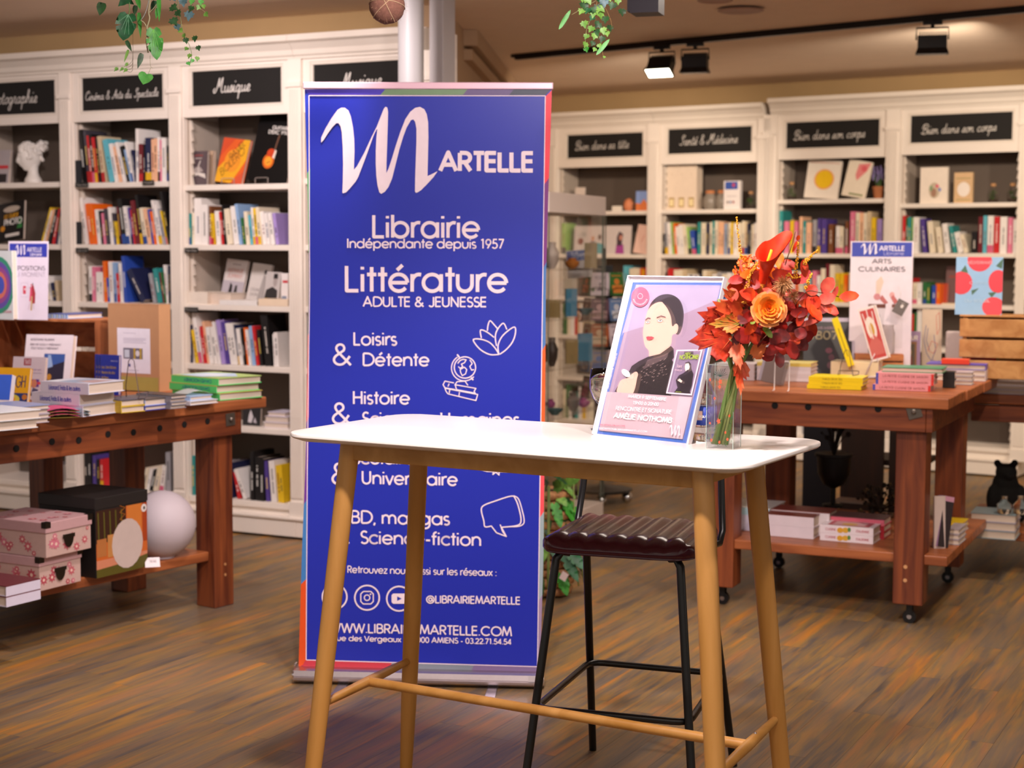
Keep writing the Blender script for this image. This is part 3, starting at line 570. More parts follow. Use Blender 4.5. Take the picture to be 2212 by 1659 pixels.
row(RB, 1.15, 660, '1442 1453 580 0 R;1454 1482 582 0 CCE;1483 1515 595 0 WKWVWN;1516 1535 585 0 CE;1537 1580 590 0 WSCW;1582 1634 586 0 CKWTC', wh('third', 6), xmin=-.887, xmax=-.098, stuff=True)
row(RB, 1.493, 548, '1680 1690 455 0 T;1692 1703 478 0 p;1705 1713 476 0 Y;1715 1722 478 0 p;1725 1732 468 0 P;1733 1739 477 0 T;1740 1751 480 0 P;1755 1763 475 0 S;1764 1770 472 0 V;1772 1784 473 0 V;1788 1798 484 0 X;1804 1820 490 0 WC;1825 1831 478 0 X;1834 1845 457 0 p;1847 1880 460 0 CPCE;1881 1890 470 0 Y;1892 1904 473 0 v;1905 1911 474 0 W', wh('second', 7), xmin=.06, xmax=.86)
row(RB, 1.15, 662, '1690 1742 588 0 TCWRCS;1743 1752 588 0 T;1753 1762 585 0 p;1763 1770 595 0 W;1771 1781 580 0 C;1782 1790 570 0 M;1791 1802 572 0 C;1803 1812 590 0 Y;1813 1828 592 0 YO;1832 1905 588 0 CWPTCE', wh('third', 7), xmin=.06, xmax=.86, stuff=True)
row(RB, 1.50, 547, '1948 1954 466 0 R;1955 1959 470 0 G;1960 1966 468 0 T;1967 1970 470 0 g;1971 1983 469 0 W;1993 2002 472 -8 V;2008 2020 477 -8 C;2026 2037 490 -8 C;2041 2052 482 -9 W;2059 2067 487 -12 T;2069 2081 500 -11 W;2083 2092 505 -12 C;2097 2110 500 0 K;2111 2121 468 0 M;2122 2130 466 0 A;2131 2144 466 0 W;2145 2157 468 0 R;2158 2173 468 0 W;2175 2186 470 0 p;2187 2197 474 0 W', wh('second', 8), xmin=.97, xmax=1.77)
row(RB, 1.15, 664, '1955 1968 600 0 MR;1970 1990 608 0 CW;1992 2008 612 0 GG;2012 2030 614 0 BO', wh('third', 8), xmin=.972, xmax=1.77, stuff=True)
for n, (x0, x1) in {5: (-1.79, -1), 6: (-.886, -.1), 7: (.06, .86), 8: (.972, 1.77)}.items():
    for z, nm in ((.85, 'fourth'), (.19, 'bottom')):
        x = x0 + .03; i = 0
        while x < x1 - .05 and i < (8 if n != 8 else 5):
            t = RB_.uniform(.018, .04); c = RB_.choice('WCWECSpTKbRYWNG'); w_ = wh(nm, n); CNT[w_] = i + 1
            shelf_book(RB, x, x + t - .001, z, z + RB_.uniform(.2, .27), 0, .16, .04, c, '%s upright book, %s from left, %s' % (CN[c][0], ordn(i), w_), 'books on ' + w_, False, True); x += t; i += 1
tag(STF.build('shelved_books', STM), 'distant blurred books on the lower shelves and Santé row of far bookcases', 'books', kind='stuff')
# ================================================================ SIGNING TABLE
TC = Vector((.0935, 3.885, 0)); T1 = Vector((.872, -.49, 0)).normalized(); T2 = Vector((-T1.y, T1.x, 0))
TM = frame(TC, T1)
def tl(x, y, z): return TC + T1 * x + T2 * y + Vector((0, 0, z))
BEECH = wood('#b07a34', '#ca9450', (14, 14, 1.2), .3, .42, .04, 'beech_leg'); BEECH2 = wood('#b07a34', '#ca9450', (1.2, 14, 14), .4, .42, .04, 'beech_rail')
tb = thing('signing_table', 'white-topped bar table with round beech legs, standing in the foreground', 'table', tl(0, 0, 0))
def rrect(hx, hy, r, n=8):
    o = []
    for cx, cy, a in ((hx - r, hy - r, 0), (-hx + r, hy - r, 90), (-hx + r, -hy + r, 180), (hx - r, -hy + r, 270)):
        for k in range(n + 1): t = radians(a + 90 * k / n); o.append((cx + r * cos(t), cy + r * sin(t)))
    return o
m = MB(TM)
def ring_loft(m, rings, mi=0, cap0=True, cap1=True):
    n = len(rings[0]); vs = [p for r in rings for p in r]; fs = []
    for i in range(len(rings) - 1):
        for j in range(n): fs.append((i * n + j, i * n + (j + 1) % n, (i + 1) * n + (j + 1) % n, (i + 1) * n + j))
    if cap0: fs.append(list(range(n))[::-1])
    if cap1: fs.append([(len(rings) - 1) * n + j for j in range(n)])
    m.add(vs, fs, mi)
rings = []
for ins, z in ((.030, 1.028), (.006, 1.036), (0, 1.041), (0, 1.047), (.0018, 1.0493), (.004, 1.05)):
    rings.append([(x, y, z) for x, y in rrect(.612 - ins, .285 - ins, .075 - ins)])
ring_loft(m, rings)
m.build('tabletop', mat('#f6efe8', .28, coat=.3), tb, smooth='auto')
legs = {'FL': ((-.46, -.19), (-.545, -.28)), 'BL': ((-.495, .185), (-.60, .27)), 'FR': ((.485, -.20), (.585, -.29)), 'BR': ((.46, .17), (.545, .25))}
LP = {}
for k, (a, b) in legs.items():
    A = tl(a[0], a[1], 1.029); B = tl(b[0], b[1], 0); LP[k] = (A, B)
    pts = [A.lerp(B, t) for t in (0, .25, .5, .75, 1)]
    MB().tube(pts, [.0245, .0243, .0238, .022, .0165], 20).build('leg', BEECH, tb, smooth='auto')
for (x0, x1, y0, y1) in ((-.45, .47, -.205, -.185), (-.47, .45, .165, .185), (-.475, -.455, -.18, .17), (.452, .472, -.18, .16)):
    MB(TM).box(x0, x1, y0, y1, .983, 1.029).build('apron_rail', BEECH2, tb, bevel=.002)
def legp(k, z): A, B = LP[k]; return A.lerp(B, (1.029 - z) / 1.029)
L0, L1 = legp('FL', .365), legp('BL', .365); R0_, R1_ = legp('FR', .365), legp('BR', .365)
for a, b in ((L0, L1), (R0_, R1_)):
    MB().tube([a, a.lerp(b, .2), a.lerp(b, .5), a.lerp(b, .8), b], [.009, .0115, .0135, .0115, .009], 14).build('stretcher', BEECH2, tb, smooth='auto')
MB().tube([L0.lerp(L1, .5), R0_.lerp(R1_, .5)], .0125, 14).build('stretcher', BEECH2, tb, smooth='auto')
c = R0_.lerp(R1_, .62)
MB().ball((c.x, c.y, c.z + .0115), .004, 10).build('screw_head', mat('#d8d8dc', .2, 1), tb, smooth=True)
# ================================================================ BAR STOOL
SO = Vector((.325, 4.26, 0)); S1 = Vector((.95, -.312, 0)).normalized(); SM = frame(SO, S1); S2 = Vector((-S1.y, S1.x, 0))
def sl(x, y, z): return SO + S1 * x + S2 * y + Vector((0, 0, z))
st = thing('bar_stool', 'black metal bar stool with ribbed burgundy-black leather seat, behind the white table', 'stool', sl(0, 0, 0))
BLK = mat('#0d0c0d', .32, spec=.6); LEA = mat('#460e20', .26, kind='leather', coat=.25)
nx, ny = 66, 26; vs = []; fs = []
for j in range(ny + 1):
    for i in range(nx + 1):
        u = -1 + 2 * i / nx; v = -1 + 2 * j / ny
        su = math.copysign(abs(u) ** .8, u); x = su * .212; y = v * .2
        # round the plan corners
        cr = max(0, (abs(su) ** 5 + abs(v) ** 5) - 1); f = 1 / (abs(su) ** 6 + abs(v) ** 6) ** (1 / 6) if (abs(su) ** 6 + abs(v) ** 6) > 1 else 1
        x *= f; y *= f
        e = max(abs(su), abs(v)); edge = max(0, (e - .72) / .28)
        rib = abs(sin((x / .212 * 4 + .5) * pi)) ** .55
        z = .757 + .010 * rib * (1 - edge ** 3) - .026 * edge ** 2.2
        vs.append((x, y, z))
for j in range(ny):
    for i in range(nx): a = j * (nx + 1) + i; fs.append((a, a + 1, a + nx + 2, a + nx + 1))
b0 = len(vs)
rim = [i for i in range(nx + 1)] + [(j + 1) * (nx + 1) - 1 + 0 for j in range(1, ny + 1)] + [ny * (nx + 1) + i for i in range(nx - 1, -1, -1)] + [j * (nx + 1) for j in range(ny - 1, 0, -1)]
for z, k in ((.722, 1.0), (.712, .97)):
    for r in rim: vs.append((vs[r][0] * k, vs[r][1] * k, z))
n = len(rim)
for j in range(n):
    fs.append((rim[j], b0 + j, b0 + (j + 1) % n, rim[(j + 1) % n])); fs.append((b0 + j, b0 + n + j, b0 + n + (j + 1) % n, b0 + (j + 1) % n))
fs.append([b0 + n + j for j in range(n)])
MB(SM).add(vs, fs).build('seat', LEA, st, smooth=True)
feet = {'FL': ((-.165, -.15), (-.235, -.25)), 'FR': ((.165, -.15), (.235, -.25)), 'BL': ((-.17, .15), (-.215, .41)), 'BR': ((.17, .15), (.215, .40))}
FP = {}
for k, (a, b) in feet.items():
    A = sl(a[0], a[1], .712); B = sl(b[0], b[1], 0); FP[k] = (A, B)
    s_ = A + Vector((0, 0, 0)); inner = sl(a[0] * .82, a[1] * .9, .708)
    MB().tube([inner, A.lerp(inner, .35) + Vector((0, 0, -.001)), A.lerp(B, .03), A.lerp(B, .07), A.lerp(B, .5), B], .0112, 14).build('leg', BLK, st, smooth='auto')
def footp(k, z): A, B = FP[k]; return A.lerp(B, (.712 - z) / .712)
cs = [footp(k, .30) for k in ('FL', 'FR', 'BR', 'BL')]; pts = []
for i in range(4):
    p, q, r = cs[i - 1], cs[i], cs[(i + 1) % 4]
    d1 = (p - q).normalized() * .045; d2 = (r - q).normalized() * .045
    for t in (0, .25, .5, .75, 1): pts.append((q + d1).lerp(q, t).lerp(q.lerp(q + d2, t), t))
pts.append(pts[0]); pts.append(pts[1])
MB().tube(pts, .0095, 12).build('footrest_ring', BLK, st, smooth='auto')
for s_ in (-1, 1):
    MB().tube([sl(.19 * s_, .10, .70), sl(.207 * s_, .17, .70), sl(.209 * s_, .2, .73), sl(.2 * s_, .225, .83), sl(.19 * s_, .245, .99)], .0095, 12).build('backrest_post', BLK, st, smooth='auto')
m = MB(SM); n = 14; vs = []; fs = []
for z in (.885, .9, .985, 1.0):
    for i in range(n + 1):
        x = -.2 + .4 * i / n; yy = .235 + .03 * (1 - (x / .2) ** 2); vs.append((x, yy, z))
for z in (1.0, .985, .9, .885):
    for i in range(n + 1):
        x = -.2 + .4 * i / n; yy = .255 + .03 * (1 - (x / .2) ** 2); vs.append((x, yy + (.006 if z in (.985, .9) else 0), z))
for j in range(8):
    for i in range(n): a = j * (n + 1) + i; b = ((j + 1) % 8) * (n + 1) + i; fs.append((a, a + 1, b + 1, b))
fs.append([j * (n + 1) for j in range(8)]); fs.append([j * (n + 1) + n for j in range(8)][::-1])
m.add(vs, fs).build('backrest', LEA, st, smooth='auto')
# ================================================================ ROLL-UP BANNER
bx = Vector((.9976, -.0698, 0)); BO = Vector((-.297, 5.45, 0)); by = Vector((.0698, .9976, 0)) # by points away from the camera
bn = thing('rollup_banner', 'tall royal blue roll-up banner with white script M logo, on aluminium base', 'banner', (BO.x, BO.y, 0))
A = Art(BO, bx, (0, 0, 1), off=0.0)
FX = lambda x, y: (640 + x / 3.814, 160 + y / 3.814)
FB_ = lambda x, y: (640 + x / 3.814, 540 + y / 3.814)
FC = lambda x, y: (640 + x / 3.814, 920 + y / 3.814)
def bpt(px_, py_, d=0):
    u, v = A.px(px_, py_); return BO + bx * u + Vector((0, 0, v)) + by * d
edge = [((658, 193), (1192, 193)), ((661, 300), (1189, 300)), ((665, 430), (1185, 400)), ((667, 600), (1179, 620)), ((664, 800), (1178, 800)), ((660, 1000), (1176, 1000)), ((652, 1200), (1174, 1200)), ((645, 1440), (1166, 1470))]
vs = []; fs = []
for j, (a, b) in enumerate(edge):
    for i in range(9):
        x = a[0] + (b[0] - a[0]) * i / 8; y = a[1] + (b[1] - a[1]) * i / 8
        vs.append(bpt(x, y, .0012))
for j in range(len(edge) - 1):
    for i in range(8): k = j * 9 + i; fs.append((k, k + 9, k + 10, k + 1))
k = len(vs); vs += [v + by * .0006 for v in vs]; fs += [tuple(x + k for x in f[::-1]) for f in list(fs)]
BLUEB = mat('#212da6', .36, spec=.5)
MB().add(vs, fs).build('fabric', BLUEB, bn)
def ex(side, y):
    i = 0 if side < 0 else 1
    for a, b in zip(edge, edge[1:]):
        if a[i][1] <= y <= b[i][1]: t = (y - a[i][1]) / (b[i][1] - a[i][1]); return a[i][0] + (b[i][0] - a[i][0]) * t
    return (edge[0] if y < 300 else edge[-1])[i][0]
IL = lambda y: 667.5 + (661.5 - 667.5) * (y - 206) / 1219 + (3 if 350 < y < 1000 else 0); IR = lambda y: 1178 + (1161 - 1178) * (y - 207) / 1233
def seg(side, y0, y1, col):
    E_, I_ = (ex, IL) if side < 0 else (ex, IR); n = 4; sl_ = 9
    po = [(ex(side, y0 + (y1 - y0) * k / n), y0 + (y1 - y0) * k / n) for k in range(n + 1)]
    sg = -1 if side < 0 else 1
    f = IL if side < 0 else IR
    dd = -12 if side < 0 else 14
    pi_ = [(f(y0 + dd + (y1 - y0) * k / n), y0 + dd + (y1 - y0) * k / n) for k in range(n + 1)]
    A.poly(po + pi_[::-1], col, px=True)
for y0, y1, c in ((205, 375, '#2a3fb8'), (375, 548, '#5fae74'), (548, 725, '#3d5a6e'), (725, 913, '#e03a4c'), (913, 1090, '#6c2f92'), (1090, 1262, '#3f7cba'), (1262, 1443, '#e0511c')): seg(-1, y0, y1, c)
for y0, y1, c in ((195, 385, '#f23a4c'), (385, 566, '#7d3280'), (566, 745, '#4a78b4'), (745, 925, '#e45f20'), (925, 1105, '#ef4f57'), (1105, 1285, '#97a7ac'), (1285, 1445, '#9d86a4')): seg(1, y0, y1, c)
for x0, x1, c in ((658, 832, '#4a3ab4'), (832, 1010, '#74916e'), (1010, 1110, '#6a5a84'), (1110, 1190, '#454c5c')): A.poly([(x0, 193), (x1, 193), (x1 - 10 if x1 < 1150 else 1178, 205), (x0 - 10 if x0 > 700 else 668, 205)], c, px=True)
yb0 = lambda x: 1426 + (x - 645) * .029; yb1 = lambda x: 1446 + (x - 645) * .029
for x0, x1, c in ((646, 835, '#c43846'), (835, 1012, '#7d8690'), (1012, 1166, '#7d6890')): A.poly([(x0 + (12 if x0 > 700 else 14), yb0(x0)), (x1 + (12 if x1 < 1150 else -5), yb0(x1)), (x1, yb1(x1) + 4), (x0, yb1(x0) + 4)], c, px=True)
LW = '#f0dce4'
for a, b in (((667.5, 206.4), (1178, 207)), ((1178, 207), (1161, 1440)), ((1161, 1440), (661.5, 1425.4)), ((661.5, 1425.4), (664, 1000)), ((664, 1000), (669, 620)), ((669, 620), (667.5, 206.4))): A.stroke([a, b], .003, LW, px=True)
A.build('printed_border', bn)
A2 = Art(BO, bx, (0, 0, 1), off=.001); A2.s = 0; A = A2
A.poly([FX(x, y) for x, y in LOGO], LW, px=True); A.build('logo_emblem', bn)
A = Art(BO, bx, (0, 0, 1), off=.001)
mm = .85 / 520
def tx(t, x0, x1, b, cap, w, b1=None): A.ptext(t, (x0, b), (x1, b1 if b1 else b + (x1 - x0) * .004), cap, LW, w * mm)
tx('ARTELLE', 951, 1151, 369, 40, 8.6); tx('Librairie', 805, 1034, 513, 48, 6.8); tx('Indépendante depuis 1957', 750, 1087, 535.5, 20, 3.1)
tx('Littérature', 746, 1094, 629.5, 55, 7.6); tx('ADULTE & JEUNESSE', 785, 1050, 662, 21, 3.3)
tx('Loisirs', 764, 856, 745.5, 27.5, 4); tx('Détente', 784, 926, 790, 27.5, 4); tx('&', 719, 760, 788.5, 46, 5)
tx('Histoire', 763, 884, 872.5, 27.5, 4); tx('Sciences', 783, 925, 917.5, 27.5, 4); tx('Humaines', 952, 1121, 919, 27.5, 4); tx('&', 717, 758, 916, 46, 5)
tx('Scolaire', 762, 895, 1002, 27.5, 4); tx('Universitaire', 782, 987, 1045, 27.5, 4, 1049); tx('&', 716, 757, 1046, 46, 5)
tx('BD, mangas', 759, 970, 1130, 27.5, 4, 1134); tx('Science-fiction', 779, 1038, 1174, 27.5, 4, 1179); tx('&', 715, 756, 1174, 46, 5)
tx('Retrouvez nous aussi sur les réseaux :', 751, 1072, 1237, 15, 2.2, 1244); tx('@LIBRAIRIEMARTELLE', 921, 1123, 1302, 16, 2.7, 1305.5)
tx('WWW.LIBRAIRIEMARTELLE.COM', 712, 1105, 1365, 19.5, 3.2, 1374); tx('22 rue des Vergeaux - 80000 AMIENS - 03.22.71.54.54', 700, 1104, 1383, 11.5, 2.1, 1392)
tx('/2023', 1120, 1145, 1463, 2.5, .4)
A.build('lettering', bn)
A = Art(BO, bx, (0, 0, 1), off=.001); S_ = lambda pts, f, w=2.6: A.stroke([f(*p) for p in pts], w * mm, LW, px=True)
for p in ([(1670,860),(1662,790),(1690,720),(1745,665),(1800,635),(1805,690),(1780,760),(1730,820),(1675,860)], [(1670,860),(1600,862),(1530,830),(1480,780),(1460,737),(1520,735),(1590,760),(1640,810),(1670,860)], [(1525,725),(1518,660),(1570,675),(1630,720)], [(1575,665),(1580,620),(1597,583),(1630,615),(1660,650)], [(1650,790),(1640,720),(1655,660),(1705,603),(1735,655)]): S_(cat_rom(p, 4), FB_)
A.build('lotus_icon', bn); A = Art(BO, bx, (0, 0, 1), off=.001)
circ = lambda cx, cy, r, a0=0, a1=360: [(cx + r * cos(radians(a)), cy - r * sin(radians(a))) for a in [a0 + (a1 - a0) * k / 28 for k in range(29)]]
S_(circ(1390, 968, 88), FB_, 2.4); S_(circ(1385, 972, 106, 122, 318), FB_, 2.2); S_([(1325,860),(1345,885)], FB_, 3); S_([(1440,1050),(1458,1072)], FB_, 3)
for p in ([(1330,935),(1350,910),(1375,900),(1400,905),(1385,930),(1360,940),(1372,960),(1350,975),(1335,960)], [(1350,985),(1385,965),(1405,985),(1395,1020),(1368,1035),(1355,1010),(1350,985)], [(1430,905),(1450,935),(1430,960),(1445,990),(1465,985)], [(1350,1080),(1395,1080)], [(1305,1115),(1325,1085),(1390,1080),(1415,1115)], [(1300,1095),(1225,1080),(1210,1110),(1225,1135),(1310,1150)], [(1310,1110),(1480,1140),(1465,1165),(1475,1180),(1320,1150),(1310,1110)], [(1225,1138),(1235,1165),(1250,1185),(1480,1240),(1495,1190),(1230,1140)], [(1260,1100),(1250,1125)], [(1265,1150),(1260,1180)], [(1345,1170),(1340,1205)]): S_(p, FB_, 2.2)
A.build('globe_icon', bn); A = Art(BO, bx, (0, 0, 1), off=.001)
for p in ([(1345,290),(1360,318),(1480,345),(1570,375),(1740,378),(1725,320)], [(1500,310),(1500,345)], [(1540,310),(1545,355)], [(1570,310),(1575,370)], [(1640,300),(1620,400),(1645,380),(1670,405),(1675,310)], [(1600,330),(1740,335)]): S_(p, FC, 2.4)
A.build('school_icon', bn); A = Art(BO, bx, (0, 0, 1), off=.001)
S_(cat_rom([(1605,825),(1555,830),(1545,780),(1525,695),(1545,655),(1640,618),(1770,578),(1805,600),(1835,680),(1852,780),(1820,820),(1690,835)], 4) + [(1730,910),(1650,880),(1605,822)], FC, 2.7); S_(cat_rom([(1790,575),(1830,600),(1860,690),(1878,790),(1840,825),(1760,830)], 4), FC, 2.4); S_([(1680,812),(1700,870),(1728,908)], FC, 2.4)
A.build('speech_icon', bn)
for nm, cx in (('camera_icon', 793), ('play_icon', 862), ('letter_icon', 723)):
    A = Art(BO, bx, (0, 0, 1), off=.001); cy = 1291 + (cx - 793) * .03
    S2_ = lambda pts, w=2.6: A.stroke(pts, w * mm, LW, px=True)
    S2_(circ(cx, cy, 26.5), 3.4)
    if nm == 'camera_icon': S2_([(cx + x * 13.5, cy + y * 13.5) for x, y in ((-.6, -1), (.6, -1), (1, -.6), (1, .6), (.6, 1), (-.6, 1), (-1, .6), (-1, -.6), (-.6, -1))], 2.4); S2_(circ(cx, cy, 6), 2.4); A.poly(circ(cx + 7.5, cy - 7.5, 1.8)[:-1], LW, px=True)
    elif nm == 'play_icon': A.poly([(cx + x * 16, cy + y * 11) for x, y in ((-.8, -1), (.8, -1), (1, -.7), (1, .7), (.8, 1), (-.8, 1), (-1, .7), (-1, -.7))], LW, px=True); A.poly([(cx - 4, cy - 5), (cx + 6, cy), (cx - 4, cy + 5)], '#212da6', px=True)
    else: S2_([(cx + 5, cy - 13), (cx, cy - 12), (cx - 1, cy + 14)], 4); S2_([(cx - 7, cy - 2), (cx + 6, cy - 2)], 3.4)
    A.build(nm, bn)
# top bar, base cassette, feet, pole
a, b = bpt(655, 185), bpt(1195, 186)
PK = mat('#ecc3d2', .3, metal=.2)
fb = frame(a, b - a, ez=(0, 0, 1)); MB(fb).box(0, (b - a).length, -.006, .012, -.011, .012).build('top_bar', PK, bn, bevel=.003)
a, b = bpt(640, 1492, 0), bpt(1174, 1504, 0); a.z = b.z = 0; Lb = (b - a).length; ALU = mat('#c9bcc0', .3, 1, kind='metal')
m = MB(frame(a, b - a)); prof = [(-.05, .012), (-.056, .018), (-.056, .026), (-.053, .029), (-.056, .032), (-.050, .050), (-.03, .053), (.0, .053), (.04, .050), (.055, .035), (.055, .012)]
n = len(prof); m.add([(0, y, z) for y, z in prof] + [(Lb, y, z) for y, z in prof], [list(range(n)), list(range(n, 2 * n))[::-1]] + [(i, n + i, n + (i + 1) % n, (i + 1) % n) for i in range(n)])
m.build('base_cassette', ALU, bn)
for e_ in (0, Lb):
    n = 20; MB(frame(a, b - a)).prism([(.0 + .058 * cos(2 * pi * k / n), .040 + .030 * sin(2 * pi * k / n) - .006) for k in range(n)], 0, .006, M=T(e_ - .003, 0, 0) @ Matrix(((0, 0, 1, 0), (1, 0, 0, 0), (0, 1, 0, 0), (0, 0, 0, 1)))).build('end_cap', mat('#d9d2d6', .12, 1), bn, smooth='auto')
for t in (.2, .8): MB(frame(a.lerp(b, t), b - a)).box(-.018, .018, -.19, .19, 0, .006).build('swing_foot', mat('#b9b3b8', .35, 1), bn, bevel=.002)
MB().tube([a.lerp(b, .5) + by * .03 + Vector((0, 0, .05)), (bpt(925, 190) + by * .03)], .009, 10).build('support_pole', mat('#a9a9ad', .35, 1), bn, smooth='auto')
MB(frame(a, b - a)).box(Lb - .05, Lb - .02, -.0568, -.056, .03, .05).build('base_sticker', mat('#cfc6c9', .4), bn)
# ================================================================ RUSTIC DISPLAY TABLES
RW = wood('#5e2814', '#904a24', (2.2, 26, 26), .0, .48, .25, 'stained_pine'); RWT = wood('#8a4a28', '#b86c3e', (2.0, 24, 24), .0, .42, .2, 'stained_pine_top')
def rustic(name, label, o, e1, H, xs, ys, legs_x, legs_y, leg, shelf_z, apr, top_t, sxr, syr, casters=0, rw=RW):
    F = Fr(o, e1); th = thing(name, label, 'table', F.w(0, 0, 0)); a = atan2(F.x.y, F.x.x)
    rwv = wood('#5e2814', '#904a24', (26, 26, 2.2), 0, .48, .25, 'stained_pine_leg')
    rwa = wood('#5e2814', '#904a24', (2.2, 26, 26), a, .48, .25, 'stained_pine_rail'); rwb = wood('#8a4a28', '#b86c3e', (2, 24, 24), a, .42, .2, 'stained_pine_board')
    n = max(3, round((ys[1] - ys[0]) / .2)); w = (ys[1] - ys[0]) / n
    for k in range(n):
        dx = random.uniform(-.006, .006)
        MB(F.M).box(xs[0] + dx, xs[1] + dx, ys[0] + k * w + .001, ys[0] + (k + 1) * w - .001, H - top_t, H - random.uniform(0, .001)).build('tabletop_board', rwb, th, bevel=.005)
    za, zb = apr
    MB(F.M).box(xs[0] + .08, apr_x1 if False else legs_x[-1] + leg + .0, -.028, -.001, za, zb).build('apron', rwa, th, bevel=.003)
    MB(F.M).box(legs_x[-1] + leg + .001, legs_x[-1] + leg + .027, -.028, legs_y[-1] + leg, za, zb).build('apron', rwa, th, bevel=.003)
    MB(F.M).box(xs[0] + .08, legs_x[-1] + leg, legs_y[-1] + leg + .001, legs_y[-1] + leg + .027, za, zb).build('apron', rwa, th, bevel=.003)
    for x in legs_x:
        for y in legs_y:
            MB(F.M).box(x, x + leg, y, y + leg, casters, H - top_t - .001).build('leg', rwv, th, bevel=.004)
            if casters:
                cx, cy = x + leg / 2, y + leg / 2
                cst = MB(F.M).box(cx - .022, cx + .022, cy - .018, cy + .018, casters - .008, casters).box(cx - .012, cx + .012, cy + .012, cy + .015, .015, casters - .008).box(cx - .012, cx + .012, cy - .015, cy - .012, .035, casters - .008)
                n2 = 16; cst.prism([(.027 * cos(2 * pi * k / n2), .027 * sin(2 * pi * k / n2)) for k in range(n2)], -.01, .01, M=T(cx, cy, .027) @ RX(pi / 2))
                cw = cst.build('caster', mat('#111112', .35), th)
                MB(F.M).prism([(.010 * cos(2 * pi * k / n2), .010 * sin(2 * pi * k / n2)) for k in range(n2)], -.013, .013, M=T(cx, cy, .027) @ RX(pi / 2)).build('wheel_hub', mat('#b9b9c0', .25, 1), cw)
    n = max(2, round((syr[1] - syr[0]) / .22)); w = (syr[1] - syr[0]) / n
    for k in range(n): MB(F.M).box(sxr[0], sxr[1], syr[0] + k * w + .001, syr[0] + (k + 1) * w - .001, shelf_z - .04, shelf_z).build('lower_shelf_board', rwb, th, bevel=.004)
    return F, th
def holes(F, th, pts, d, r=.013, side=False):
    for px_, py_ in pts:
        if not side:
            x, z = F.V(px_, py_, d)
            MB(F.M).prism([(r * cos(2 * pi * k / 14), r * sin(2 * pi * k / 14)) for k in range(14)], 0, .003, M=T(x, d + .001, z) @ RX(pi / 2)).build('bolt_hole', mat('#0c0706', .9), th)
def bracket(F, th, px_, py_, d, s, rot):
    x, z = F.V(px_, py_, d); M = T(x, d, z) @ RX(pi / 2) @ RZ(rot)
    p = MB(F.M).box(-s, s, -s, s, 0, .004, M=M).build('metal_bracket', mat('#6e665e', .5, .8), th, bevel=.001)
    MB(F.M).lathe([(s * .35, .004), (s * .35, .011), (s * .2, .015), (0, .015)], n=10, M=M).build('bolt_head', mat('#8a8078', .4, .9), p)
LT, lt = rustic('display_table', 'large rustic dark-stained pine table loaded with art books, left of the banner', (-1.242, 6.603), (.575, .818), .876, (-1.9, .28), (-.04, 1.24), (-1.75, 0), (0, .54, 1.09), .11, .24, (.728, .832), .045, (-1.64, -.002), (.03, 1.09))
holes(LT, lt, [(35, 969), (112, 954), (170, 951), (233, 938), (288, 934), (345, 925), (398, 917), (448, 910)], -.028)
bracket(LT, lt, 497, 906, -.028, .026, .05)
for z in (.18, .135):
    MB(LT.M).prism([(.006 * cos(k * pi / 5), .006 * sin(k * pi / 5)) for k in range(10)], 0, .002, M=T(.06, 0, z) @ RX(pi / 2)).build('peg', mat('#c08a5a', .5), lt)
rx = Vector((.906, -.423, 0)).normalized(); ry = Vector((-rx.y, rx.x, 0)); rc = Vector((1.622, 6.40, 0)) - rx * .06 - ry * .06 # near leg's front-left corner
RO = rc - rx * .79
RT, rt = rustic('display_table', 'rustic reddish pine table on casters with cookbooks, right of the bouquet', (RO.x, RO.y), (rx.x, rx.y), .93, (-.1, 1.0), (-.04, 1.26), (0, .79), (0, .88), .12, .29, (.79, .885), .045, (-.06, 1.0), (.02, 1.03), casters=.085)
holes(RT, rt, [(1674, 876), (1746, 879), (1822, 881), (1897, 883)], -.028, .014)
bracket(RT, rt, 1975, 889, -.028, .028, .3)
for py_ in (.10, .155):
    MB(RT.M).prism([(.008 * cos(k * pi / 5), .008 * sin(k * pi / 5)) for k in range(10)], 0, .002, M=T(.84, 0, py_ + .085) @ RX(pi / 2)).build('peg', mat('#d09a6a', .5), rt)
R2, rt2 = rustic('display_table', 'lower dark pine table at the right photo edge, behind the table on casters', (2.22, 7.42), (.906, -.423), .85, (-.15, 1.6), (-.05, .95), (0.42, 1.4), (0, .75), .10, .2, (.72, .80), .045, (-.15, 1.4), (.02, .85))
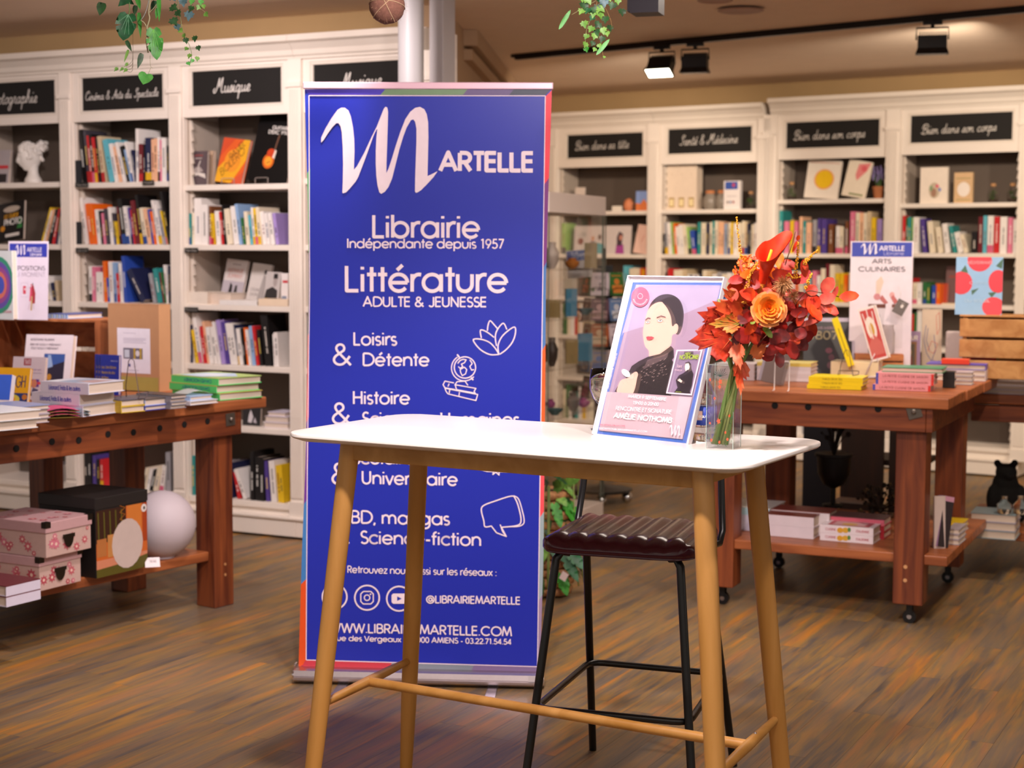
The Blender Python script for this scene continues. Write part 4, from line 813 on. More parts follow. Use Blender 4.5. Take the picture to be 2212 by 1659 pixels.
# ================================================================ LOOSE BOOKS AND DISPLAYS
def span(o, d, px):
    n = ray(px, 500).cross(ray(px, 1200)); return (CAM - o).dot(n) / d.dot(n)
def rise(o, u, py):
    x = 1106 + FPX * (o - CAM).dot(cR) / (o - CAM).dot(cF); n = ray(x, py).cross(cR); return (CAM - o).dot(n) / u.dot(n)
def draw(A, spec):
    for s in spec:
        k = s[0]
        if k == 'r': A.rect(*s[1:])
        elif k == 'c': A.disc(*s[1:])
        elif k == 'p': A.poly(s[1], s[2])
        elif k == 't': A.text(s[1], s[2], s[3], s[4], s[5], s[6], s[7] if len(s) > 7 else None)
        elif k == 's': A.stroke(s[1], s[2], s[3])
        elif k == 'L': logo(A, *s[1:])
def lay(label, c, z, ang, pxl, pxr, t, cover, side='L', top=None, text=None, tcol='#333344', group=None, flip=False, art=None, L=None, D=None, pg=None, ends=None):
    """a book lying flat; c = pixel of its nearest bottom corner on height z"""
    o = P(c[0], c[1], z) if not isinstance(c, Vector) else c
    b = Vector((cos(radians(ang)), sin(radians(ang)), 0)); a = Vector((-b.y, b.x, 0))
    L = L or span(o, a, pxl); D = D or span(o, b, pxr); L = max(.05, min(L, .45)); D = max(.05, min(D, .4))
    M = frame(o, b); r = thing('book', label, 'book', M @ Vector((D / 2, L / 2, 0)), group)
    ct = min(.003, t * .18); cm = mat(cover, .35, kind='print'); m = MB(M)
    m.box(0, D, 0, L, 0, ct).box(0, D, 0, L, t - ct, t, 1)
    if side == 'L': m.box(0, ct, 0, L, ct, t - ct)
    elif side == 'R': m.box(0, D, 0, ct, ct, t - ct)
    m.build('cover', [cm, mat(top or cover, .35, kind='print')], r)
    e = .004
    MB(M).box(ct if side == 'L' else e, D - e, ct if side == 'R' else e, L - e, ct, t - ct).build('pages', mat(pg, .8, kind='pages') if pg else PAGES, r)
    if text:
        if side == 'L': A = Art(M @ Vector((0, L, 0)), -a, (0, 0, 1)); ln = L
        else: A = Art(M @ Vector((0, 0, 0)), b, (0, 0, 1)); ln = D
        if side == 'L' and flip: A = Art(M @ Vector((0, 0, t)), a, (0, 0, -1))
        A.text(text[0], ln * text[1], ln * text[2], t * .3, t * text[3], tcol, t * text[3] * .14).build('spine_lettering', r)
    if ends:
        A = Art(M @ Vector((0, L, 0)), -a, (0, 0, 1), off=.0003).size(L, t); A.rect(0, 0, .045, 1, ends[0]); A.rect(.955, 0, 1, 1, ends[1]); A.build('spine_band', r)
    if art:
        A = Art(M @ Vector((0, L, t)), -a, b).size(L, D); draw(A, art); A.build('cover_print', r)
    return r, o + Vector((0, 0, t))
def face(name, label, cat, bl, z, yaw, pxr, pyt, t, lean, cover, art=None, roll=0, spine=None, pages=True, group=None, lt_col=None, w=None, h=None, print_name='cover_print', base=None):
    """an upright board, book or card seen from its front; bl = pixel of its lower left corner on height z, yaw = direction of its lower edge"""
    o = base if base is not None else P(bl[0], bl[1], z)
    x = Vector((cos(radians(yaw)), sin(radians(yaw)), 0)); bk = Vector((-x.y, x.x, 0)); up = (Vector((0, 0, 1)) * cos(radians(lean)) + bk * sin(radians(lean)))
    w = w or span(o, x, pxr); h = h or rise(o, up, pyt)
    if roll:
        ca, sa = cos(radians(roll)), sin(radians(roll)); x, up = x * ca - up * sa, up * ca + x * sa
        if roll < 0: o = o
        else: o = o + Vector((0, 0, w * sa))
    y = up.cross(x).normalized(); M = frame(o, x, y, up)
    r = thing(name, label, cat, o + x * w / 2, group)
    cm = mat(cover, .35, kind='print'); sm = mat(spine or cover, .35, kind='print')
    if pages and t > .006:
        ct = .002; MB(M).box(0, w, 0, ct, 0, h).box(0, w, t - ct, t, 0, h).box(0, ct, ct, t - ct, 0, h, 1).build('cover', [cm, sm], r)
        MB(M).box(ct, w - .003, ct, t - ct, .003, h - .003).build('pages', PAGES, r)
    else: MB(M).box(0, w, 0, t, 0, h).build('board', cm, r)
    if art: A = Art(o, x, up).size(w, h); A.clip = True; draw(A, art); A.build(print_name, r)
    return r, M, w, h
ZL = .877
# --- left table, front row
o = P(474, 866, ZL); G1 = 'three green art books piled on the left table corner'
for k, (dx, cov, txt) in enumerate(((0, '#54d873', None), (-.012, '#5be07a', 1), (-.004, '#5be07a', 1))):
    r, o2 = lay(('lowest', 'middle', 'topmost')[k] + ' green artist book of the pile at the left table corner', o + Vector((dx, 0, 0)), ZL, 50, 0, 0, .031, cov, 'L', top='#b4cf78' if k == 2 else '#c8b060', text=('DAVID HOCKNEY', .14, .72, .42) if txt else None, tcol='#0f62b0', group=G1, flip=True, L=.31, D=.235, art=[('p', [(.08, .1), (.6, .05), (.95, .5), (.5, .95), (.1, .7)], '#bcd0e8'), ('p', [(.3, .2), (.7, .3), (.6, .7), (.3, .6)], '#dfe6ee')] if k == 2 else None); o = o + Vector((0, 0, .0312))
lay('white paperback under a bent white leaflet, beside the green art books', (411, 876), ZL, 55, 402, 471, .016, '#e4e2ee', 'L', L=.15)
r, o = lay('blue-topped paperback on the white one, left of green books', P(408, 875, ZL) + Vector((.004, .006, .0162)), ZL, 55, 0, 0, .018, '#a9c6ea', 'L', L=.15, D=.125)
m = MB(frame(o + Vector((-.03, .03, .0006)), (cos(radians(40)), sin(radians(40)), 0)))
n = 6
for k in range(n):
    a0, a1 = k / n, (k + 1) / n; z0, z1 = .016 * sin(a0 * pi), .016 * sin(a1 * pi)
    m.add([(a0 * .13, 0, z0), (a1 * .13, 0, z1), (a1 * .13, .085, z1 + .004), (a0 * .13, .085, z0 + .004)], [(0, 1, 2, 3), (3, 2, 1, 0)])
tag(m.build('leaflet', mat('#eef2ee', .6, kind='paper')), 'bent white leaflet lying on the blue paperback, left table', 'leaflet')
for k in range(4):
    lay(('lowest', 'second lowest', 'third', 'topmost')[k] + ' grey paperback of the pile right of the wire easel', P(368, 884, ZL) + Vector((.004 * (k % 2), 0, .0135 * k)), ZL, 55, 0, 0, .0132, '#8d8a95', 'L', L=.2, D=.085, top='#4a4448' if k == 3 else None, group='grey paperbacks right of the wire easel')
r, o = lay('lower blue-spined book in front of the wire easel', (313, 888), ZL, 56, 300, 372, .019, '#3c48a8', 'L', L=.14)
r, o = lay('upper pale blue book in front of the wire easel', P(313, 888, ZL) + Vector((0, .004, .0192)), ZL, 56, 0, 0, .026, '#b9c4ee', 'L', L=.19, D=.13, top='#5c5654')
o = P(262, 893, ZL)
for k in range(2): lay(('lower', 'upper')[k] + ' yellow-spined book beside the three white Léonard books', o + Vector((0, 0, .0252 * k)), ZL, 52, 0, 0, .025, '#d8b73a', 'L', L=.12, D=.115, top='#55525e' if k else None, group='yellow-spined books beside the white pile')
o = P(179, 901, ZL); G2 = 'white thick books reading Léonard, Frida & les autres'
for k, (dx, dy) in enumerate(((0, 0), (-.012, 0), (.028, -.02))):
    lay(('lowest', 'middle', 'topmost')[k] + ' white thick book Léonard, Frida & les autres, on left table', o + Vector((dx, dy, .0425 * k)), ZL, 63, 0, 0, .042, '#dfe0f2', 'L', L=.235, D=.2, text=('Léonard, Frida & les autres', .18, .83, .42), tcol='#4a50b8', group=G2, art=[('p', [(.2, .1), (.7, .05), (.9, .6), (.4, .9)], '#9fb2cc'), ('p', [(.5, .3), (.95, .2), (.9, .8), (.6, .7)], '#c8a8a8'), ('r', .05, .05, .3, .4, '#e8eef8')] if k == 2 else None)
def brochure(label, px_, py_, cols, n, ang, L, D, grp):
    o = P(px_, py_, ZL)
    for k in range(n):
        M = frame(o + Vector((0, 0, .006 + k * .011)), (cos(radians(ang)), sin(radians(ang)), 0)); m = MB(M); q = 8
        for lay_, h_ in ((0, 0), (1, .012)):
            for i in range(q):
                a, b = i / q, (i + 1) / q; za, zb = h_ * sin(a * pi) + .0015 * lay_, h_ * sin(b * pi) + .0015 * lay_
                m.add([(a * D, 0, za), (b * D, 0, zb), (b * D, L, zb), (a * D, L, za), (a * D, 0, za + .001), (b * D, 0, zb + .001), (b * D, L, zb + .001), (a * D, L, za + .001)], [(0, 3, 2, 1), (4, 5, 6, 7), (0, 1, 5, 4), (2, 3, 7, 6)], lay_)
        tag(m.build('brochure', [mat(cols[0], .5, kind='paper'), mat(cols[1], .4, kind='print')], loc=o), label.replace('#', ('lowest', 'second', 'topmost')[k if n == 3 else k * 2]), 'brochure', grp)
brochure('# folded pale blue brochure between white books and pink brochures', 122, 904, ('#2a2c44', '#9cc8de'), 2, 35, .15, .13, 'folded pale blue brochures')
brochure('# folded pink brochure lying askew on the left table', 95, 908, ('#a89040', '#e85a8a'), 3, 28, .13, .13, 'folded pink brochures')
o = P(42, 918, ZL)
for k in range(4): lay(('lowest', 'second lowest', 'third', 'topmost')[k] + ' paperback of the pile left of the pink brochures', o + Vector((.004 * (k % 2), 0, .0165 * k)), ZL, 52, 0, 0, .016, '#b9aeb8', None, L=.2, D=.125, top='#8f9cc8' if k == 3 else None, group='paperbacks left of the pink brochures')
o = P(-28, 934, ZL)
for k in range(2): lay(('lower', 'upper')[k] + ' thick white hardcover at the left photo edge of the table', o + Vector((.01 * k, 0, .033 * k)), ZL, 50, 0, 0, .032, '#e2e2e6', None, L=.24, D=.2, top='#eceff2', group='white hardcovers at the left photo edge')
# --- crate on the left table
CRW = wood('#7a4223', '#b0683c', (18, 18, 2), .2, .6, .3, 'crate_wood'); CRH = wood('#8a4d2a', '#bf7a48', (2, 18, 18), .2, .6, .3, 'crate_slat')
cy = -18; cx_ = Vector((cos(radians(cy)), sin(radians(cy)), 0)); cyv = Vector((-cx_.y, cx_.x, 0))
co = P(222, 836, ZL); CRM = frame(co, cx_); cwid = .62; chh = .305; cdp = .3
cr = thing('wooden_crate', 'open pine crate lying on its side, with art books inside, on left table', 'crate', co - cx_ * .3)
for (x0, x1, y0, y1, z0, z1, nm) in ((-cwid, 0, 0, .09, chh - .012, chh, 'slat'), (-cwid, 0, .1, .19, chh - .012, chh, 'slat'), (-cwid, 0, .2, .3, chh - .012, chh, 'slat'), (-cwid, 0, 0, .09, 0, .012, 'slat'), (-cwid, 0, .1, .19, 0, .012, 'slat'), (-cwid, 0, .2, .3, 0, .012, 'slat'),
    (-cwid, -.001, .288, .3, .013, .14, 'back_slat'), (-cwid, -.001, .288, .3, .16, .288, 'back_slat'), (-.016, 0, 0, .13, .013, chh - .013, 'side_board'), (-.016, 0, .165, .286, .013, chh - .013, 'side_board'), (-cwid, -cwid + .016, 0, .286, .013, chh - .013, 'side_board'), (-.03, .0, -.012, -.001, 0, chh, 'corner_batten'), (-cwid, -cwid + .03, -.012, -.001, 0, chh, 'corner_batten'), (-.05, -.017, .25, .287, .013, chh - .013, 'corner_batten')):
    MB(CRM).box(x0, x1, y0, y1, z0, z1).build(nm, CRW if nm in ('side_board', 'corner_batten') else CRH, cr, bevel=.0015)
face('book', 'large white photography book Tout nous y préparait, inside the crate', 'book', (47, 836), ZL + .012, -14, 149, 722, .032, 12, '#dcd2da', [('t', 'WOLFGANG TILLMANS', .1, .6, .885, .04, '#4a3c50'), ('t', "RIEN NE NOUS Y PRÉPARAIT", .1, .75, .79, .038, '#4a3c50'), ('t', 'TOUT NOUS Y PRÉPARAIT', .12, .7, .72, .038, '#4a3c50'), ('r', .42, .03, .86, .64, '#39569a'), ('p', [(.42, .35), (.6, .42), (.86, .5), (.86, .03), (.42, .03)], '#2a2438'), ('c', .56, .2, .05, .06, '#b07a2a'), ('p', [(.5, .62), (.56, .62), (.62, .4), (.5, .36)], '#8fa6cc')], spine='#6a5a6a')
face('book', 'white book on pop art standing in front of the photography book', 'book', (22, 862), ZL, -16, 92, 770, .018, 10, '#dccdd8', [('r', .34, .8, .56, .96, '#a83a48'), ('L', .36, .54, .82, .94, '#e8dce4'), ('t', 'BRÈVE FRANCE "POP ART"', .1, .9, .68, .035, '#8a5aa0'), ('r', .2, .62, .9, .63, '#9a8ab0'), ('r', .55, .3, .85, .48, '#6a3c98'), ('c', .7, .38, .09, .1, '#d88a6a'), ('r', .8, .36, .9, .42, '#e04a58'), ('p', [(.6, .1), (.8, .08), (.85, .24), (.68, .28)], '#5a5478')], spine='#b03a4a')
r, M, w, h = face('book', 'yellow and starry-blue painter book standing tilted, text VAN GOGH', 'book', (-34, 878), ZL, -12, 57, 793, .02, 14, '#e8ac22', [('r', 0, 0, 1, .36, '#2c3c78'), ('t', 'VAN GOGH', .02, .92, .5, .3, '#4c3c64', .004), ('r', .2, .42, .7, .43, '#8a6a30'), ('c', .62, .2, .2, .13, '#d8c84a'), ('c', .62, .2, .1, .07, '#e8962a'), ('c', .2, .12, .1, .06, '#b8c86a'), ('c', .93, .26, .06, .07, '#c87a30'), ('p', [(.75, 0), (1, 0), (1, .12), (.85, .1)], '#3e6a58')])
face('box', 'blue-topped white game box at the left photo edge, before the yellow book', 'box', (-60, 892), ZL, -10, 17, 808, .03, 16, '#e6e0ea', [('r', 0, .35, 1, 1, '#3e6ae0'), ('p', [(.0, .35), (.6, .35), (.9, .0), (.0, .0)], '#e9e2ec')], pages=False, print_name='printed_panel')
G3 = 'blue Très Riches Heures booklets standing together'
o = P(204, 851, ZL)
xb = Vector((cos(radians(-24)), sin(radians(-24)), 0)); yb_ = Vector((-xb.y, xb.x, 0))
for k in range(3):
    q = o + xb * (.011 * k - .02) * 0 - yb_ * 0 + Vector((.0, 0, 0)) + xb * (.019 * k) - yb_ * .006 * k
    face('book', ('leftmost', 'middle', 'front right')[k] + ' of three standing blue Très Riches Heures booklets with gold title', 'book', None, ZL, -24, 0, 0, .014, 3, '#2433a0', [('t', 'ARMAND COLIN', .55, .93, .84, .025, '#c8c8e8'), ('t', 'Les Très Riches', .08, .85, .66, .07, '#b49a5a'), ('t', 'Heures du duc', .08, .8, .53, .07, '#b49a5a'), ('t', 'de Berry', .08, .45, .4, .07, '#b49a5a'), ('c', .5, .2, .17, .14, '#3a3f80'), ('c', .5, .2, .15, .125, '#26349c'), ('c', .5, .2, .06, .05, '#b49a5a')], spine='#e4e2ee', base=q, w=.100, h=.172, group=G3)
# kraft card wrapped in film with a printed label, and the wire easel
KR = '#b98a64'
r, M, w, h = face('cardboard_box', 'tall brown cardboard box wrapped in film, white printed label on front', 'box', (236, 840), ZL, -30, 345, 655, .075, 0, KR, [('r', 0, 0, .98, .16, '#a89a50'), ('r', .18, .2, .83, .72, '#e9e4f2'), ('r', .3, .66, .55, .664, '#a098b0'), ('r', .3, .6, .75, .605, '#b0a8c0'), ('r', .3, .585, .75, .59, '#b0a8c0'), ('r', .3, .57, .7, .575, '#b0a8c0'), ('r', .3, .55, .75, .555, '#b0a8c0'), ('r', .3, .365, .68, .49, '#6b6478'), ('r', .32, .38, .42, .47, '#c8d0e0'), ('r', .5, .365, .54, .49, '#b89a3a'), ('r', .62, .365, .66, .49, '#b89a3a'), ('c', .58, .43, .04, .035, '#d8d4dc'), ('c', .42, .29, .02, .02, '#4a4a90'), ('c', .52, .29, .03, .02, '#bbb6c8'), ('c', .52, .29, .024, .015, '#e9e4f2'), ('r', .4, .23, .6, .236, '#b0a8c0')], pages=False, print_name='paper_label')
m = MB(M); m.box(-.004, w + .004, -.003, .078, h + .0005, h + .002); m.build('film_wrap', mat('#ffffff', .08, trans=1, alpha=.25), r)
def easel(label, px_, py_, z, s, yaw):
    o = P(px_, py_, z); M = frame(o, (cos(radians(yaw)), sin(radians(yaw)), 0)); r = thing('wire_easel', label, 'book easel', o)
    WM = mat('#5a4a50', .35, .7)
    MB(M).tube([(-.045 * s, .03, .004), (-.04 * s, .02, .05 * s), (-.012 * s, .0, .15 * s), (0, 0, .158 * s), (.012 * s, .0, .15 * s), (.04 * s, -.01, .012), (.045 * s, -.03, .004)], .0016, 6).build('wire_arch', WM, r, smooth=True)
    MB(M).tube([(-.045 * s, .03, .004), (-.05 * s, -.0, .004), (-.045 * s, .0, .03 * s), (.06 * s, .02, .03 * s), (.075 * s, -.0, .03 * s), (.075 * s, -.02, .008), (.045 * s, -.03, .004)], .0016, 6).build('wire_foot', WM, r, smooth=True)
    return r
easel('tall empty wire book easel standing before the cardboard box', 285, 862, ZL + .045, 1.0, -20)
# --- on top of the crate
zc = ZL + chh
face('book', 'thick book with swirling rainbow cover at the far left, on the crate', 'book', (-40, 688.5), zc, -30, 29, 541, .028, 0, '#dfe6ea', [('c', .55, .5, .5, .42, '#3a9a7c'), ('c', .55, .5, .42, .35, '#6a52b0'), ('c', .57, .5, .33, .27, '#a04c98'), ('c', .58, .5, .24, .2, '#e07a6a'), ('c', .6, .5, .15, .13, '#4a5ac8'), ('t', 'COULEURS', .7, .95, .1, .03, '#d0607a')], spine='#cdbfd0')
r, M, w, h = face('sign_holder', 'small white sign in acrylic holder, XPOSITIONS DU MOMENT, on the crate', 'sign', (17, 690), zc, -16, 103, 521, .002, 3, '#e4d9ea', [('r', .03, .8, .97, .97, '#3039a8'), ('L', .18, .44, .82, .955, '#efe6f0'), ('t', 'ARTELLE', .47, .84, .865, .055, '#efe6f0', .0022), ('t', 'Librairie', .55, .84, .815, .04, '#efe6f0'), ('t', 'EXPOSITIONS', .08, .92, .63, .055, '#4a3c52', .0022), ('t', 'DU MOMENT', .1, .92, .55, .055, '#8a7c94', .0012), ('s', [(.33, .29), (.5, .29), (.5, .47), (.33, .47), (.33, .29)], .0008, '#b09ab0'), ('r', .38, .33, .45, .43, '#d0405a'), ('c', .425, .39, .015, .015, '#f0e4ec'), ('s', [(.5, .4), (.57, .42)], .001, '#7a4a5a'), ('p', [(.56, .42), (.6, .42), (.61, .24), (.54, .24)], '#d85070'), ('p', [(.6, .44), (.64, .44), (.69, .34), (.68, .21), (.61, .21)], '#a8303c'), ('p', [(.585, .3), (.62, .3), (.61, .12), (.57, .12)], '#c8a878'), ('c', .585, .445, .012, .014, '#e04a5a'), ('c', .625, .455, .012, .014, '#3a2a34'), ('s', [(.56, .24), (.52, .13)], .0012, '#b06a7a'), ('s', [(.6, .2), (.6, .13)], .0012, '#6a4a4a'), ('s', [(.64, .21), (.66, .135)], .0012, '#7a4a4a')], pages=False, print_name='printed_sheet')
MB(M).box(-.003, w + .003, -.003, -.0018, -.001, h + .002).box(-.003, w + .003, -.001, .06, -.004, -.001).build('acrylic_holder', mat('#ffffff', .03, trans=1, alpha=.12), r)
lay('flat thick book with blue and yellow doodled spine lying on the crate', (146, 689), zc, 62, 99, 222, .022, '#8fb4e4', 'L', art=None, top='#4a5a9a', L=.13)
o = P(146, 689, zc); b = Vector((cos(radians(62)), sin(radians(62)), 0)); a = Vector((-b.y, b.x, 0)); A = Art(o + a * .13, -a, (0, 0, 1)).size(.13, .022)
for k in range(16): x = .03 + k * .06; A.stroke([(x, .1), (x + .03, .5), (x - .01, .9)], .0022, ['#e8d84a', '#2f4fb0', '#eef4f4', '#2a3470'][k % 4])
A.build('spine_print', bpy.data.objects[max((x.name for x in bpy.data.objects if x.get('label', '').startswith('flat thick book')), default='')])
# --- lower shelf of the left table
ZS = .241
def floral_box(label, c, L, D, hb, hl, z, seed, lid):
    o = P(c[0], c[1], z) if not isinstance(c, Vector) else c; ang = 62; b = Vector((cos(radians(ang)), sin(radians(ang)), 0)); M = frame(o, b); rr = random.Random(seed)
    r = thing('storage_box', label, 'storage box', M @ Vector((D / 2, L / 2, 0)), 'pink floral storage boxes')
    MB(M).box(0, D, 0, L, 0, hb).build('box_body', mat('#c9a9a0', .6, kind='paper'), r, bevel=.002)
    MB(M).box(-.004, D + .004, -.004, L + .004, hb - hl + .001, hb + .006).build('lid', mat('#c59c9e', .55, kind='paper'), r, bevel=.003)
    def flowers(A, w, h, n, s):
        for k in range(n):
            u, v = rr.uniform(.08, .92) * w, rr.uniform(.1, .9) * h; R = s * rr.uniform(.6, 1.2); R = min(R, u, w - u, v, h - v)
            if R < .004: continue
            if rr.random() < .4: A.poly([(u + R * .9 * cos(t) * (1 + .3 * cos(3 * t)) * .7, v + R * .6 * sin(t)) for t in [2 * pi * q / 12 for q in range(12)]], rr.choice(['#8a7a3e', '#a08a50', '#6e7040']))
            A.poly([(u + R * cos(t) * (1 if q % 2 == 0 else .55), v + R * sin(t) * (1 if q % 2 == 0 else .55)) for q, t in [(q, pi * q / 8) for q in range(16)]], rr.choice(['#c4606c', '#b84c5c', '#d0788a'])); A.disc(u, v, R * .28, R * .28, '#e8c8b8', 8)
    A = Art(M @ Vector((0, L, 0)), M.to_3x3() @ Vector((0, -1, 0)), (0, 0, 1)); flowers(A, L, hb - hl, 9, .022); A.build('flower_print', r)
    A = Art(M @ Vector((0, 0, 0)), M.to_3x3() @ Vector((1, 0, 0)), (0, 0, 1)); flowers(A, D, hb - hl, 9, .022); A.build('flower_print', r)
    A = Art(M @ Vector((-.004, -.004, hb + .006)), M.to_3x3() @ Vector((1, 0, 0)), M.to_3x3() @ Vector((0, 1, 0))); flowers(A, D, L, 14, .02); A.build('flower_print', r)
    hm = mat('#4c463e', .3, .9)
    H = MB(M @ T(D * .48, -.0045, (hb - hl) * .5) @ RX(pi / 2)); H.box(-.03, .03, .016, .03, 0, .003); n = 10
    H.prism([(.024 * cos(pi + pi * k / n), .016 + .036 * sin(pi + pi * k / n)) for k in range(n + 1)], 0, .002); H.build('label_holder', hm, r)
    for q in ((0, 0), (D, 0)):
        MB(M).box(q[0] - .006 if q[0] == 0 else q[0] - .02, q[0] + .02 if q[0] == 0 else q[0] + .006, -.006, .016, hb - .014, hb + .008).build('corner_cap', hm, r)
    return M, L, D
fo = P(86, 1278, ZS)
floral_box('lower pink floral storage box with metal label holder, on the low shelf', fo, .3, .215, .12, .03, ZS, 5, 0)
floral_box('upper pink floral storage box with lid, stacked on the other one', fo + Vector((.03, -.012, .127)), .33, .235, .125, .035, ZS, 9, 0)
o = P(14, 1312, ZS)
for k in range(2): lay(('lower', 'upper')[k] + ' thick book of the pair before the pink floral boxes', o + Vector((.0, 0, .038 * k)), ZS, 60, 0, 0, .037, '#d9d2e4', 'R', L=.26, D=.16, top='#6a2c34', group='thick books before the floral boxes')
lo = P(208, 1250, ZS); lb = Vector((cos(radians(60)), sin(radians(60)), 0)); LM_ = frame(lo, lb); Ld, Ll, Lh = .285, .30, .31
lx = thing('lamp_box', 'black-lidded cardboard lamp box with an orange photo of a round lamp', 'box', LM_ @ Vector((Ld / 2, Ll / 2, 0)))
MB(LM_).box(0, Ld, 0, Ll, 0, Lh - .045).build('carton', mat('#1c1919', .5, kind='paper'), lx, bevel=.002); MB(LM_).box(-.002, Ld + .002, -.002, Ll + .002, Lh - .045, Lh).build('lid', mat('#241f1e', .5, kind='paper'), lx, bevel=.002)
A = Art(lo, lb, (0, 0, 1)).size(Ld, Lh - .045)
draw(A, [('r', .01, 0, .99, .98, '#c9652a'), ('r', .01, .0, .99, .25, '#cf8464'), ('p', [(.01, .0), (.99, .0), (.99, .2), (.5, .14), (.01, .12)], '#5a521c'), ('r', .01, .5, .58, .98, '#3a1f14'), ('r', .6, .4, .88, .98, '#d07a34'), ('r', .9, .4, .99, .98, '#a8431c')])
for k in range(5): A.stroke([(.06 + k * .11, .5), (.05 + k * .11, .95)], .006, '#5f5a20')
for k in range(4): A.stroke([(.46, .6 + k * .1), (.56, .66 + k * .1), (.46, .7 + k * .1)], .002, '#b06a20')
draw(A, [('r', .02, .3, .2, .56, '#b5713c'), ('r', .22, .27, .48, .6, '#c08448'), ('c', .6, .42, .3, .37, '#cbb8b0'), ('c', .93, .9, .055, .06, '#e2dad6'), ('c', .935, .9, .02, .025, '#4a3c3c')])
A.build('lamp_photo', lx)
A = Art(lo, lb, (0, 0, 1)); A.disc(Ld * .55, Lh - .015, .005, .005, '#cfc6c2', 10); A.text('newgarden', Ld * .44, Ld * .68, Lh - .034, .009, '#b8aeaa').build('brand_mark', lx)
gp = P(350, 1213, ZS); gp = W(350, 1213, gp.y + .10)
gl = thing('globe_lamp', 'white matte globe lamp resting on the low shelf beside the lamp box', 'lamp', (gp.x, gp.y, ZS))
gR = .139
prof = [(.052, 0)] + [(gR * cos(radians(a)), gR * .98 + gR * sin(radians(a))) for a in range(-66, 91, 6)]
MB().lathe(prof, (gp.x, gp.y, ZS), 40).build('globe', mat('#cdc0c6', .55), gl, smooth=True); MB().lathe([(.055, -.0), (.055, .012), (.05, .014)], (gp.x, gp.y, ZS), 24).build('base_ring', mat('#b8adb2', .5), gl)
face('price_card', 'small white folded price card at the edge of the low shelf', 'price card', (314, 1226), ZS, 18, 343, 1204, .001, 35, '#e6d9dc', [('t', '79,90', .3, .75, .45, .22, '#5a4a50'), ('r', .2, .75, .8, .77, '#8a7a80')], pages=False, print_name='price_print', w=.058, h=.042)
# ================================================================ THINGS IN THE LEFT BOOKCASES
def onshelf(F, px_, y, z, d): return F.w(F.V(px_, y, d)[0], d, z)
YL = -26.57; YR = -33.02
def fshelf(F, yaw, label, x0, x1, yb, yt, z, d, lean, cover, art=None, name='book', cat='book', t=.02, roll=0, spine=None, pages=True, group=None, dy=0):
    o = onshelf(F, x0, yb, z, d); return face(name, label, cat, None, z, yaw + dy, x1, yt, t, lean, cover, art, roll, spine, pages, group, base=o)
# bust
bo = onshelf(LB, 70, 394, 1.876, .14); bu = thing('bust', 'white classical plaster bust of a woman with curled bun hair', 'bust', bo)
PLA = mat('#e9e2da', .55, kind='paint'); BM = frame(bo, (cos(radians(-60)), sin(radians(-60)), 0))  # local -y is where the face looks
s = 1.0
MB(BM).lathe([(.058, 0), (.062, .012), (.056, .028), (.042, .045), (.036, .065), (.036, .105)], (0, .005, 0), 28, sy=.8).build('neck_base', PLA, bu, smooth=True)
def headfn(v):
    x, y, z = v
    f = 1.0
    if y < 0:
        y *= 1.02
        nose = math.exp(-((x / .12) ** 2)) * math.exp(-(((z + .08) / .26) ** 2)) * .26; brow = -math.exp(-((abs(x) - .38) ** 2) / .03) * math.exp(-((z - .12) ** 2) / .015) * .12
        chin = math.exp(-((x / .25) ** 2)) * math.exp(-(((z + .86) / .2) ** 2)) * .2; lip = math.exp(-((x / .22) ** 2)) * math.exp(-(((z + .48) / .07) ** 2)) * .09
        y -= nose + brow + chin + lip
    x *= 1 - .28 * max(0, -z)
    return (x, y, z)
MB(BM @ T(0, -.015, .15) @ RX(.28) @ Matrix.Scale(1.22, 4)).ball((0, 0, 0), (.043, .052, .062), 44, fn=headfn).build('head', PLA, bu, smooth=True)
rr = random.Random(4); hm = MB(BM @ T(0, -.015, .15) @ RX(.28) @ Matrix.Scale(1.22, 4))
for k in range(120):
    t = rr.uniform(-pi, pi); ph = rr.uniform(-.1, 1.45)
    dx, dy_, dz = cos(ph) * sin(t), cos(ph) * cos(t), sin(ph)
    if dy_ < -.45 and dz < .55: continue
    if abs(dx) > .75 and dz < -.05 and dy_ < .1: continue
    hm.ball((dx * .045, .004 + dy_ * .054, dz * .064), rr.uniform(.008, .013), 7)
for k in range(40): hm.ball((rr.gauss(0, .012), .066 + rr.gauss(0, .011), .028 + rr.gauss(0, .013)), rr.uniform(.008, .014), 7)
for k in range(10): hm.ball((rr.gauss(0, .02), .05, -.02 + rr.gauss(0, .01)), .009, 7)
tag(hm.build('hair', PLA, bu, smooth=True), kind='stuff')
fshelf(LB, YL, 'grey and red paperback beside the white bust, cut by photo edge', -22, 17, 394, 325, 1.876, .12, 8, '#b0a6a8', [('r', .2, .45, .95, .55, '#c8323c'), ('r', .3, .05, .9, .3, '#2a2426')])
fshelf(LB, YL, 'black photo guide book leaning on the second shelf, LE GUIDE PHOTO', -10, 49, 529, 442, 1.529, .05, 14, '#171415', [('t', 'LE GUIDE', .3, .8, .6, .1, '#e0a020', .004), ('t', 'PHOTO', .3, .92, .42, .15, '#eae6e0', .006), ('c', .55, .82, .3, .08, '#b8a898'), ('p', [(.75, .3), (.95, .3), (.9, .6)], '#2f7a3c'), ('r', .35, .12, .85, .2, '#d8d0c8'), ('c', .25, .35, .08, .07, '#d08a20')], roll=-9)
for nm, px_, txt in (('white bookcase', 0, 0),): pass
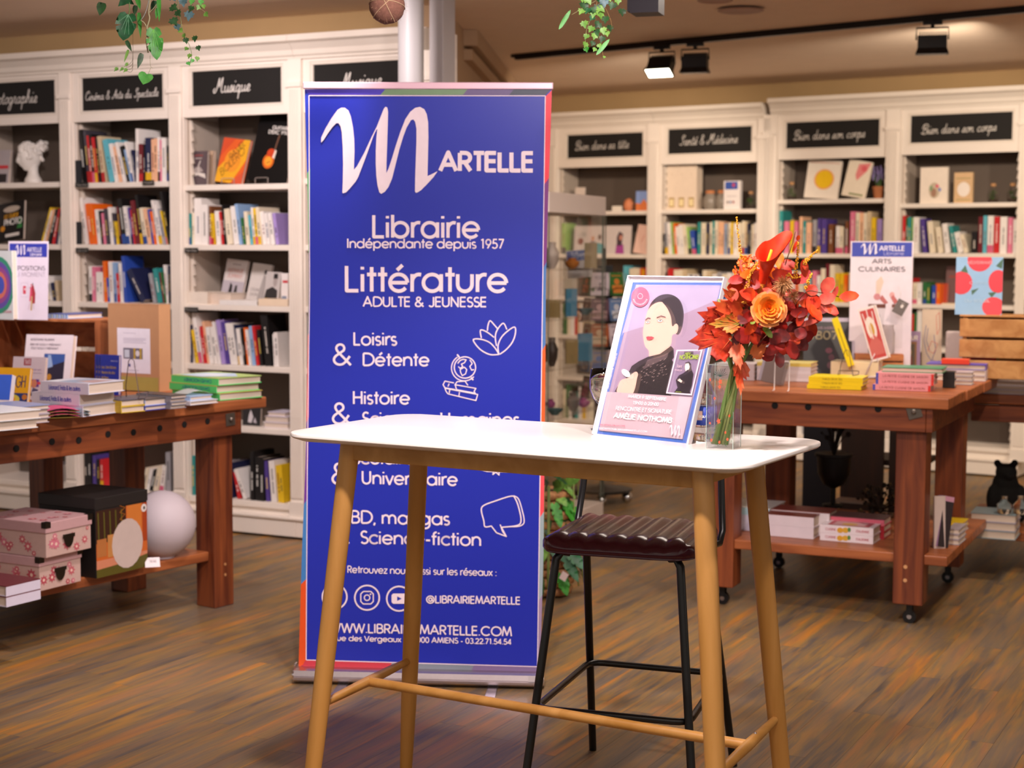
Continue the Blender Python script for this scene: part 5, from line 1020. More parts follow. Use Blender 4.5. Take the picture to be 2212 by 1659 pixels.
# music bay top shelf
fshelf(LB, YL, 'small grey-violet songbook with white drawing, left on the Musique shelf', 408, 446, 399, 327, 1.845, .07, 4, '#5a4c50', [('t', 'CAROLE', .25, .75, .85, .05, '#c0483c'), ('r', .3, .78, .7, .8, '#d0c4bc'), ('p', [(.1, .25), (.5, .3), (.95, .2), (.9, .34), (.3, .4)], '#d8d0c8'), ('s', [(.55, .3), (.5, .55), (.62, .72)], .006, '#cfc6be'), ('p', [(.2, .4), (.5, .36), (.8, .42), (.6, .55), (.3, .52)], '#a89c98')])
fshelf(LB, YL, 'beige paperback behind the grey-violet songbook', 446, 460, 399, 326, 1.845, .14, 3, '#c8a88c')
fshelf(LB, YL, 'orange and yellow book Ravel Boléro on a small clear easel', 464, 522, 400, 305, 1.845, .05, 12, '#e0622c', [('p', [(0, 0), (.6, 0), (1, .55), (1, 1), (.8, 1), (0, .3)], '#e8a826'), ('c', .5, .5, .3, .26, '#e8952c'), ('p', [(0, .55), (.45, 1), (0, 1)], '#d4502c'), ('p', [(.6, 0), (1, 0), (1, .3)], '#cf5636')], spine='#d8a020', roll=7)
ra = [x for x in bpy.data.objects if x.get('label', '').startswith('orange and yellow book Ravel')][0]
fshelf(LB, YL, 'large black guitar book Guitares d’Exception with sunburst guitar cover', 534, 620, 399, 255, 1.845, .05, 12, '#0d0c0d', [('t', 'GUITARES', .38, .85, .78, .05, '#e8e2da', .0035), ('t', "D'EXCEPTION", .3, .9, .71, .05, '#e8e2da', .0035), ('p', [(.5, .36), (.54, .36), (.62, .72), (.58, .72)], '#6a4a3a'), ('c', .44, .3, .14, .11, '#d86a1c'), ('c', .47, .42, .1, .07, '#c8421c'), ('c', .44, .3, .09, .07, '#f0a030'), ('p', [(.52, .36), (.58, .34), (.6, .46), (.56, .48)], '#e8d8c8'), ('s', [(.4, .27), (.5, .3)], .003, '#2a2020'), ('r', .57, .7, .63, .76, '#1a1414')], roll=6)
def ptitle(parent, M, w, h, txts, col):
    A = Art(M @ Vector((0, 0, 0)), M.to_3x3() @ Vector((1, 0, 0)), M.to_3x3() @ Vector((0, 0, 1))).size(w, h); A.k = 12
    for t, a, b, hh in txts:
        ss, L = layout(t)
        for st in ss: A.stroke([(a[0] + (b[0] - a[0]) * x / L - (b[1] - a[1]) * y * hh, a[1] + (b[1] - a[1]) * x / L + (b[0] - a[0]) * y * hh) for x, y in st], .0028, col)
    A.build('title_lettering', parent)
rl = bpy.data.objects; o = onshelf(LB, 464, 400, 1.845, .05)
x = Vector((cos(radians(YL)), sin(radians(YL)), 0)); bk = Vector((-x.y, x.x, 0)); up = Vector((0, 0, 1)) * cos(radians(12)) + bk * sin(radians(12)); w = span(o, x, 522); h = rise(o, up, 305); ca, sa = cos(radians(7)), sin(radians(7)); X2, U2 = x * ca - up * sa, up * ca + x * sa; o = o + Vector((0, 0, w * sa))
ptitle(ra, frame(o, X2, U2.cross(X2), U2), w, h, [('RAVEL', (.42, .5), (.85, .88), .28), ('BOLÉRO', (.22, .12), (.9, .7), .22)], '#4a2a1c')
for lbl, px_ in (('small clear acrylic easel under the Boléro book', 492), ('small clear acrylic easel under the guitar book', 565)):
    o = onshelf(LB, px_, 403, 1.845, .03); M = frame(o, x)
    tag(MB(M).tube([(-.04, 0, .003), (-.04, 0, .03), (-.03, .002, .033), (.03, .002, .033), (.04, 0, .03), (.04, 0, .003)], .002, 6).build('acrylic_easel', mat('#cfc4bc', .1, .6), smooth=True), lbl, 'easel')
# third shelf of the music bay: flat stacks and face-out biographies
zz = 1.211
def flat_on(F, x0, x1, yb, z, yt, d, cover, label, sideL=True, pg=None, D=.15, side='R'):
    o = onshelf(F, x0, yb, z, d); xx = F.x; w = span(o, xx, x1); h = rise(o, Vector((0, 0, 1)), yt) ; h = max(.012, min(h, .12))
    lay(label, o, z, math.degrees(atan2(xx.y, xx.x)), 0, 0, h, cover, side, L=D, D=w, pg=pg)
    return h
h = flat_on(LB, 405, 448, 658, zz, 630, .012, '#eee0d0', 'thick cream book lying flat, left end of the third Musique shelf')
flat_on(LB, 449, 499, 659, zz, 632, .05, '#dccfc0', 'thick beige book lying flat behind the cream one, third Musique shelf', side=None)
flat_on(LB, 474, 555, 661, zz, 648, .004, '#efe9e4', 'lower white paperback lying flat in the middle of third Musique shelf')
fshelf(LB, YL, 'pale biography with red title JOHNNY and people, third Musique shelf', 474, 520, 655, 563, 1.2115, .17, 12, '#d8cfcc', [('t', 'JOHNNY', .15, .85, .58, .09, '#c88a80'), ('t', 'NATHALIE', .15, .85, .7, .09, '#c88a80'), ('r', .3, .88, .7, .9, '#9a8e8c'), ('r', 0, .0, 1, .5, '#b8b0b8'), ('p', [(.3, .1), (.5, .08), (.48, .4), (.36, .46)], '#2a2628'), ('p', [(.55, .05), (.75, .05), (.7, .42), (.6, .4)], '#34302e'), ('r', .5, 0, .9, .14, '#c03a3c')], t=.018, roll=5)
fshelf(LB, YL, 'pale biography with singer photo, CÉLINE DION, third Musique shelf', 530, 572, 655, 572, 1.2115, .17, 12, '#d6cec8', [('t', 'CÉLINE', .12, .6, .3, .07, '#8a8080'), ('t', 'DION', .15, .55, .18, .07, '#8a8080'), ('p', [(.55, .1), (.9, .1), (.8, .7), (.68, .75)], '#a8a09c'), ('c', .75, .8, .07, .06, '#3a3434')], t=.018, roll=6)
fshelf(LB, YL, 'black and white singer biography with yellow band, third Musique shelf', 568, 600, 657, 588, 1.2115, .10, 10, '#c4bcb8', [('p', [(.0, .1), (.9, .1), (.85, .45), (.5, .55), (.1, .45)], '#322e2e'), ('c', .65, .72, .14, .17, '#a89c98'), ('p', [(.5, .8), (.8, .8), (.78, .95), (.52, .95)], '#2a2626'), ('r', .05, .08, .85, .2, '#e0a824'), ('t', 'BRASSENS', .08, .82, .1, .08, '#3a2a20')], t=.016, roll=2)
fshelf(LB, YL, 'white paperback with red lettering at right end of third Musique shelf', 607, 622, 657, 590, 1.2115, .05, 2, '#e8e0dc', [('r', .2, .7, .95, .78, '#c83a44'), ('r', .1, .1, .8, .3, '#7a8498')])
flat_on(LB, 558, 622, 661, zz, 645, .004, '#f0d8bc', 'peach book lying flat at the right end of the third Musique shelf')
# fifth shelf
fshelf(LB, YL, 'black photo book with white ballet figures, fifth Musique shelf', 524, 562, 928, 880, .567, .08, 4, '#262224', [('p', [(.3, .2), (.5, .15), (.6, .5), (.45, .9), (.35, .6)], '#cfc8cc'), ('p', [(.6, .2), (.8, .15), (.7, .5)], '#b8b0b8')])
zq = .567
for k, (x0, x1, t, c) in enumerate(((570, 622, .03, '#ddd4dc'), (572, 622, .03, '#d2c6c8'), (578, 616, .022, '#e4dcec'))):
    o = onshelf(LB, x0, 930, zq, .04 + .01 * k); lay(('lowest', 'middle', 'topmost')[k] + ' book of the pale pile on the fifth Musique shelf', o, zq, YL, 0, 0, t, c, None, L=.14, D=span(o, LB.x, x1), group='pale pile on the fifth Musique shelf'); zq += t + .0005
# orange card-game boxes
zq = .893
for k in range(2):
    o = onshelf(LB, 337, 785, zq, .04)
    face('game_box', ('lower', 'upper')[k] + ' orange and yellow card-game box stacked beside the cardboard box', 'game box', None, zq, YL, 360, 0, .05, 0, '#d8401c', [('r', .1, .12, .9, .85, '#f0961c'), ('r', .2, .3, .8, .72, '#f6cc7a'), ('r', .25, .4, .75, .66, '#f4ead6')], pages=False, base=o, h=.066, group='orange card-game boxes', print_name='box_print'); zq += .067
zq = .893
for k in range(2):
    o = onshelf(LB, 361.5, 786, zq, .05)
    face('game_box', ('lower', 'upper')[k] + ' black card-game box right of the orange ones', 'game box', None, zq, YL, 368, 0, .05, 0, '#1e1518', [('r', .1, .0, .9, .12, '#d8c8b8')], pages=False, base=o, h=.066, group='black card-game boxes', print_name='box_print'); zq += .067
# black shelf tags clipped to the left bookcases
for px_, py_, w_, txt, lab in ((163, 396, 28, 'Séries cinéma', 'black shelf label under the first book, top Cinéma shelf'), (308, 391, 25, 'Scénographie', 'black shelf label clipped mid-way on the top Cinéma shelf'), (164, 537, 27, 'Figures', 'black shelf label clipped to the second Cinéma shelf'), (399, 537, 29, 'Musique classique', 'black shelf label clipped to the second Musique shelf'), (399, 665, 29, 'Chanson française', 'black shelf label clipped to the third Musique shelf')):
    s0, z0 = LB.V(px_, py_, -.006); s1 = LB.V(px_ + w_, py_, -.006)[0]
    r = tag(MB(LB.M).box(s0, s1, -.0085, -.006, z0 - .022, z0 + .004).build('shelf_label', mat('#12100f', .4)), lab, 'shelf label', 'black shelf labels')
    A = Art(LB.w(s0, -.0085, z0 - .022), LB.x, (0, 0, 1)); A.text(txt, .006, s1 - s0 - .006, .009, .006, '#b8b0a8', .0009, True).build('chalk_lettering', r)
for px_, yb, z, lab in ((163, 392, 1.868, 'tall black divider card at left end of the top Cinéma shelf'), (163, 528, 1.529, 'tall black divider card at left end of the second Cinéma shelf'), (401, 657, 1.211, 'wide black divider card at left end of the third Musique shelf')):
    o = onshelf(LB, px_, yb, z, .008)
    face('divider_card', lab, 'divider', None, z, YL if 'wide' not in lab else YL, px_ + (14 if 'wide' not in lab else 66), 0, .002, 0, '#14161f', pages=False, base=onshelf(LB, px_, yb, z, .008 if 'wide' not in lab else .27), h=.125)
# ================================================================ THINGS IN THE RIGHT BOOKCASES
def fr(label, x0, x1, yb, yt, z, d, lean, cover, art=None, **k): return fshelf(RB, YR, label, x0, x1, yb, yt, z, d, lean, cover, art, **k)
fr('small cream gift card standing alone on the top shelf, first far bay', 1241, 1261, 455, 405, 1.812, .12, 4, '#e8d8cc', [('t', 'U', .35, .6, .4, .3, '#8a6a5a')], name='card', cat='card', pages=False, t=.015)
fr('blue and orange landscape card beside the salt lamp', 1373, 1398, 455, 413, 1.812, .05, 2, '#8ea8e0', [('p', [(0, 0), (1, 0), (1, .35), (.7, .6), (.4, .35), (0, .4)], '#e8834a')], name='card', cat='card', pages=False, t=.02)
o = onshelf(RB, 1358, 456, 1.812, .10)
MB(frame(o, RB.x)).ball((0, 0, .045), (.042, .035, .052), 12, fn=lambda v: (v.x * (1 + .12 * sin(7 * v.z + 3 * v.y)), v.y * (1 + .1 * sin(9 * v.x)), v.z * (1 + .08 * sin(8 * v.x)))).build('salt_lamp', mat('#d8855a', .6, kind='leather')); tag(bpy.data.objects['salt_lamp'], 'rough orange-pink salt lamp on the top shelf, first far bay', 'salt lamp')
for x0, x1, lab in ((1322, 1340, 'white'),): fr('small white box lying low beside the salt lamp', x0, x1, 456, 445, 1.812, .03, 0, '#f0e6d8', name='box', cat='box', pages=False, t=.03)
r, M, w, h = fr('tall white gift box with three small square windows, Santé bay', 1440, 1504, 452, 358, 1.815, .06, 0, '#ecd8c2', [('c', .17 + .33 * 0, .8, .015, .01, '#b8a088'), ('c', .5, .8, .015, .01, '#b8a088'), ('c', .83, .8, .015, .01, '#b8a088')], name='gift_box', cat='box', pages=False, t=.1)
for k in range(3): MB(M).box(w * (.08 + .33 * k), w * (.26 + .33 * k), -.003, -.0005, h * .06, h * .28).build('window', mat('#b89a6a', .3), r); MB(M).box(w * (.1 + .33 * k), w * (.24 + .33 * k), -.004, -.003, h * .09, h * .24).build('candle', mat('#f0dca8', .5), r)
GLS = mat('#f4f2ee', .03, trans=1, ior=1.45)
for px_, nm in ((1534, 'left'), (1560, 'right')):
    o = onshelf(RB, px_, 452, 1.815, .1); r = thing('glass_jar', nm + ' clear glass jar with cork lid, behind the small white blue-topped box', 'jar', o, 'glass jars with cork lids')
    MB().lathe([(.03, 0), (.048, .01), (.055, .05), (.05, .09), (.034, .11), (.034, .12)], o, 24).build('glass_body', mat('#c8bcae', .1, trans=.6), r, smooth=True); MB().lathe([(.034, .118), (.036, .125), (.034, .142), (0, .142)], o, 20).build('cork_lid', mat('#c07a4a', .8), r)
fr('small white box with blue picture on top, Santé bay top shelf', 1563, 1598, 452, 391, 1.815, .04, 0, '#efe6e2', [('r', .08, .7, .86, .97, '#3a58a8'), ('c', .6, .85, .1, .07, '#c04a6a'), ('c', .25, .25, .05, .05, '#6a4a4a'), ('c', .42, .25, .05, .05, '#4a5a8a'), ('c', .6, .25, .06, .05, '#a04a4a'), ('r', .2, .45, .8, .47, '#b8a8a8')], name='box', cat='box', pages=False, t=.04)
def terrarium(F, px_, yb, z, d, label, hgt=.11, stopper=True):
    o = onshelf(F, px_, yb, z, d) if F else P(px_, yb, z); r = thing('terrarium', label, 'terrarium', o); rr = random.Random(int(px_))
    m = MB()
    for k in range(60):
        a = rr.uniform(0, 2 * pi); q = rr.uniform(0, .026); zc_ = rr.uniform(.02, hgt * .7)
        c = Vector((o.x + q * cos(a), o.y + q * sin(a), o.z + zc_)); t = Vector((rr.uniform(-1, 1), rr.uniform(-1, 1), rr.uniform(0, 1.2))).normalized() * .016; s_ = t.cross(Vector((0, 0, 1))).normalized() * .004
        m.add([c - s_, c + s_ , c + t], [(0, 1, 2), (2, 1, 0)], k % 2)
    tag(m.build('foliage', [mat('#3f7a2c', .5), mat('#6a9a3c', .5)], r), kind='stuff')
    MB().lathe([(.03, 0), (.034, .01), (.03, .022), (0, .024)], o, 18).build('soil', mat('#3a2a20', .9), r)
    MB().lathe([(.036, 0), (.04, .03), (.038, .06), (.022, hgt * .8), (.016, hgt)], o, 20).build('glass_dome', mat('#ffffff', .05, trans=1, alpha=.25), r, smooth=True)
    MB().lathe([(.017, hgt - .002), (.018, hgt + .018), (0, hgt + .02)], o, 14).build('cork_stopper', mat('#b98a5c', .8), r)
terrarium(RB, 1622, 452, 1.815, .06, 'small glass terrarium at the right end of Santé bay top shelf')
terrarium(RB, 1710, 430, 1.877, .06, 'small glass terrarium left of the sun-cover book')
fr('white book with big yellow sun on the cover, third far bay', 1736, 1808, 430, 350, 1.877, .05, 8, '#f2e6d6', [('c', .54, .5, .3, .27, '#f0a860'), ('c', .54, .5, .25, .23, '#f2c418'), ('r', .05, .92, .95, .94, '#e0a890')], roll=4)
fr('cream book with a pink flower, leaning beside the sun-cover book', 1817, 1868, 430, 352, 1.877, .04, 8, '#f0e2cc', [('p', [(.45, .9), (.95, .98), (.85, .75), (.5, .45), (.4, .6)], '#e88a88'), ('c', .7, .8, .12, .08, '#e0646c'), ('r', .3, .05, .9, .1, '#8a9060')], roll=10)
o = onshelf(RB, 1897, 431, 1.877, .08); r = thing('lavender_pot', 'lavender in a small terracotta pot, third far bay top shelf', 'potted plant', o)
MB().lathe([(.03, 0), (.04, .07), (.043, .075), (.043, .085), (.036, .085)], o, 20).build('pot', mat('#b8744a', .8), r, smooth='auto')
rr = random.Random(8); m = MB()
for k in range(26):
    a = rr.uniform(0, 2 * pi); q = Vector((cos(a), sin(a), 0)) * rr.uniform(.01, .05); tp = o + q + Vector((0, 0, rr.uniform(.14, .22))); m.tube([o + q * .2 + Vector((0, 0, .08)), o + q * .7 + Vector((0, 0, .13)), tp], .0015, 4, 0); m.tube([tp - Vector((0, 0, .03)), tp + Vector((0, 0, .012))], .005, 6, 1)
tag(m.build('lavender_stems', [mat('#5c7a4a', .6), mat('#8a7ab0', .7)], r), kind='stuff')
fr('tall cream boxed card with floral oval, last far bay top shelf', 1987, 2046, 437, 362, 1.838, .05, 0, '#f2e4d4', [('c', .52, .36, .2, .22, '#c8b8a0'), ('c', .5, .3, .1, .12, '#a8806a'), ('c', .62, .48, .06, .05, '#e0607a'), ('c', .72, .38, .05, .05, '#7a8ac8'), ('c', .4, .42, .06, .08, '#8aa078')], name='boxed_card', cat='box', pages=False, t=.03)
fr('smaller beige boxed card with white circle, last far bay top shelf', 2060, 2100, 437, 373, 1.838, .06, 0, '#dcb88c', [('c', .52, .45, .34, .24, '#f4e8dc'), ('r', .1, .8, .9, .82, '#8a8a50'), ('r', .1, .1, .9, .12, '#8a8a50')], name='boxed_card', cat='box', pages=False, t=.03, spine='#3f7a5c')
terrarium(RB, 2145, 437, 1.838, .06, 'left glass terrarium of the two on the last far bay'); terrarium(RB, 2187, 437, 1.838, .06, 'right glass terrarium of the two, at the photo edge')
fr('wide white calendar with drawn women in violet and teal, behind glass case', 1238, 1360, 549, 488, 1.481, .05, 6, '#d8ccc8', [('c', .12, .45, .05, .12, '#8a4a44'), ('t', 'L’ÉTÉ', .08, .22, .62, .12, '#8a8488'), ('p', [(.28, .1), (.4, .1), (.39, .45), (.3, .45)], '#5a7078'), ('c', .34, .55, .03, .1, '#c89478'), ('p', [(.4, .02), (.58, .02), (.54, .35), (.42, .4)], '#4fa0a8'), ('c', .46, .6, .03, .1, '#5a3a34'), ('p', [(.75, .02), (.9, .02), (.88, .35), (.76, .35)], '#a84a98'), ('p', [(.77, .3), (.85, .3), (.87, .7), (.8, .8), (.76, .6)], '#4a3a44'), ('c', .83, .58, .03, .1, '#c88a78')], name='calendar', cat='calendar', t=.015)
fr('pale pink book leaning at right end, second shelf of first far bay', 1367, 1398, 549, 488, 1.481, .04, 10, '#f0c8b8', [('s', [(.45, .4), (.55, .65)], .004, '#c85a4a')], roll=7)
o = onshelf(RB, 1218, 550, 1.481, .08); r = thing('canister', 'tall orange canister standing behind the glass display case', 'canister', o)
MB().lathe([(.032, 0), (.034, .004), (.034, .17)], o, 24).build('body', mat('#e08a34', .4), r, smooth='auto'); MB().lathe([(.034, .17), (.034, .2), (.03, .205), (0, .206)], o, 24).build('lid', mat('#d8a8a0', .4), r, smooth='auto')
fr('grey hardcover leaning behind, third shelf of last far bay', 2040, 2075, 668, 575, 1.15, .15, 6, '#7a5a58', [('r', .2, .7, .8, .75, '#a04a40')])
fr('small red paperback in front of grey hardcover, third shelf', 2018, 2045, 668, 612, 1.15, .10, 6, '#b0442c')
fr('cream book lying low at third shelf of last far bay', 2034, 2080, 672, 655, 1.15, .03, 0, '#ecd9bc', pages=False, t=.12)
# ================================================================ THINGS ON THE RIGHT TABLES
ZR = .931; AR = 66
def pile(n, labelf, c, z, ang, L, D, t, cover, side, group, tops=None, **k):
    o = P(c[0], c[1], z) if not isinstance(c, Vector) else c
    for i in range(n):
        j = Vector((k['jit'][i], 0, 0)) if 'jit' in k else Vector((0, 0, 0))
        lay(labelf(('lowest', 'second', 'third', 'fourth', 'fifth')[i] if n > 2 else ('lower', 'upper')[i], i), o + j + Vector((0, 0, (t + .0004) * i)), z, ang, 0, 0, t, cover[i] if isinstance(cover, list) else cover, side, L=L, D=D, group=group, top=(tops if i == n - 1 else None), text=k.get('text'), tcol=k.get('tcol', '#333333'), pg=k.get('pg'), ends=k.get('ends'))
    return o + Vector((0, 0, (t + .0004) * n))
pile(3, lambda s_, i: s_ + ' yellow-covered book of the flat yellow pile, right table edge', (1860, 843), ZR, 69, .225, .17, .0165, '#e8cf10', 'L', 'yellow cookbooks in a flat pile', jit=[0, .006, .006], text=('TABLES SECRÈTES', .25, .62, .4), tcol='#6a5a10')
o = pile(3, lambda s_, i: s_ + ' pink-spined book of the pile beside the yellow pile', (2010, 846), ZR, 69, .235, .17, .0235, '#e89aa2', 'L', 'pink-spined books piled on the right table', ends=('#4a50b0', '#d83a34'), jit=[0, .012, .012], text=('LA PETITE CUISINE DE SAISON', .12, .9, .35), tcol='#8a3a34')
lay('green-topped book lying across the pink-spined pile', o + Vector((.06, .04, 0)), ZR, 69, 0, 0, .02, '#3c8a62', None, L=.25, D=.17)
pile(2, lambda s_, i: s_ + ' cream-spined thick book behind the yellow pile', (1897, 818), ZR, 69, .215, .15, .036, '#dccba6', 'L', 'cream-spined thick books')
pile(2, lambda s_, i: s_ + ' small white booklet behind the cream books', P(1925, 812, ZR) + Vector((.0, .06, 0)), ZR, 69, .1, .13, .04, '#e6dce2', 'L', 'small white booklets')
pile(5, lambda s_, i: s_ + ' white book of the pile behind the taupe book, right table', P(1762, 830, ZR) + Vector((0, .12, 0)), ZR, 69, .24, .17, .016, ['#d8cfd4', '#cfc4c8', '#d8cfd4', '#cfc4c8', '#d8c060'], 'L', 'white books piled behind the yellow pile', tops='#d8c87a')
pile(4, lambda s_, i: s_ + ' white book of the pile left of the taupe book', P(1640, 828, ZR) + Vector((0, .15, 0)), ZR, 69, .17, .15, .018, '#cfc2c6', 'L', 'white books left of the taupe book')
o = P(2062, 838, ZR); pile(2, lambda s_, i: s_ + ' black and silver small box right of the pink pile', o, ZR, 69, .035, .075, .034, ['#24201f', '#1d1a1a'], 'L', 'small black boxes', tops='#2a2626')
pile(3, lambda s_, i: s_ + ' grey paperback behind the small black boxes', P(2100, 832, ZR), ZR, 69, .10, .10, .018, '#b4aab0', None, 'grey paperbacks behind the small black boxes')
o = pile(3, lambda s_, i: s_ + ' thick book with violet cover, right end of the table', P(2118, 826, ZR) + Vector((.04, .06, 0)), ZR, 69, .26, .19, .024, ['#c8bcc0', '#c8bcc0', '#5a4ab0'], 'R', 'thick books at the right end', tops='#5448b0')
lay('small red box lying on the violet book', o + Vector((-.07, .02, 0)), ZR, 69, 0, 0, .022, '#d8402c', 'L', L=.12, D=.07, top='#e8563c', pg='#d8402c')
# standing yellow book on its easel
easel('small wire easel holding the tilted yellow book', 1828, 812, ZR + .0515, .7, -20)
o = P(1845, 819, ZR) + Vector((-.01, .03, .053)); r, M, w, h = face('book', 'yellow book standing tilted to the left on a wire easel', 'book', None, ZR, -11, 0, 0, .15, 0, '#e8cf10', [('s', [(.5, .2), (.5, .8)], .003, '#6a5a10')], roll=-20, base=o - Vector((.012, 0, 0)), w=.03, h=.225, pages=False, print_name='spine_print')
r, M, w, h = face('book', 'black cookbook with pale edge and large numerals behind the yellow book', 'book', (1735, 808), ZR, -6, 1846, 686, .02, 12, '#191416', [('r', 0, .93, 1, 1, '#a89cac'), ('r', .95, 0, 1, 1, '#a89cac'), ('t', 'Accords oubliés', .15, .6, .8, .05, '#8a6a78'), ('t', '1807', .12, .66, .62, .14, '#8a7a5a', .006), ('c', .5, .42, .07, .05, '#5a2a38'), ('c', .55, .3, .06, .06, '#4a2430'), ('c', .52, .16, .06, .06, '#54303a'), ('s', [(.6, .45), (.7, .2), (.6, .05)], .003, '#3a2028')])
r, M, w, h = face('book', 'red and white cookbook tilted to the left on a clear easel', 'book', None, ZR, -26, 1920, 664, .05, 0, '#ece2e2', [('r', .08, .04, .95, .95, '#c04a48'), ('c', .5, .6, .3, .22, '#e8dcd4'), ('c', .52, .58, .14, .12, '#c89a40'), ('p', [(.1, .3), (.5, .5), (.9, .3), (.9, .1), (.1, .1)], '#c86a64'), ('s', [(.2, .9), (.3, .5)], .004, '#ece2e2'), ('s', [(.5, .95), (.45, .4)], .004, '#ece2e2'), ('s', [(.8, .9), (.7, .45)], .004, '#ece2e2')], roll=-17, spine='#ece2e2', base=W(1884, 782, 7.25))
o = M @ Vector((0, 0, 0)); A = Art(M @ Vector((0, .05, 0)), M.to_3x3() @ Vector((0, -1, 0)), M.to_3x3() @ Vector((0, 0, 1))).size(.05, h); draw(A, [('c', .5, .45, .35, .1, '#d8a030'), ('c', .5, .35, .3, .08, '#6a8a30'), ('s', [(.5, .7), (.5, .9)], .006, '#c86a74'), ('s', [(.5, .08), (.5, .25)], .006, '#c86a74')]); A.build('spine_print', r)
o = W(1868, 793, 7.22); o.z = ZR + .003; tag(MB().tube([o, o + Vector((.055, .03, .12)), o + Vector((.075, .0, .0))], .004, 8).tube([o + Vector((.0, 0, .004)), o + Vector((.09, .01, .004))], .004, 8).build('acrylic_easel', mat('#c8b8bc', .1, trans=.3), smooth=True), 'clear easel legs under the tilted red and white cookbook', 'easel')
for k in range(3):
    face('book', ('rear', 'middle', 'front')[k] + ' of three purple books with framed painting and title AMOUR', 'book', None, ZR, -12, 0, 0, .012, 9, '#9a7a9c', [('t', 'AMOUR', .12, .88, .8, .1, '#e4d8c8', .004), ('r', .26, .06, .86, .76, '#8a5a2c'), ('r', .34, .12, .78, .7, '#5a4a30'), ('c', .56, .5, .1, .09, '#b88a50'), ('p', [(.4, .14), (.74, .14), (.68, .42), (.46, .42)], '#7a3a24')] if k == 2 else None, base=P(1932, 806, ZR) + Vector((-.012 + .006 * k, .045 - .022 * k, 0)), w=.118, h=.2, group='purple AMOUR books')
face('book', 'tall cream book with a drawn rooster in red and blue lines', 'book', (1990, 804), ZR, -10, 2033, 668, .015, 4, '#cdb7a0', [('s', [(.2, .75), (.1, .5), (.25, .3), (.5, .18), (.7, .35), (.6, .6)], .003, '#6a6a90'), ('s', [(.3, .7), (.22, .5), (.4, .35)], .003, '#6a6a90'), ('s', [(.3, .35), (.5, .5), (.8, .45), (.6, .3), (.3, .35)], .003, '#c87a6a'), ('s', [(.7, .9), (.85, .95), (.9, .7), (.75, .6), (.7, .9)], .003, '#c87a6a'), ('s', [(.45, .18), (.4, .05)], .003, '#6a6a90'), ('s', [(.6, .2), (.65, .05)], .003, '#6a6a90')], pages=False)
tb_ = P(2062, 806, ZR); r = thing('canister', 'off-white upright carton canister left of the red ramen book', 'canister', tb_)
MB(frame(tb_, (cos(-.4), sin(-.4), 0))).box(-.042, .042, -.03, .03, 0, .20).build('carton', mat('#d0c0bc', .5, kind='paper'), r, bevel=.006)
face('book', 'red book titled RAMEN standing in front of the slatted crate', 'book', (2087, 815), ZR, -12, 2151, 741, .03, 6, '#d8301c', [('t', 'RAMEN', .08, .82, .7, .18, '#7aa070', .005), ('r', 0, 0, .02, 1, '#2a1a20')], spine='#2a1820')
o = P(2122, 818, ZR) + Vector((.0, .0, .0)); tag(MB(frame(P(2128, 806, ZR) + Vector((0, 0, .055)), (cos(-.4), sin(-.4), 0))).prism([(.055 * cos(pi * k / 12), .055 * sin(pi * k / 12) * .9) for k in range(13)], 0, .004, M=RX(pi / 2)).build('bowl_card', mat('#d89a70', .5, kind='print')), 'round-topped food picture card before the ramen book', 'card')
a_ = [x for x in bpy.data.objects if x.name.startswith('bowl_card')][0]
A = Art(P(2128, 806, ZR) + Vector((0, 0, .055)), (cos(-.4), sin(-.4), 0), (0, 0, 1), off=.0045); A.disc(.01, .022, .028, .018, '#6a9a3a'); A.disc(-.02, .02, .018, .015, '#e8c8a0'); A.build('card_print', a_)
# taupe leaning book and clear acrylic stand on the left end
face('book', 'large taupe hardcover leaning to the right with pale page edge, right table', 'book', (1637, 833), ZR, -8, 1694, 690, .03, 8, '#5e4a44', [('r', .0, 0, .1, 1, '#8a808c')], roll=13)
o = P(1676, 850, ZR); M = frame(P(1674, 845, ZR) + Vector((0, .02, 0)), (cos(-.35), sin(-.35), 0)); r = thing('acrylic_stand', 'small clear acrylic display stand with frosted edge, empty', 'stand', M @ Vector((.03, 0, 0)))
AC = mat('#e8dcdc', .15, trans=.2)
MB(M).tube([(0, -.03, .003), (0, 0, .004), (0, .01, .115), (.004, .01, .122), (.056, .01, .122), (.06, .01, .115), (.06, 0, .004), (.06, -.03, .003)], .0018, 8).build('edge', AC, r, smooth=True); MB(M).box(.002, .058, .009, .0105, .004, .12).build('panel', mat('#ffffff', .05, trans=1, alpha=.15), r)
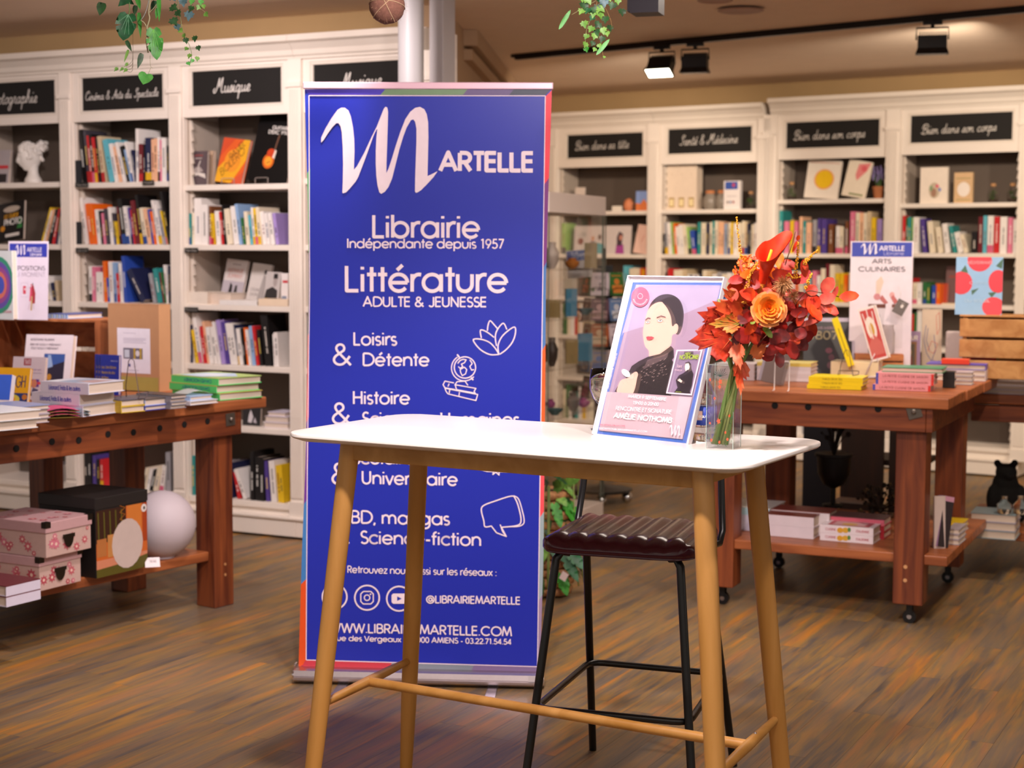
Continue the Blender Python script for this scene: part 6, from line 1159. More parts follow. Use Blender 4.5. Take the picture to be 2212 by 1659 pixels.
# arts culinaires sign
so_ = P(1832, 808, ZR) + Vector((.0, .0, 0)); xs_ = Vector((cos(-.14), sin(-.14), 0)); hh = rise(so_, Vector((0, 0, 1)), 521); ww = span(so_, xs_, 1966)
r, M, w, h = face('sign_holder', 'tall white sign ARTS CULINAIRES with blue header in acrylic holder, right table', 'sign', None, ZR, -8, 0, 0, .002, 0, '#e2d6e0', [('r', .02, .885, .98, .992, '#3c48a8'), ('L', .16, .44, .9, .985, '#e8e0ec'), ('t', 'ARTELLE', .46, .86, .93, .035, '#e8e0ec', .004), ('t', 'Librairie', .53, .85, .898, .024, '#b8b4d8'), ('t', 'ARTS', .35, .65, .835, .032, '#5a505a', .004), ('t', 'CULINAIRES', .13, .87, .775, .034, '#5a505a', .004),
   ('p', [(.42, .7), (.5, .74), (.54, .7), (.48, .6), (.42, .6)], '#dcc4b4'), ('c', .44, .585, .055, .025, '#c8848a'), ('p', [(.52, .6), (.62, .54), (.56, .53), (.48, .57)], '#b86a6a'), ('c', .68, .6, .04, .022, '#dca4a4'), ('p', [(.7, .6), (.78, .55), (.72, .53), (.66, .58)], '#c06a6a'), ('r', .3, .5, .58, .53, '#6a3a30'), ('r', .68, .505, .84, .53, '#7a4a40'), ('p', [(.3, .5), (.58, .5), (.54, .36), (.34, .36)], '#cfc4cc'), ('r', .66, .2, .86, .5, '#d8ccd4'), ('c', .4, .44, .1, .03, '#b0a8b4')], pages=False, base=so_, w=ww, h=hh, print_name='printed_sheet')
MB(M).box(-.004, w + .004, -.0035, -.002, -.001, h + .003).box(-.004, w + .004, -.04, .05, -.004, -.001).build('acrylic_holder', mat('#ffffff', .03, trans=1, alpha=.12), r)
o = W(1945, 664, so_.y - .12); M = frame(o, xs_) @ RY(radians(28)); r = tag(MB(M).box(-.026, .026, 0, .003, -.034, .034).build('hanging_tag', mat('#6a6260', .4, kind='print')), 'tilted dark grey square tag hanging before the culinary sign', 'tag'); A = Art(M @ Vector((-.026, 0, -.034)), M.to_3x3() @ Vector((1, 0, 0)), M.to_3x3() @ Vector((0, 0, 1))); A.disc(.03, .042, .007, .009, '#d8d0cc'); A.stroke([(.02, .055), (.035, .058)], .002, '#b8b0ac'); A.build('tag_print', r)
MB().tube([o + Vector((0, 0, .04)), Vector((o.x, o.y, o.z + .07)), Vector((o.x + .012, so_.y - .01, o.z + .1))], .0008, 4).build('tag_string', mat('#c8c0b8', .6), r)
for px_, nm in ((1888, 'left'), (1916, 'right')):
    q = P(px_, 812, ZR); q.x *= (so_.y - .06) / q.y; q.y = so_.y - .06
    r = tag(MB().lathe([(.0, 0), (.026, 0), (.03, .01), (.031, .10), (.025, .125), (.026, .135)], q + Vector((0, 0, .1)), 20).build('glass_jar', GLS, smooth=True), nm + ' clear glass jar before the culinary sign', 'jar', 'clear glass jars before the culinary sign')
r = thing('wooden_crate', 'small dark pine crate under the clear glass jars', 'crate', (P(1902, 812, ZR).x, so_.y - .06, ZR))
for k in range(3): MB(frame((P(1902, 812, ZR).x, so_.y - .06, ZR), xs_)).box(-.11, .11, -.045 + .0, -.035, .004 + .033 * k, .03 + .033 * k).build('slat', CRH, r)
MB(frame((P(1902, 812, ZR).x, so_.y - .06, ZR), xs_)).box(-.11, -.1, -.034, .04, 0, .1).box(.1, .11, -.034, .04, 0, .1).box(-.1, .1, -.034, .04, .094, .1).build('crate_frame', CRW, r)
# crate at the right and what stands on it
co2 = P(2086, 822, ZR) + Vector((.0, .12, 0)); CM2 = frame(co2, (cos(radians(-25)), sin(radians(-25)), 0)); chh2 = rise(co2, Vector((0, 0, 1)), 684); CL = wood('#a9713c', '#c8935a', (2, 20, 20), .4, .55, .2, 'pale_crate_slat'); CV = wood('#a9713c', '#c8935a', (18, 18, 2), .4, .55, .2, 'pale_crate_post')
r = thing('wooden_crate', 'pale slatted wooden crate at the right photo edge, pomegranate book on top', 'crate', co2)
nsl = 3; sh = chh2 / nsl
for k in range(nsl):
    z0 = k * sh + .004; z1 = (k + 1) * sh - .009
    MB(CM2).box(0, .5, 0, .012, z0, z1).build('slat', CL, r, bevel=.002); MB(CM2).box(0, .5, .26, .272, z0, z1).build('slat', CL, r, bevel=.002); MB(CM2).box(.0, .012, .013, .259, z0, z1).build('slat', CL, r, bevel=.002); MB(CM2).box(.488, .5, .013, .259, z0, z1).build('slat', CL, r, bevel=.002)
for x, y in ((.013, .013), (.47, .013), (.013, .24), (.47, .24)): MB(CM2).box(x, x + .018, y, y + .018, 0, chh2).build('corner_post', CV, r)
for k in range(3): MB(CM2).box(-.002, .502, .003 + k * .09, .083 + k * .09, chh2, chh2 + .008).build('slat', CL, r, bevel=.002)
zt = ZR + chh2 + .0085
r, M, w, h = face('book', 'pale blue book with large red pomegranates, standing on the pale crate', 'book', None, zt, -18, 0, 0, .025, 4, '#8fb4d8', [('c', .5, .95, .26, .2, '#d8404e'), ('c', .12, .55, .24, .2, '#d8404e'), ('c', .9, .58, .2, .2, '#d8404e'), ('c', .82, .14, .24, .17, '#dc4a56'), ('p', [(.1, .75), (.2, .86), (.26, .72)], '#4a6a58'), ('p', [(.34, .42), (.5, .46), (.36, .34)], '#4a6a58'), ('p', [(.7, .38), (.88, .4), (.78, .3)], '#4a6a58'), ('p', [(.85, .85), (1, .98), (.98, .8)], '#4a6a58'), ('t', 'MÉDITERRANÉE', .24, .78, .88, .05, '#e89aa4'), ('t', 'CUISINE', .3, .7, .53, .045, '#a8c4dc'), ('t', 'DU SOLEIL', .2, .74, .22, .045, '#b8d0e0')], base=Vector((co2.x - .01, co2.y + .05, zt)), w=.205, h=.262)
q = CM2 @ Vector((.31, .09, chh2 + .0085)); r = None
px_ = 1106 + FPX * (q - CAM).dot(cR) / (q - CAM).dot(cF)
o = q; rr = random.Random(2); r = thing('terrarium', 'glass bottle terrarium on the pale crate beside the pomegranate book', 'terrarium', o); m = MB()
for k in range(70):
    a = rr.uniform(0, 2 * pi); qq = rr.uniform(0, .03); c = Vector((o.x + qq * cos(a), o.y + qq * sin(a), o.z + rr.uniform(.02, .09))); t = Vector((rr.uniform(-1, 1), rr.uniform(-1, 1), rr.uniform(0, 1.5))).normalized() * .02; s_ = t.cross(Vector((0, 0, 1))).normalized() * .005; m.add([c - s_, c + s_, c + t], [(0, 1, 2), (2, 1, 0)], k % 2)
tag(m.build('foliage', [mat('#2f5a2c', .5), mat('#4a7a3c', .5)], r), kind='stuff'); MB().lathe([(.036, 0), (.04, .012), (.036, .026), (0, .03)], o, 18).build('soil', mat('#2a2018', .9), r); MB().lathe([(.042, 0), (.045, .03), (.043, .07), (.028, .11), (.016, .13), (.016, .15)], o, 22).build('glass_dome', mat('#ffffff', .05, trans=1, alpha=.25), r, smooth=True)
# lower shelf of the right table
ZQ = .291
pile(3, lambda s_, i: s_ + ' pale patterned book of the left pile on the wheeled table shelf', P(1662, 1150, ZQ) + Vector((0, 0, 0)), ZQ, 64, .3, .24, .034, ['#c9c0d0', '#c9c0d0', '#a8c4cc'], 'L', 'pale books piled at the left of the wheeled table shelf', tops='#c4c2c0')
o = P(1757, 1165, ZQ)
pile(2, lambda s_, i: s_ + ' thick white book with dark red cover behind the front pair', o + Vector((.08, .07, 0)), ZQ, 64, .3, .14, .05, '#dcd0d4', 'L', 'thick white books with dark red tops', tops='#7a342c')
pile(2, lambda s_, i: s_ + ' thick white book of the front pair, dark red cover', o, ZQ, 64, .27, .145, .047, '#dfd2da', 'L', 'front pair of thick white books', tops='#6e2e24')
o = P(1886, 1176, ZQ)
for k in range(2):
    r, o2 = lay(('lower', 'upper')[k] + ' white cookbook with lemon picture on the spine, wheeled table shelf', o + Vector((0, 0, .0335 * k)), ZQ, 64, 0, 0, .033, '#e8dce2', 'L', L=.225, D=.14, top='#e8dce2', group='white cookbooks with lemon spines', art=[('r', .12, .1, .9, .9, '#c4606c'), ('r', .2, .2, .8, .8, '#dcb0b4'), ('c', .5, .4, .15, .2, '#d8b060')] if k else None)
    b = Vector((cos(radians(64)), sin(radians(64)), 0)); a = Vector((-b.y, b.x, 0)); A = Art(o + Vector((0, 0, .0335 * k)) + a * .225, -a, (0, 0, 1)).size(.225, .033)
    A.disc(.38, .45, .06, .35, '#d8a030'); A.disc(.48, .5, .06, .35, '#d8a838'); A.disc(.55, .6, .03, .3, '#5a8a4a'); A.text('CUISINE', .1, .3, .35, .3, '#b8505a', .0015); A.text('ITALIENNE', .68, .92, .35, .3, '#b8505a', .0015); A.build('spine_print', r)
pile(3, lambda s_, i: s_ + ' pink and red book behind the lemon cookbooks', P(1928, 1172, ZQ) + Vector((-.02, .07, 0)), ZQ, 64, .23, .14, .028, ['#a82430', '#a82430', '#d8687a'], 'L', 'pink and red books behind the lemon cookbooks', tops='#5a3438')
face('board', 'blank white board standing right of the near leg, wheeled table shelf', 'board', (2018, 1185), ZQ, 10, 2042, 1072, .012, 3, '#c8b4ac', pages=False)
r, M, w, h = face('book', 'dark book leaning right beside the white board, low shelf', 'book', (2026, 1186), ZQ, 30, 2048, 1076, .035, 4, '#2e2224', [('r', .0, .9, 1, 1, '#c890a8')], roll=12, spine='#9a7a98')
pile(3, lambda s_, i: s_ + ' grey paperback at the right end of the wheeled table shelf', P(2072, 1178, ZQ) + Vector((-.0, 0, 0)), ZQ, 64, .03, .16, .022, '#b0a6ae', None, 'grey paperbacks at the right end of the low shelf')
pile(2, lambda s_, i: s_ + ' yellow-covered flat book at the far right of the low shelf', P(2088, 1166, ZQ) + Vector((.0, .1, 0)), ZQ, 64, .1, .2, .022, ['#c8c0c0', '#d8b818'], None, 'yellow-covered flat books on the low shelf', tops='#dcb81c')
# second right table: bear, bottles, books
ZB = .201; q = R2
o = P(2186, 1172, ZB) + Vector((.03, .05, 0))
o2 = pile(3, lambda s_, i: s_ + ' thick grey book of the pile under the glass bottles', o, ZB, 66, .2, .2, .038, ['#8fa8b4', '#a8a0b0', '#a8a0b0'], None, 'thick grey books under the glass bottles', tops='#7a8a90')
for px_, nm in ((2168, 'left'), (2203, 'right')):
    q = o2 + Vector(((px_ - 2186) / FPX * o.y - .0, .05, .0)); MB().lathe([(0, 0), (.028, 0), (.033, .012), (.033, .04), (.013, .062), (.012, .078), (.016, .08)], q, 18).build('glass_bottle', GLS, smooth=True)
bs = [x for x in bpy.data.objects if x.name.startswith('glass_bottle')]
for x, nm in zip(bs, ('left', 'right')): tag(x, nm + ' small round glass bottle in front of the black bear', 'bottle', 'small round glass bottles')
bz = R2.w(.36, .5, ZB + 0); by_ = bz.y; bp_ = W(2170, 1080, by_); bp_.z = ZB; s = (1090 - 978) / FPX * by_ * 1.05
be = thing('bear_figure', 'black bear figure sitting on the low shelf at the right photo edge', 'figurine', bp_); FUR = mat('#0d0b0a', .85, kind='leather')
m = MB(T(bp_.x, bp_.y, bp_.z))
sk = [((0, 0, .42), (.33, .28, .36)), ((0, -.02, .7), (.24, .22, .2)), ((-.26, -.1, .42), (.11, .12, .26)), ((.26, -.1, .42), (.11, .12, .26)), ((-.2, -.18, .1), (.13, .16, .12)), ((.2, -.18, .1), (.13, .16, .12)), ((0, -.05, .9), (.2, .19, .17)), ((0, -.21, .86), (.09, .1, .075)), ((-.16, -.02, 1.07), (.075, .045, .075)), ((.16, -.02, 1.07), (.075, .045, .075))]
mb = bpy.data.metaballs.new('bear_tmp')
for c, rd in sk: m.ball([v * s for v in c], tuple(v * s for v in rd), 18)
bo_ = m.build('body', FUR, be, smooth=True); rm = bo_.modifiers.new('fuse', 'REMESH'); rm.mode = 'VOXEL'; rm.voxel_size = s * .035; rm.use_smooth_shade = True; bpy.data.metaballs.remove(mb)
# dark pots and a dark stand seen under the wheeled table
DKW = wood('#1c0f0a', '#32190e', (18, 18, 2), .3, .6, .2, 'dark_board')
o = W(1742, 1000, 8.35); o.z = 0; DKM = frame(o, (.9, -.42, 0)); r = thing('slatted_stand', 'dark wooden slatted display stand seen through the wheeled table', 'stand', o)
for x0, x1, mt_ in ((-.02, .14, mat('#17151c', .6, kind='paint')), (.18, .40, DKW), (.43, .60, DKW)): MB(DKM).box(x0, x1, 0, .04, .02, .9).build('board', mt_, r, bevel=.003)
MB(DKM).box(-.05, .62, -.02, .4, .901, .93).build('top_board', DKW, r, bevel=.003); MB(DKM).box(-.02, .60, .045, .38, .0, .06).build('base_board', DKW, r); MB(DKM).box(-.02, .6, .045, .38, .4, .43).build('shelf', DKW, r)
o = W(1800, 1064, 7.55); o.z = ZQ; M0 = T(o.x, o.y, o.z); r = thing('plant_pot', 'black round plant pot on a stem foot, beneath the wheeled table top', 'plant pot', o)
MB().lathe([(.05, 0), (.05, .012), (.012, .02), (.012, .09), (.05, .11), (.075, .16), (.08, .24), (.09, .245), (.09, .258), (.07, .258), (.0, .24)], o, 28).build('pot', mat('#0c0b0c', .5), r, smooth='auto')
m = MB(); rr = random.Random(12)
for k in range(24):
    a = rr.uniform(0, 2 * pi); t = o + Vector((cos(a) * rr.uniform(.02, .08), sin(a) * rr.uniform(.02, .08), rr.uniform(.33, .5))); m.tube([o + Vector((0, 0, .24)), (o + Vector((0, 0, .3))).lerp(t, .5), t], .0025, 5); m.ball(t, rr.uniform(.006, .014), 6, 1 if rr.random() < .3 else 0)
tag(m.build('twigs', [mat('#241a14', .8), mat('#8a3a3a', .6)], r), kind='stuff')
o = W(1902, 1100, 7.3); o.z = ZQ; r = thing('twig_wreath', 'dark wreath of beaded twigs lying on the wheeled table shelf', 'decoration', o); m = MB(); rr = random.Random(5)
for k in range(90):
    a = rr.uniform(0, 2 * pi); q = rr.uniform(.05, .11); c = o + Vector((cos(a) * q, sin(a) * q * .8, rr.uniform(.01, .14))); m.ball(c, rr.uniform(.006, .013), 6, 1 if rr.random() < .2 else 0); 
    if k % 3 == 0: m.tube([o + Vector((0, 0, .02)), c], .002, 4)
tag(m.build('twigs_and_beads', [mat('#1a120c', .4), mat('#6a5a40', .15, .5)], r), kind='stuff')
o = P(1800, 1108, ZQ) + Vector((.2, .25, 0)); lay('small open booklet lying far back on the wheeled table shelf', o, ZQ, 60, 0, 0, .01, '#b8a8a0', None, L=.16, D=.12)
# things on the second right table top
o = P(2195, 856, .851); pile(3, lambda s_, i: s_ + ' white flat book at the right photo edge, second table', o + Vector((.12, .05, 0)), .851, 66, .3, .22, .02, '#d2c6ce', None, 'white flat books on the second right table')
# ================================================================ ON THE SIGNING TABLE
ZT = 1.0503
# poster in a leaning acrylic frame
pb0 = P(1286, 938, ZT); pb1 = P(1492, 959, ZT); px_v = (pb1 - pb0).normalized(); bk = Vector((-px_v.y, px_v.x, 0))
wP = span(pb0, px_v, 1490); best = None
for a10 in range(80, 320, 5):
    a = radians(a10 / 10); u = Vector((0, 0, 1)) * cos(a) + bk * sin(a); q = pb0 + u * .425; xx = 1106 + FPX * (q - CAM).dot(cR) / (q - CAM).dot(cF)
    if best is None or abs(xx - 1366) < best[0]: best = (abs(xx - 1366), a)
aP = best[1]; upP = Vector((0, 0, 1)) * cos(aP) + bk * sin(aP); hP = rise(pb0, upP, 600); nP = upP.cross(px_v).normalized()
PM = frame(pb0, px_v, nP, upP)
po = thing('poster_frame', 'author signing poster in a leaning clear acrylic frame on the white table', 'framed poster', pb0 + px_v * wP / 2)
MB(PM).box(0, wP, .0, .0012, 0, hP).build('backing_sheet', mat('#efe9ee', .4, kind='print'), po)
A = Art(pb0, px_v, upP, off=0.0)
q9 = lambda x, y: (1240 + x / 3.77, 560 + y / 3.77)
def PA(pts, c): A.poly(pts, c, px=q9)
PA([(478, 188), (1222, 190), (915, 1500), (186, 1422)], '#4468b8')
PA([(505, 208), (1198, 212), (888, 1468), (208, 1396)], '#9a8399')
PA([(505, 208), (1198, 212), (1170, 330), (860, 460), (400, 600), (385, 630)], '#a598b4')  # lighter top band: reflection on the pane, painted into the print
HAIR = '#3a3238'; SK = '#dcaf9e'; BKK = '#2b2426'
PA(cat_rom([(600, 420), (632, 350), (690, 300), (760, 284), (825, 302), (872, 350), (893, 430), (888, 520), (868, 590), (840, 615), (800, 560), (720, 430), (600, 420)], 4)[:-1], HAIR)
PA(cat_rom([(585, 470), (605, 410), (650, 365), (715, 348), (765, 385), (800, 440), (808, 530), (835, 525), (850, 550), (838, 600), (800, 622), (792, 690), (750, 745), (700, 790), (640, 815), (612, 800), (608, 745), (580, 710), (566, 650), (562, 580), (585, 470)], 4)[:-1], SK)
PA(cat_rom([(720, 350), (770, 370), (812, 440), (822, 520), (800, 545), (790, 470), (760, 400), (720, 350)], 4)[:-1], HAIR)
PA([(602, 795), (700, 772), (790, 706), (812, 730), (815, 800), (800, 820), (845, 905), (790, 1112), (330, 1080), (352, 1040), (420, 975), (470, 870), (530, 830)], BKK)
PA([(600, 820), (700, 790), (770, 760), (760, 800), (640, 860), (560, 900)], '#5a4a4c')
rr = random.Random(1)
for k in range(46):
    x = rr.uniform(540, 750); y = rr.uniform(850, 1000) - (x - 640) * .35
    A.stroke([(x, y), (x + 12, y - 7)], .0008, '#b09a94', px=q9)
for p, w_, c in (([(585, 498), (605, 480), (628, 484)], .0022, '#5a4048'), ([(677, 478), (712, 464), (750, 474)], .0024, '#5a4048')): A.stroke(p, w_, c, px=q9)
PA([(588, 518), (604, 505), (622, 515), (605, 524)], '#fbf4f2'); PA([(682, 505), (704, 492), (728, 504), (705, 515)], '#fbf4f2')
PA([(598, 514), (606, 507), (612, 514), (605, 520)], '#3a3238'); PA([(698, 502), (706, 494), (714, 502), (706, 511)], '#3a3238')
A.stroke([(586, 516), (604, 503), (624, 514)], .001, '#4a3a40', px=q9); A.stroke([(680, 503), (704, 490), (730, 503)], .0012, '#4a3a40', px=q9)
A.stroke([(632, 560), (626, 585), (638, 590)], .0008, '#d8b0a4', px=q9)
PA([(592, 636), (612, 630), (622, 633), (634, 630), (657, 640), (640, 654), (618, 660), (600, 657)], '#c23a4a')
PA(cat_rom([(352, 1072), (372, 1010), (392, 985), (420, 975), (452, 965), (472, 940), (508, 918), (526, 935), (518, 975), (500, 1060), (470, 1110), (380, 1148), (362, 1110), (352, 1072)], 4)[:-1], SK)
for p in ([(392, 990), (420, 1030)], [(425, 975), (448, 1020)], [(462, 962), (475, 1010)], [(500, 930), (488, 990)]): A.stroke(p, .0007, '#d0a898', px=q9)
PA([(428 + 38 * cos(t) * .9 - 8 * sin(t), 930 + 24 * sin(t) + 22 * cos(t)) for t in [2 * pi * k / 16 for k in range(16)]], '#f4fbf4')
PA([(275, 1082), (968, 1126), (888, 1468), (208, 1396)], '#b79fa8'); PA([(862, 1120), (968, 1126), (888, 1468), (800, 1458)], '#beaab4')
c_ = (545, 310); PA([(c_[0] + 72 * cos(t) + 8 * sin(t), c_[1] + 80 * sin(t) - 12 * cos(t)) for t in [2 * pi * k / 28 for k in range(28)]], '#e4607a')
A.stroke([(c_[0] + 20 * cos(t), c_[1] - 6 + 22 * sin(t)) for t in [2 * pi * k / 16 for k in range(17)]], .0012, '#f4c8d0', px=q9)
for k in range(15):
    t = radians(20 + k * 10); A.stroke([(c_[0] + 50 * cos(t), c_[1] + 56 * sin(t)), (c_[0] + 62 * cos(t), c_[1] + 68 * sin(t))], .0012, '#f8e4e8', px=q9)
PA([(842, 742), (1054, 738), (966, 1112), (756, 1096)], '#e8d0e0'); PA([(852, 752), (1040, 748), (958, 1100), (768, 1087)], '#83708a')
PA([(905, 756), (980, 755), (975, 800), (905, 800)], '#4a3e46')
PA([(905, 880), (915, 845), (945, 835), (962, 860), (965, 905), (940, 920), (912, 912)], '#3a3034'); PA([(908, 880), (915, 855), (940, 850), (950, 880), (938, 912), (915, 915)], '#eccfc4')
PA([(900, 930), (930, 905), (965, 900), (980, 940), (968, 1040), (950, 1080), (958, 1098), (820, 1090), (850, 1050), (835, 990), (860, 950)], '#2a2228'); PA([(850, 990), (868, 975), (890, 995), (880, 1010)], '#e4c4b8')
def pt_(t, a, b, h, c='#f2e6ec', w_=None): 
    p = q9(*a); q = q9(*b); A.ptext(t, p, q, h / 3.77, c, w_)
A.build('poster_print', po); A = Art(pb0, px_v, upP, off=.0062)
pt_('NOTHOMB', (868, 822), (1020, 818), 36, '#9ab040', .0018); pt_('AMÉLIE', (915, 782), (960, 781), 16, '#9ab040', .0008); pt_('Tant', (848, 888), (888, 890), 24, '#c8a8b4'); pt_('mieux', (830, 915), (890, 918), 18, '#c8a8b4'); pt_('ALBIN MICHEL', (838, 1088), (886, 1091), 6, '#9ab040', .0004)
pt_('MARDI 9 SEPTEMBRE', (452, 1132), (760, 1158), 26, w_=.0011); pt_('15h00 à 20h00', (490, 1185), (698, 1200), 26, w_=.0011); pt_('RENCONTRE ET SIGNATURE', (350, 1232), (803, 1266), 32, w_=.0012); pt_('AMÉLIE NOTHOMB', (335, 1296), (805, 1338), 40, '#ffffff', .0024)
pt_('INSCRIPTION OBLIGATOIRE', (222, 1357), (428, 1368), 10, '#e0506a', .0006); pt_('INSCRIPTION@LIBRAIRIEMARTELLE.COM', (215, 1388), (606, 1416), 14, w_=.0006)
p0 = q9(292, 1062); p1 = q9(368, 775); a = A.px(*p0); b = A.px(*p1); ss, L = layout('©Jean-Baptiste Mondino'.replace('©', ''))
d = Vector((b[0] - a[0], b[1] - a[1])); nn = Vector((-d.y, d.x)).normalized()
for s_ in ss: A.stroke([(a[0] + d.x * x / L + nn.x * y * .0045, a[1] + d.y * x / L + nn.y * y * .0045) for x, y in s_], .0007, '#e8dce4')
A.poly([q9(790 + (x - 205) * .098, 1350 + (y - 270) * .125 + (x - 205) * .012) for x, y in LOGO], '#ead8e2', px=True)
A.build('poster_lettering', po)
ACR = mat('#ffffff', .02, trans=1, alpha=.10)
MB(PM).box(-.003, wP + .003, -.013, -.011, -.002, hP + .003).build('front_pane', ACR, po)
ED = mat('#f6eff2', .1, trans=.25)
MB(PM).box(-.003, -.0008, -.0108, .0035, -.002, hP + .003).box(wP + .0008, wP + .0035, -.0108, .0035, -.002, hP + .003).box(-.0007, wP + .0007, -.0108, .0035, hP + .0007, hP + .003).build('pane_edge', ED, po)
ft = MB(); a_ = pb0 + bk * .01; dd = .13
for t0 in (.0, 1.0):
    p = pb0 + px_v * wP * t0; tp = p + upP * .2 + bk * .002
ft.add([pb0 + bk * .004 + Vector((0, 0, .0005)), pb1.lerp(pb1, 1) * 1 + bk * .004, pb0 + px_v * wP + bk * dd, pb0 + bk * dd], [(0, 1, 2, 3), (3, 2, 1, 0)])
q = pb0 + upP * .17 + bk * .004; ft.add([pb0 + bk * dd, pb0 + px_v * wP + bk * dd, q + px_v * wP, q], [(0, 1, 2, 3), (3, 2, 1, 0)])
ft.build('rear_foot', mat('#ffffff', .03, trans=1, alpha=.12), po)
# wine glass
g = W(1303, 925, 4.02); g.z = ZT
gl = thing('wine_glass', 'stemmed water glass standing behind the left edge of the poster', 'glass', g)
hg = rise(g, Vector((0, 0, 1)), 797)
k = hg / .165
MB().lathe([(.0, .002), (.033, .0015), (.034, .003), (.006, .008), (.0045, .02), (.0045, .055), (.012, .066), (.028, .085), (.037, .11), (.0375, .135), (.0345, .165), (.0335, .165), (.0365, .135), (.036, .11), (.027, .087), (.011, .068), (0, .066)], (g.x, g.y, g.z), 36).build('glass_body', mat('#ffffff', .02, trans=1, ior=1.45), gl, smooth=True)
gl.scale = (k, k, k)
# water bottle between poster and vase
b_ = W(1520, 968, 3.80); b_.z = ZT; bt = thing('water_bottle', 'small clear plastic water bottle with blue label behind the vase', 'bottle', b_)
PET = mat('#f4f6fa', .04, trans=1, ior=1.33)
MB().lathe([(.0, .002), (.026, 0), (.030, .006), (.030, .03), (.028, .034), (.030, .038), (.030, .085), (.0275, .09), (.030, .095), (.028, .115), (.014, .14), (.0125, .15)], b_, 28).build('bottle_body', PET, bt, smooth=True)
MB().lathe([(.0306, .04), (.0306, .083)], b_, 28).build('label', mat('#2a44a8', .4), bt, smooth=True)
q = Vector((-.25, -.97, 0)).normalized(); A = Art(b_ + q * .031 + Vector((0, 0, .04)), q.cross(Vector((0, 0, -1))), (0, 0, 1)); A.rect(-.012, .012, -.0, .034, '#f0c8b8'); A.text('eau', -.009, .007, .018, .008, '#ffffff', .001); A.build('label_print', bt)
MB().lathe([(.0145, .148), (.0145, .162), (0, .163)], b_, 20).build('cap', mat('#e8f0f8', .3), bt, smooth='auto')
# flat acrylic vase
v0 = P(1521, 972, ZT); v1 = P(1594, 978, ZT)
vx = Vector((.905, -.425, 0)).normalized(); VM = frame(P(1525, 968, ZT), vx); vb = VM @ Vector((0, 0, 0)); vw = span(vb, vx, 1583); vh = rise(vb, Vector((0, 0, 1)), 787); vd = .06
va = thing('vase', 'flat rectangular clear vase printed with small orange leaves', 'vase', VM @ Vector((vw / 2, vd / 2, 0)))
VG = mat('#f4fbf8', .02, trans=1, alpha=.22); VE = mat('#d8efe8', .08, trans=.4)
MB(VM).box(0, vw, 0, .003, 0, vh).box(0, vw, vd - .003, vd, 0, vh).box(0, .003, .003, vd - .003, 0, vh).box(vw - .003, vw, .003, vd - .003, 0, vh).box(0.003, vw - .003, .003, vd - .003, 0, .006).build('wall', VG, va)
m = MB(VM)
for x in (0, vw): 
    for y in (0, vd): m.box(x - .0006, x + .0006, y - .0006, y + .0006, 0, vh)
m.box(0, vw, -.0006, .0006, vh - .0008, vh).box(0, vw, vd - .0006, vd + .0006, vh - .0008, vh); m.build('edge', VE, va)
A = Art(VM @ Vector((0, 0, 0)), vx, (0, 0, 1)).size(vw, vh); rr = random.Random(6)
for u, v, s_ in ((.5, .8, 1.2), (.48, .74, 1), (.46, .33, 1.3), (.3, .6, .8), (.12, .82, .8), (.85, .7, .8), (.14, .3, .7), (.86, .4, .8), (.2, .1, .8), (.5, .08, .8), (.8, .12, .8), (.72, .2, .7)):
    A.poly([(u + .07 * s_ * cos(t) * (1 if k % 2 else .45), v + .033 * s_ * sin(t) * (1 if k % 2 else .45)) for k, t in [(k, 2 * pi * k / 10) for k in range(10)]], '#e0583a')
for k in range(34):
    u, v = rr.choice([rr.uniform(.04, .2), rr.uniform(.8, .95), rr.uniform(.2, .8)]), rr.uniform(.05, .96); t = rr.uniform(0, 6.28)
    A.stroke([(u, v), (u + .05 * cos(t), v + .022 * sin(t)), (u + .08 * cos(t + .6), v + .035 * sin(t + .6))], .0009, rr.choice(['#1f5a48', '#2c3c3c', '#2f7a5c']))
for k in range(9): t = radians(20 + k * 17); A.stroke([(.5, .86), (.5 + .28 * cos(t), .86 + .1 * sin(t) * .9)], .0009, '#2c4a44')
A.build('leaf_print', va)
# ---------------------------------------------------------------- bouquet
BY = 3.60
def w3(x, y, dy=0): return W(x, y, BY + dy)
base3 = VM @ Vector((vw * .55, vd / 2, .008)); bq = thing('bouquet', 'autumn bouquet of orange rose, calla, maple leaves and round leaves in the vase', 'bouquet', base3)
gat = w3(1590, 800)
m = MB(); rr = random.Random(9)
for k in range(16):
    a = base3 + vx * rr.uniform(-.032, .012) + Vector((0, rr.uniform(-.012, .012), 0)); c = gat + Vector((rr.uniform(-.012, .014), rr.uniform(-.015, .015), 0)); t = w3(1590 + rr.uniform(-40, 90), rr.uniform(640, 740), rr.uniform(-.03, .05))
    m.tube([a, a.lerp(c, .5), c, t], rr.uniform(.0022, .0036), 7, k % 2)
tag(m.build('stems', [mat('#5f7a38', .5), mat('#7f8a4a', .5)], bq, smooth=True), kind='stuff')
def leaf_m(h, h2=None):
    k = ('leaf', h, h2)
    if k in MC: return MC[k]
    m = bpy.data.materials.new('leaf_%d' % len(MC)); m.use_nodes = True; nt = m.node_tree; b = nt.nodes['Principled BSDF']; N = nt.nodes.new; L = nt.links.new
    tc = N('ShaderNodeTexCoord'); n = N('ShaderNodeTexNoise'); n.inputs['Scale'].default_value = 45; n.inputs['Detail'].default_value = 4; cr = N('ShaderNodeValToRGB'); cr.color_ramp.elements[0].position = .38; cr.color_ramp.elements[1].position = .64
    cr.color_ramp.elements[0].color = lin(h); cr.color_ramp.elements[1].color = lin(h2 or h); L(tc.outputs['Object'], n.inputs[0]); L(n.outputs['Fac'], cr.inputs[0]); L(cr.outputs[0], b.inputs['Base Color'])
    b.inputs['Roughness'].default_value = .5; b.inputs['Subsurface Weight'].default_value = .0
    MC[k] = m; return m
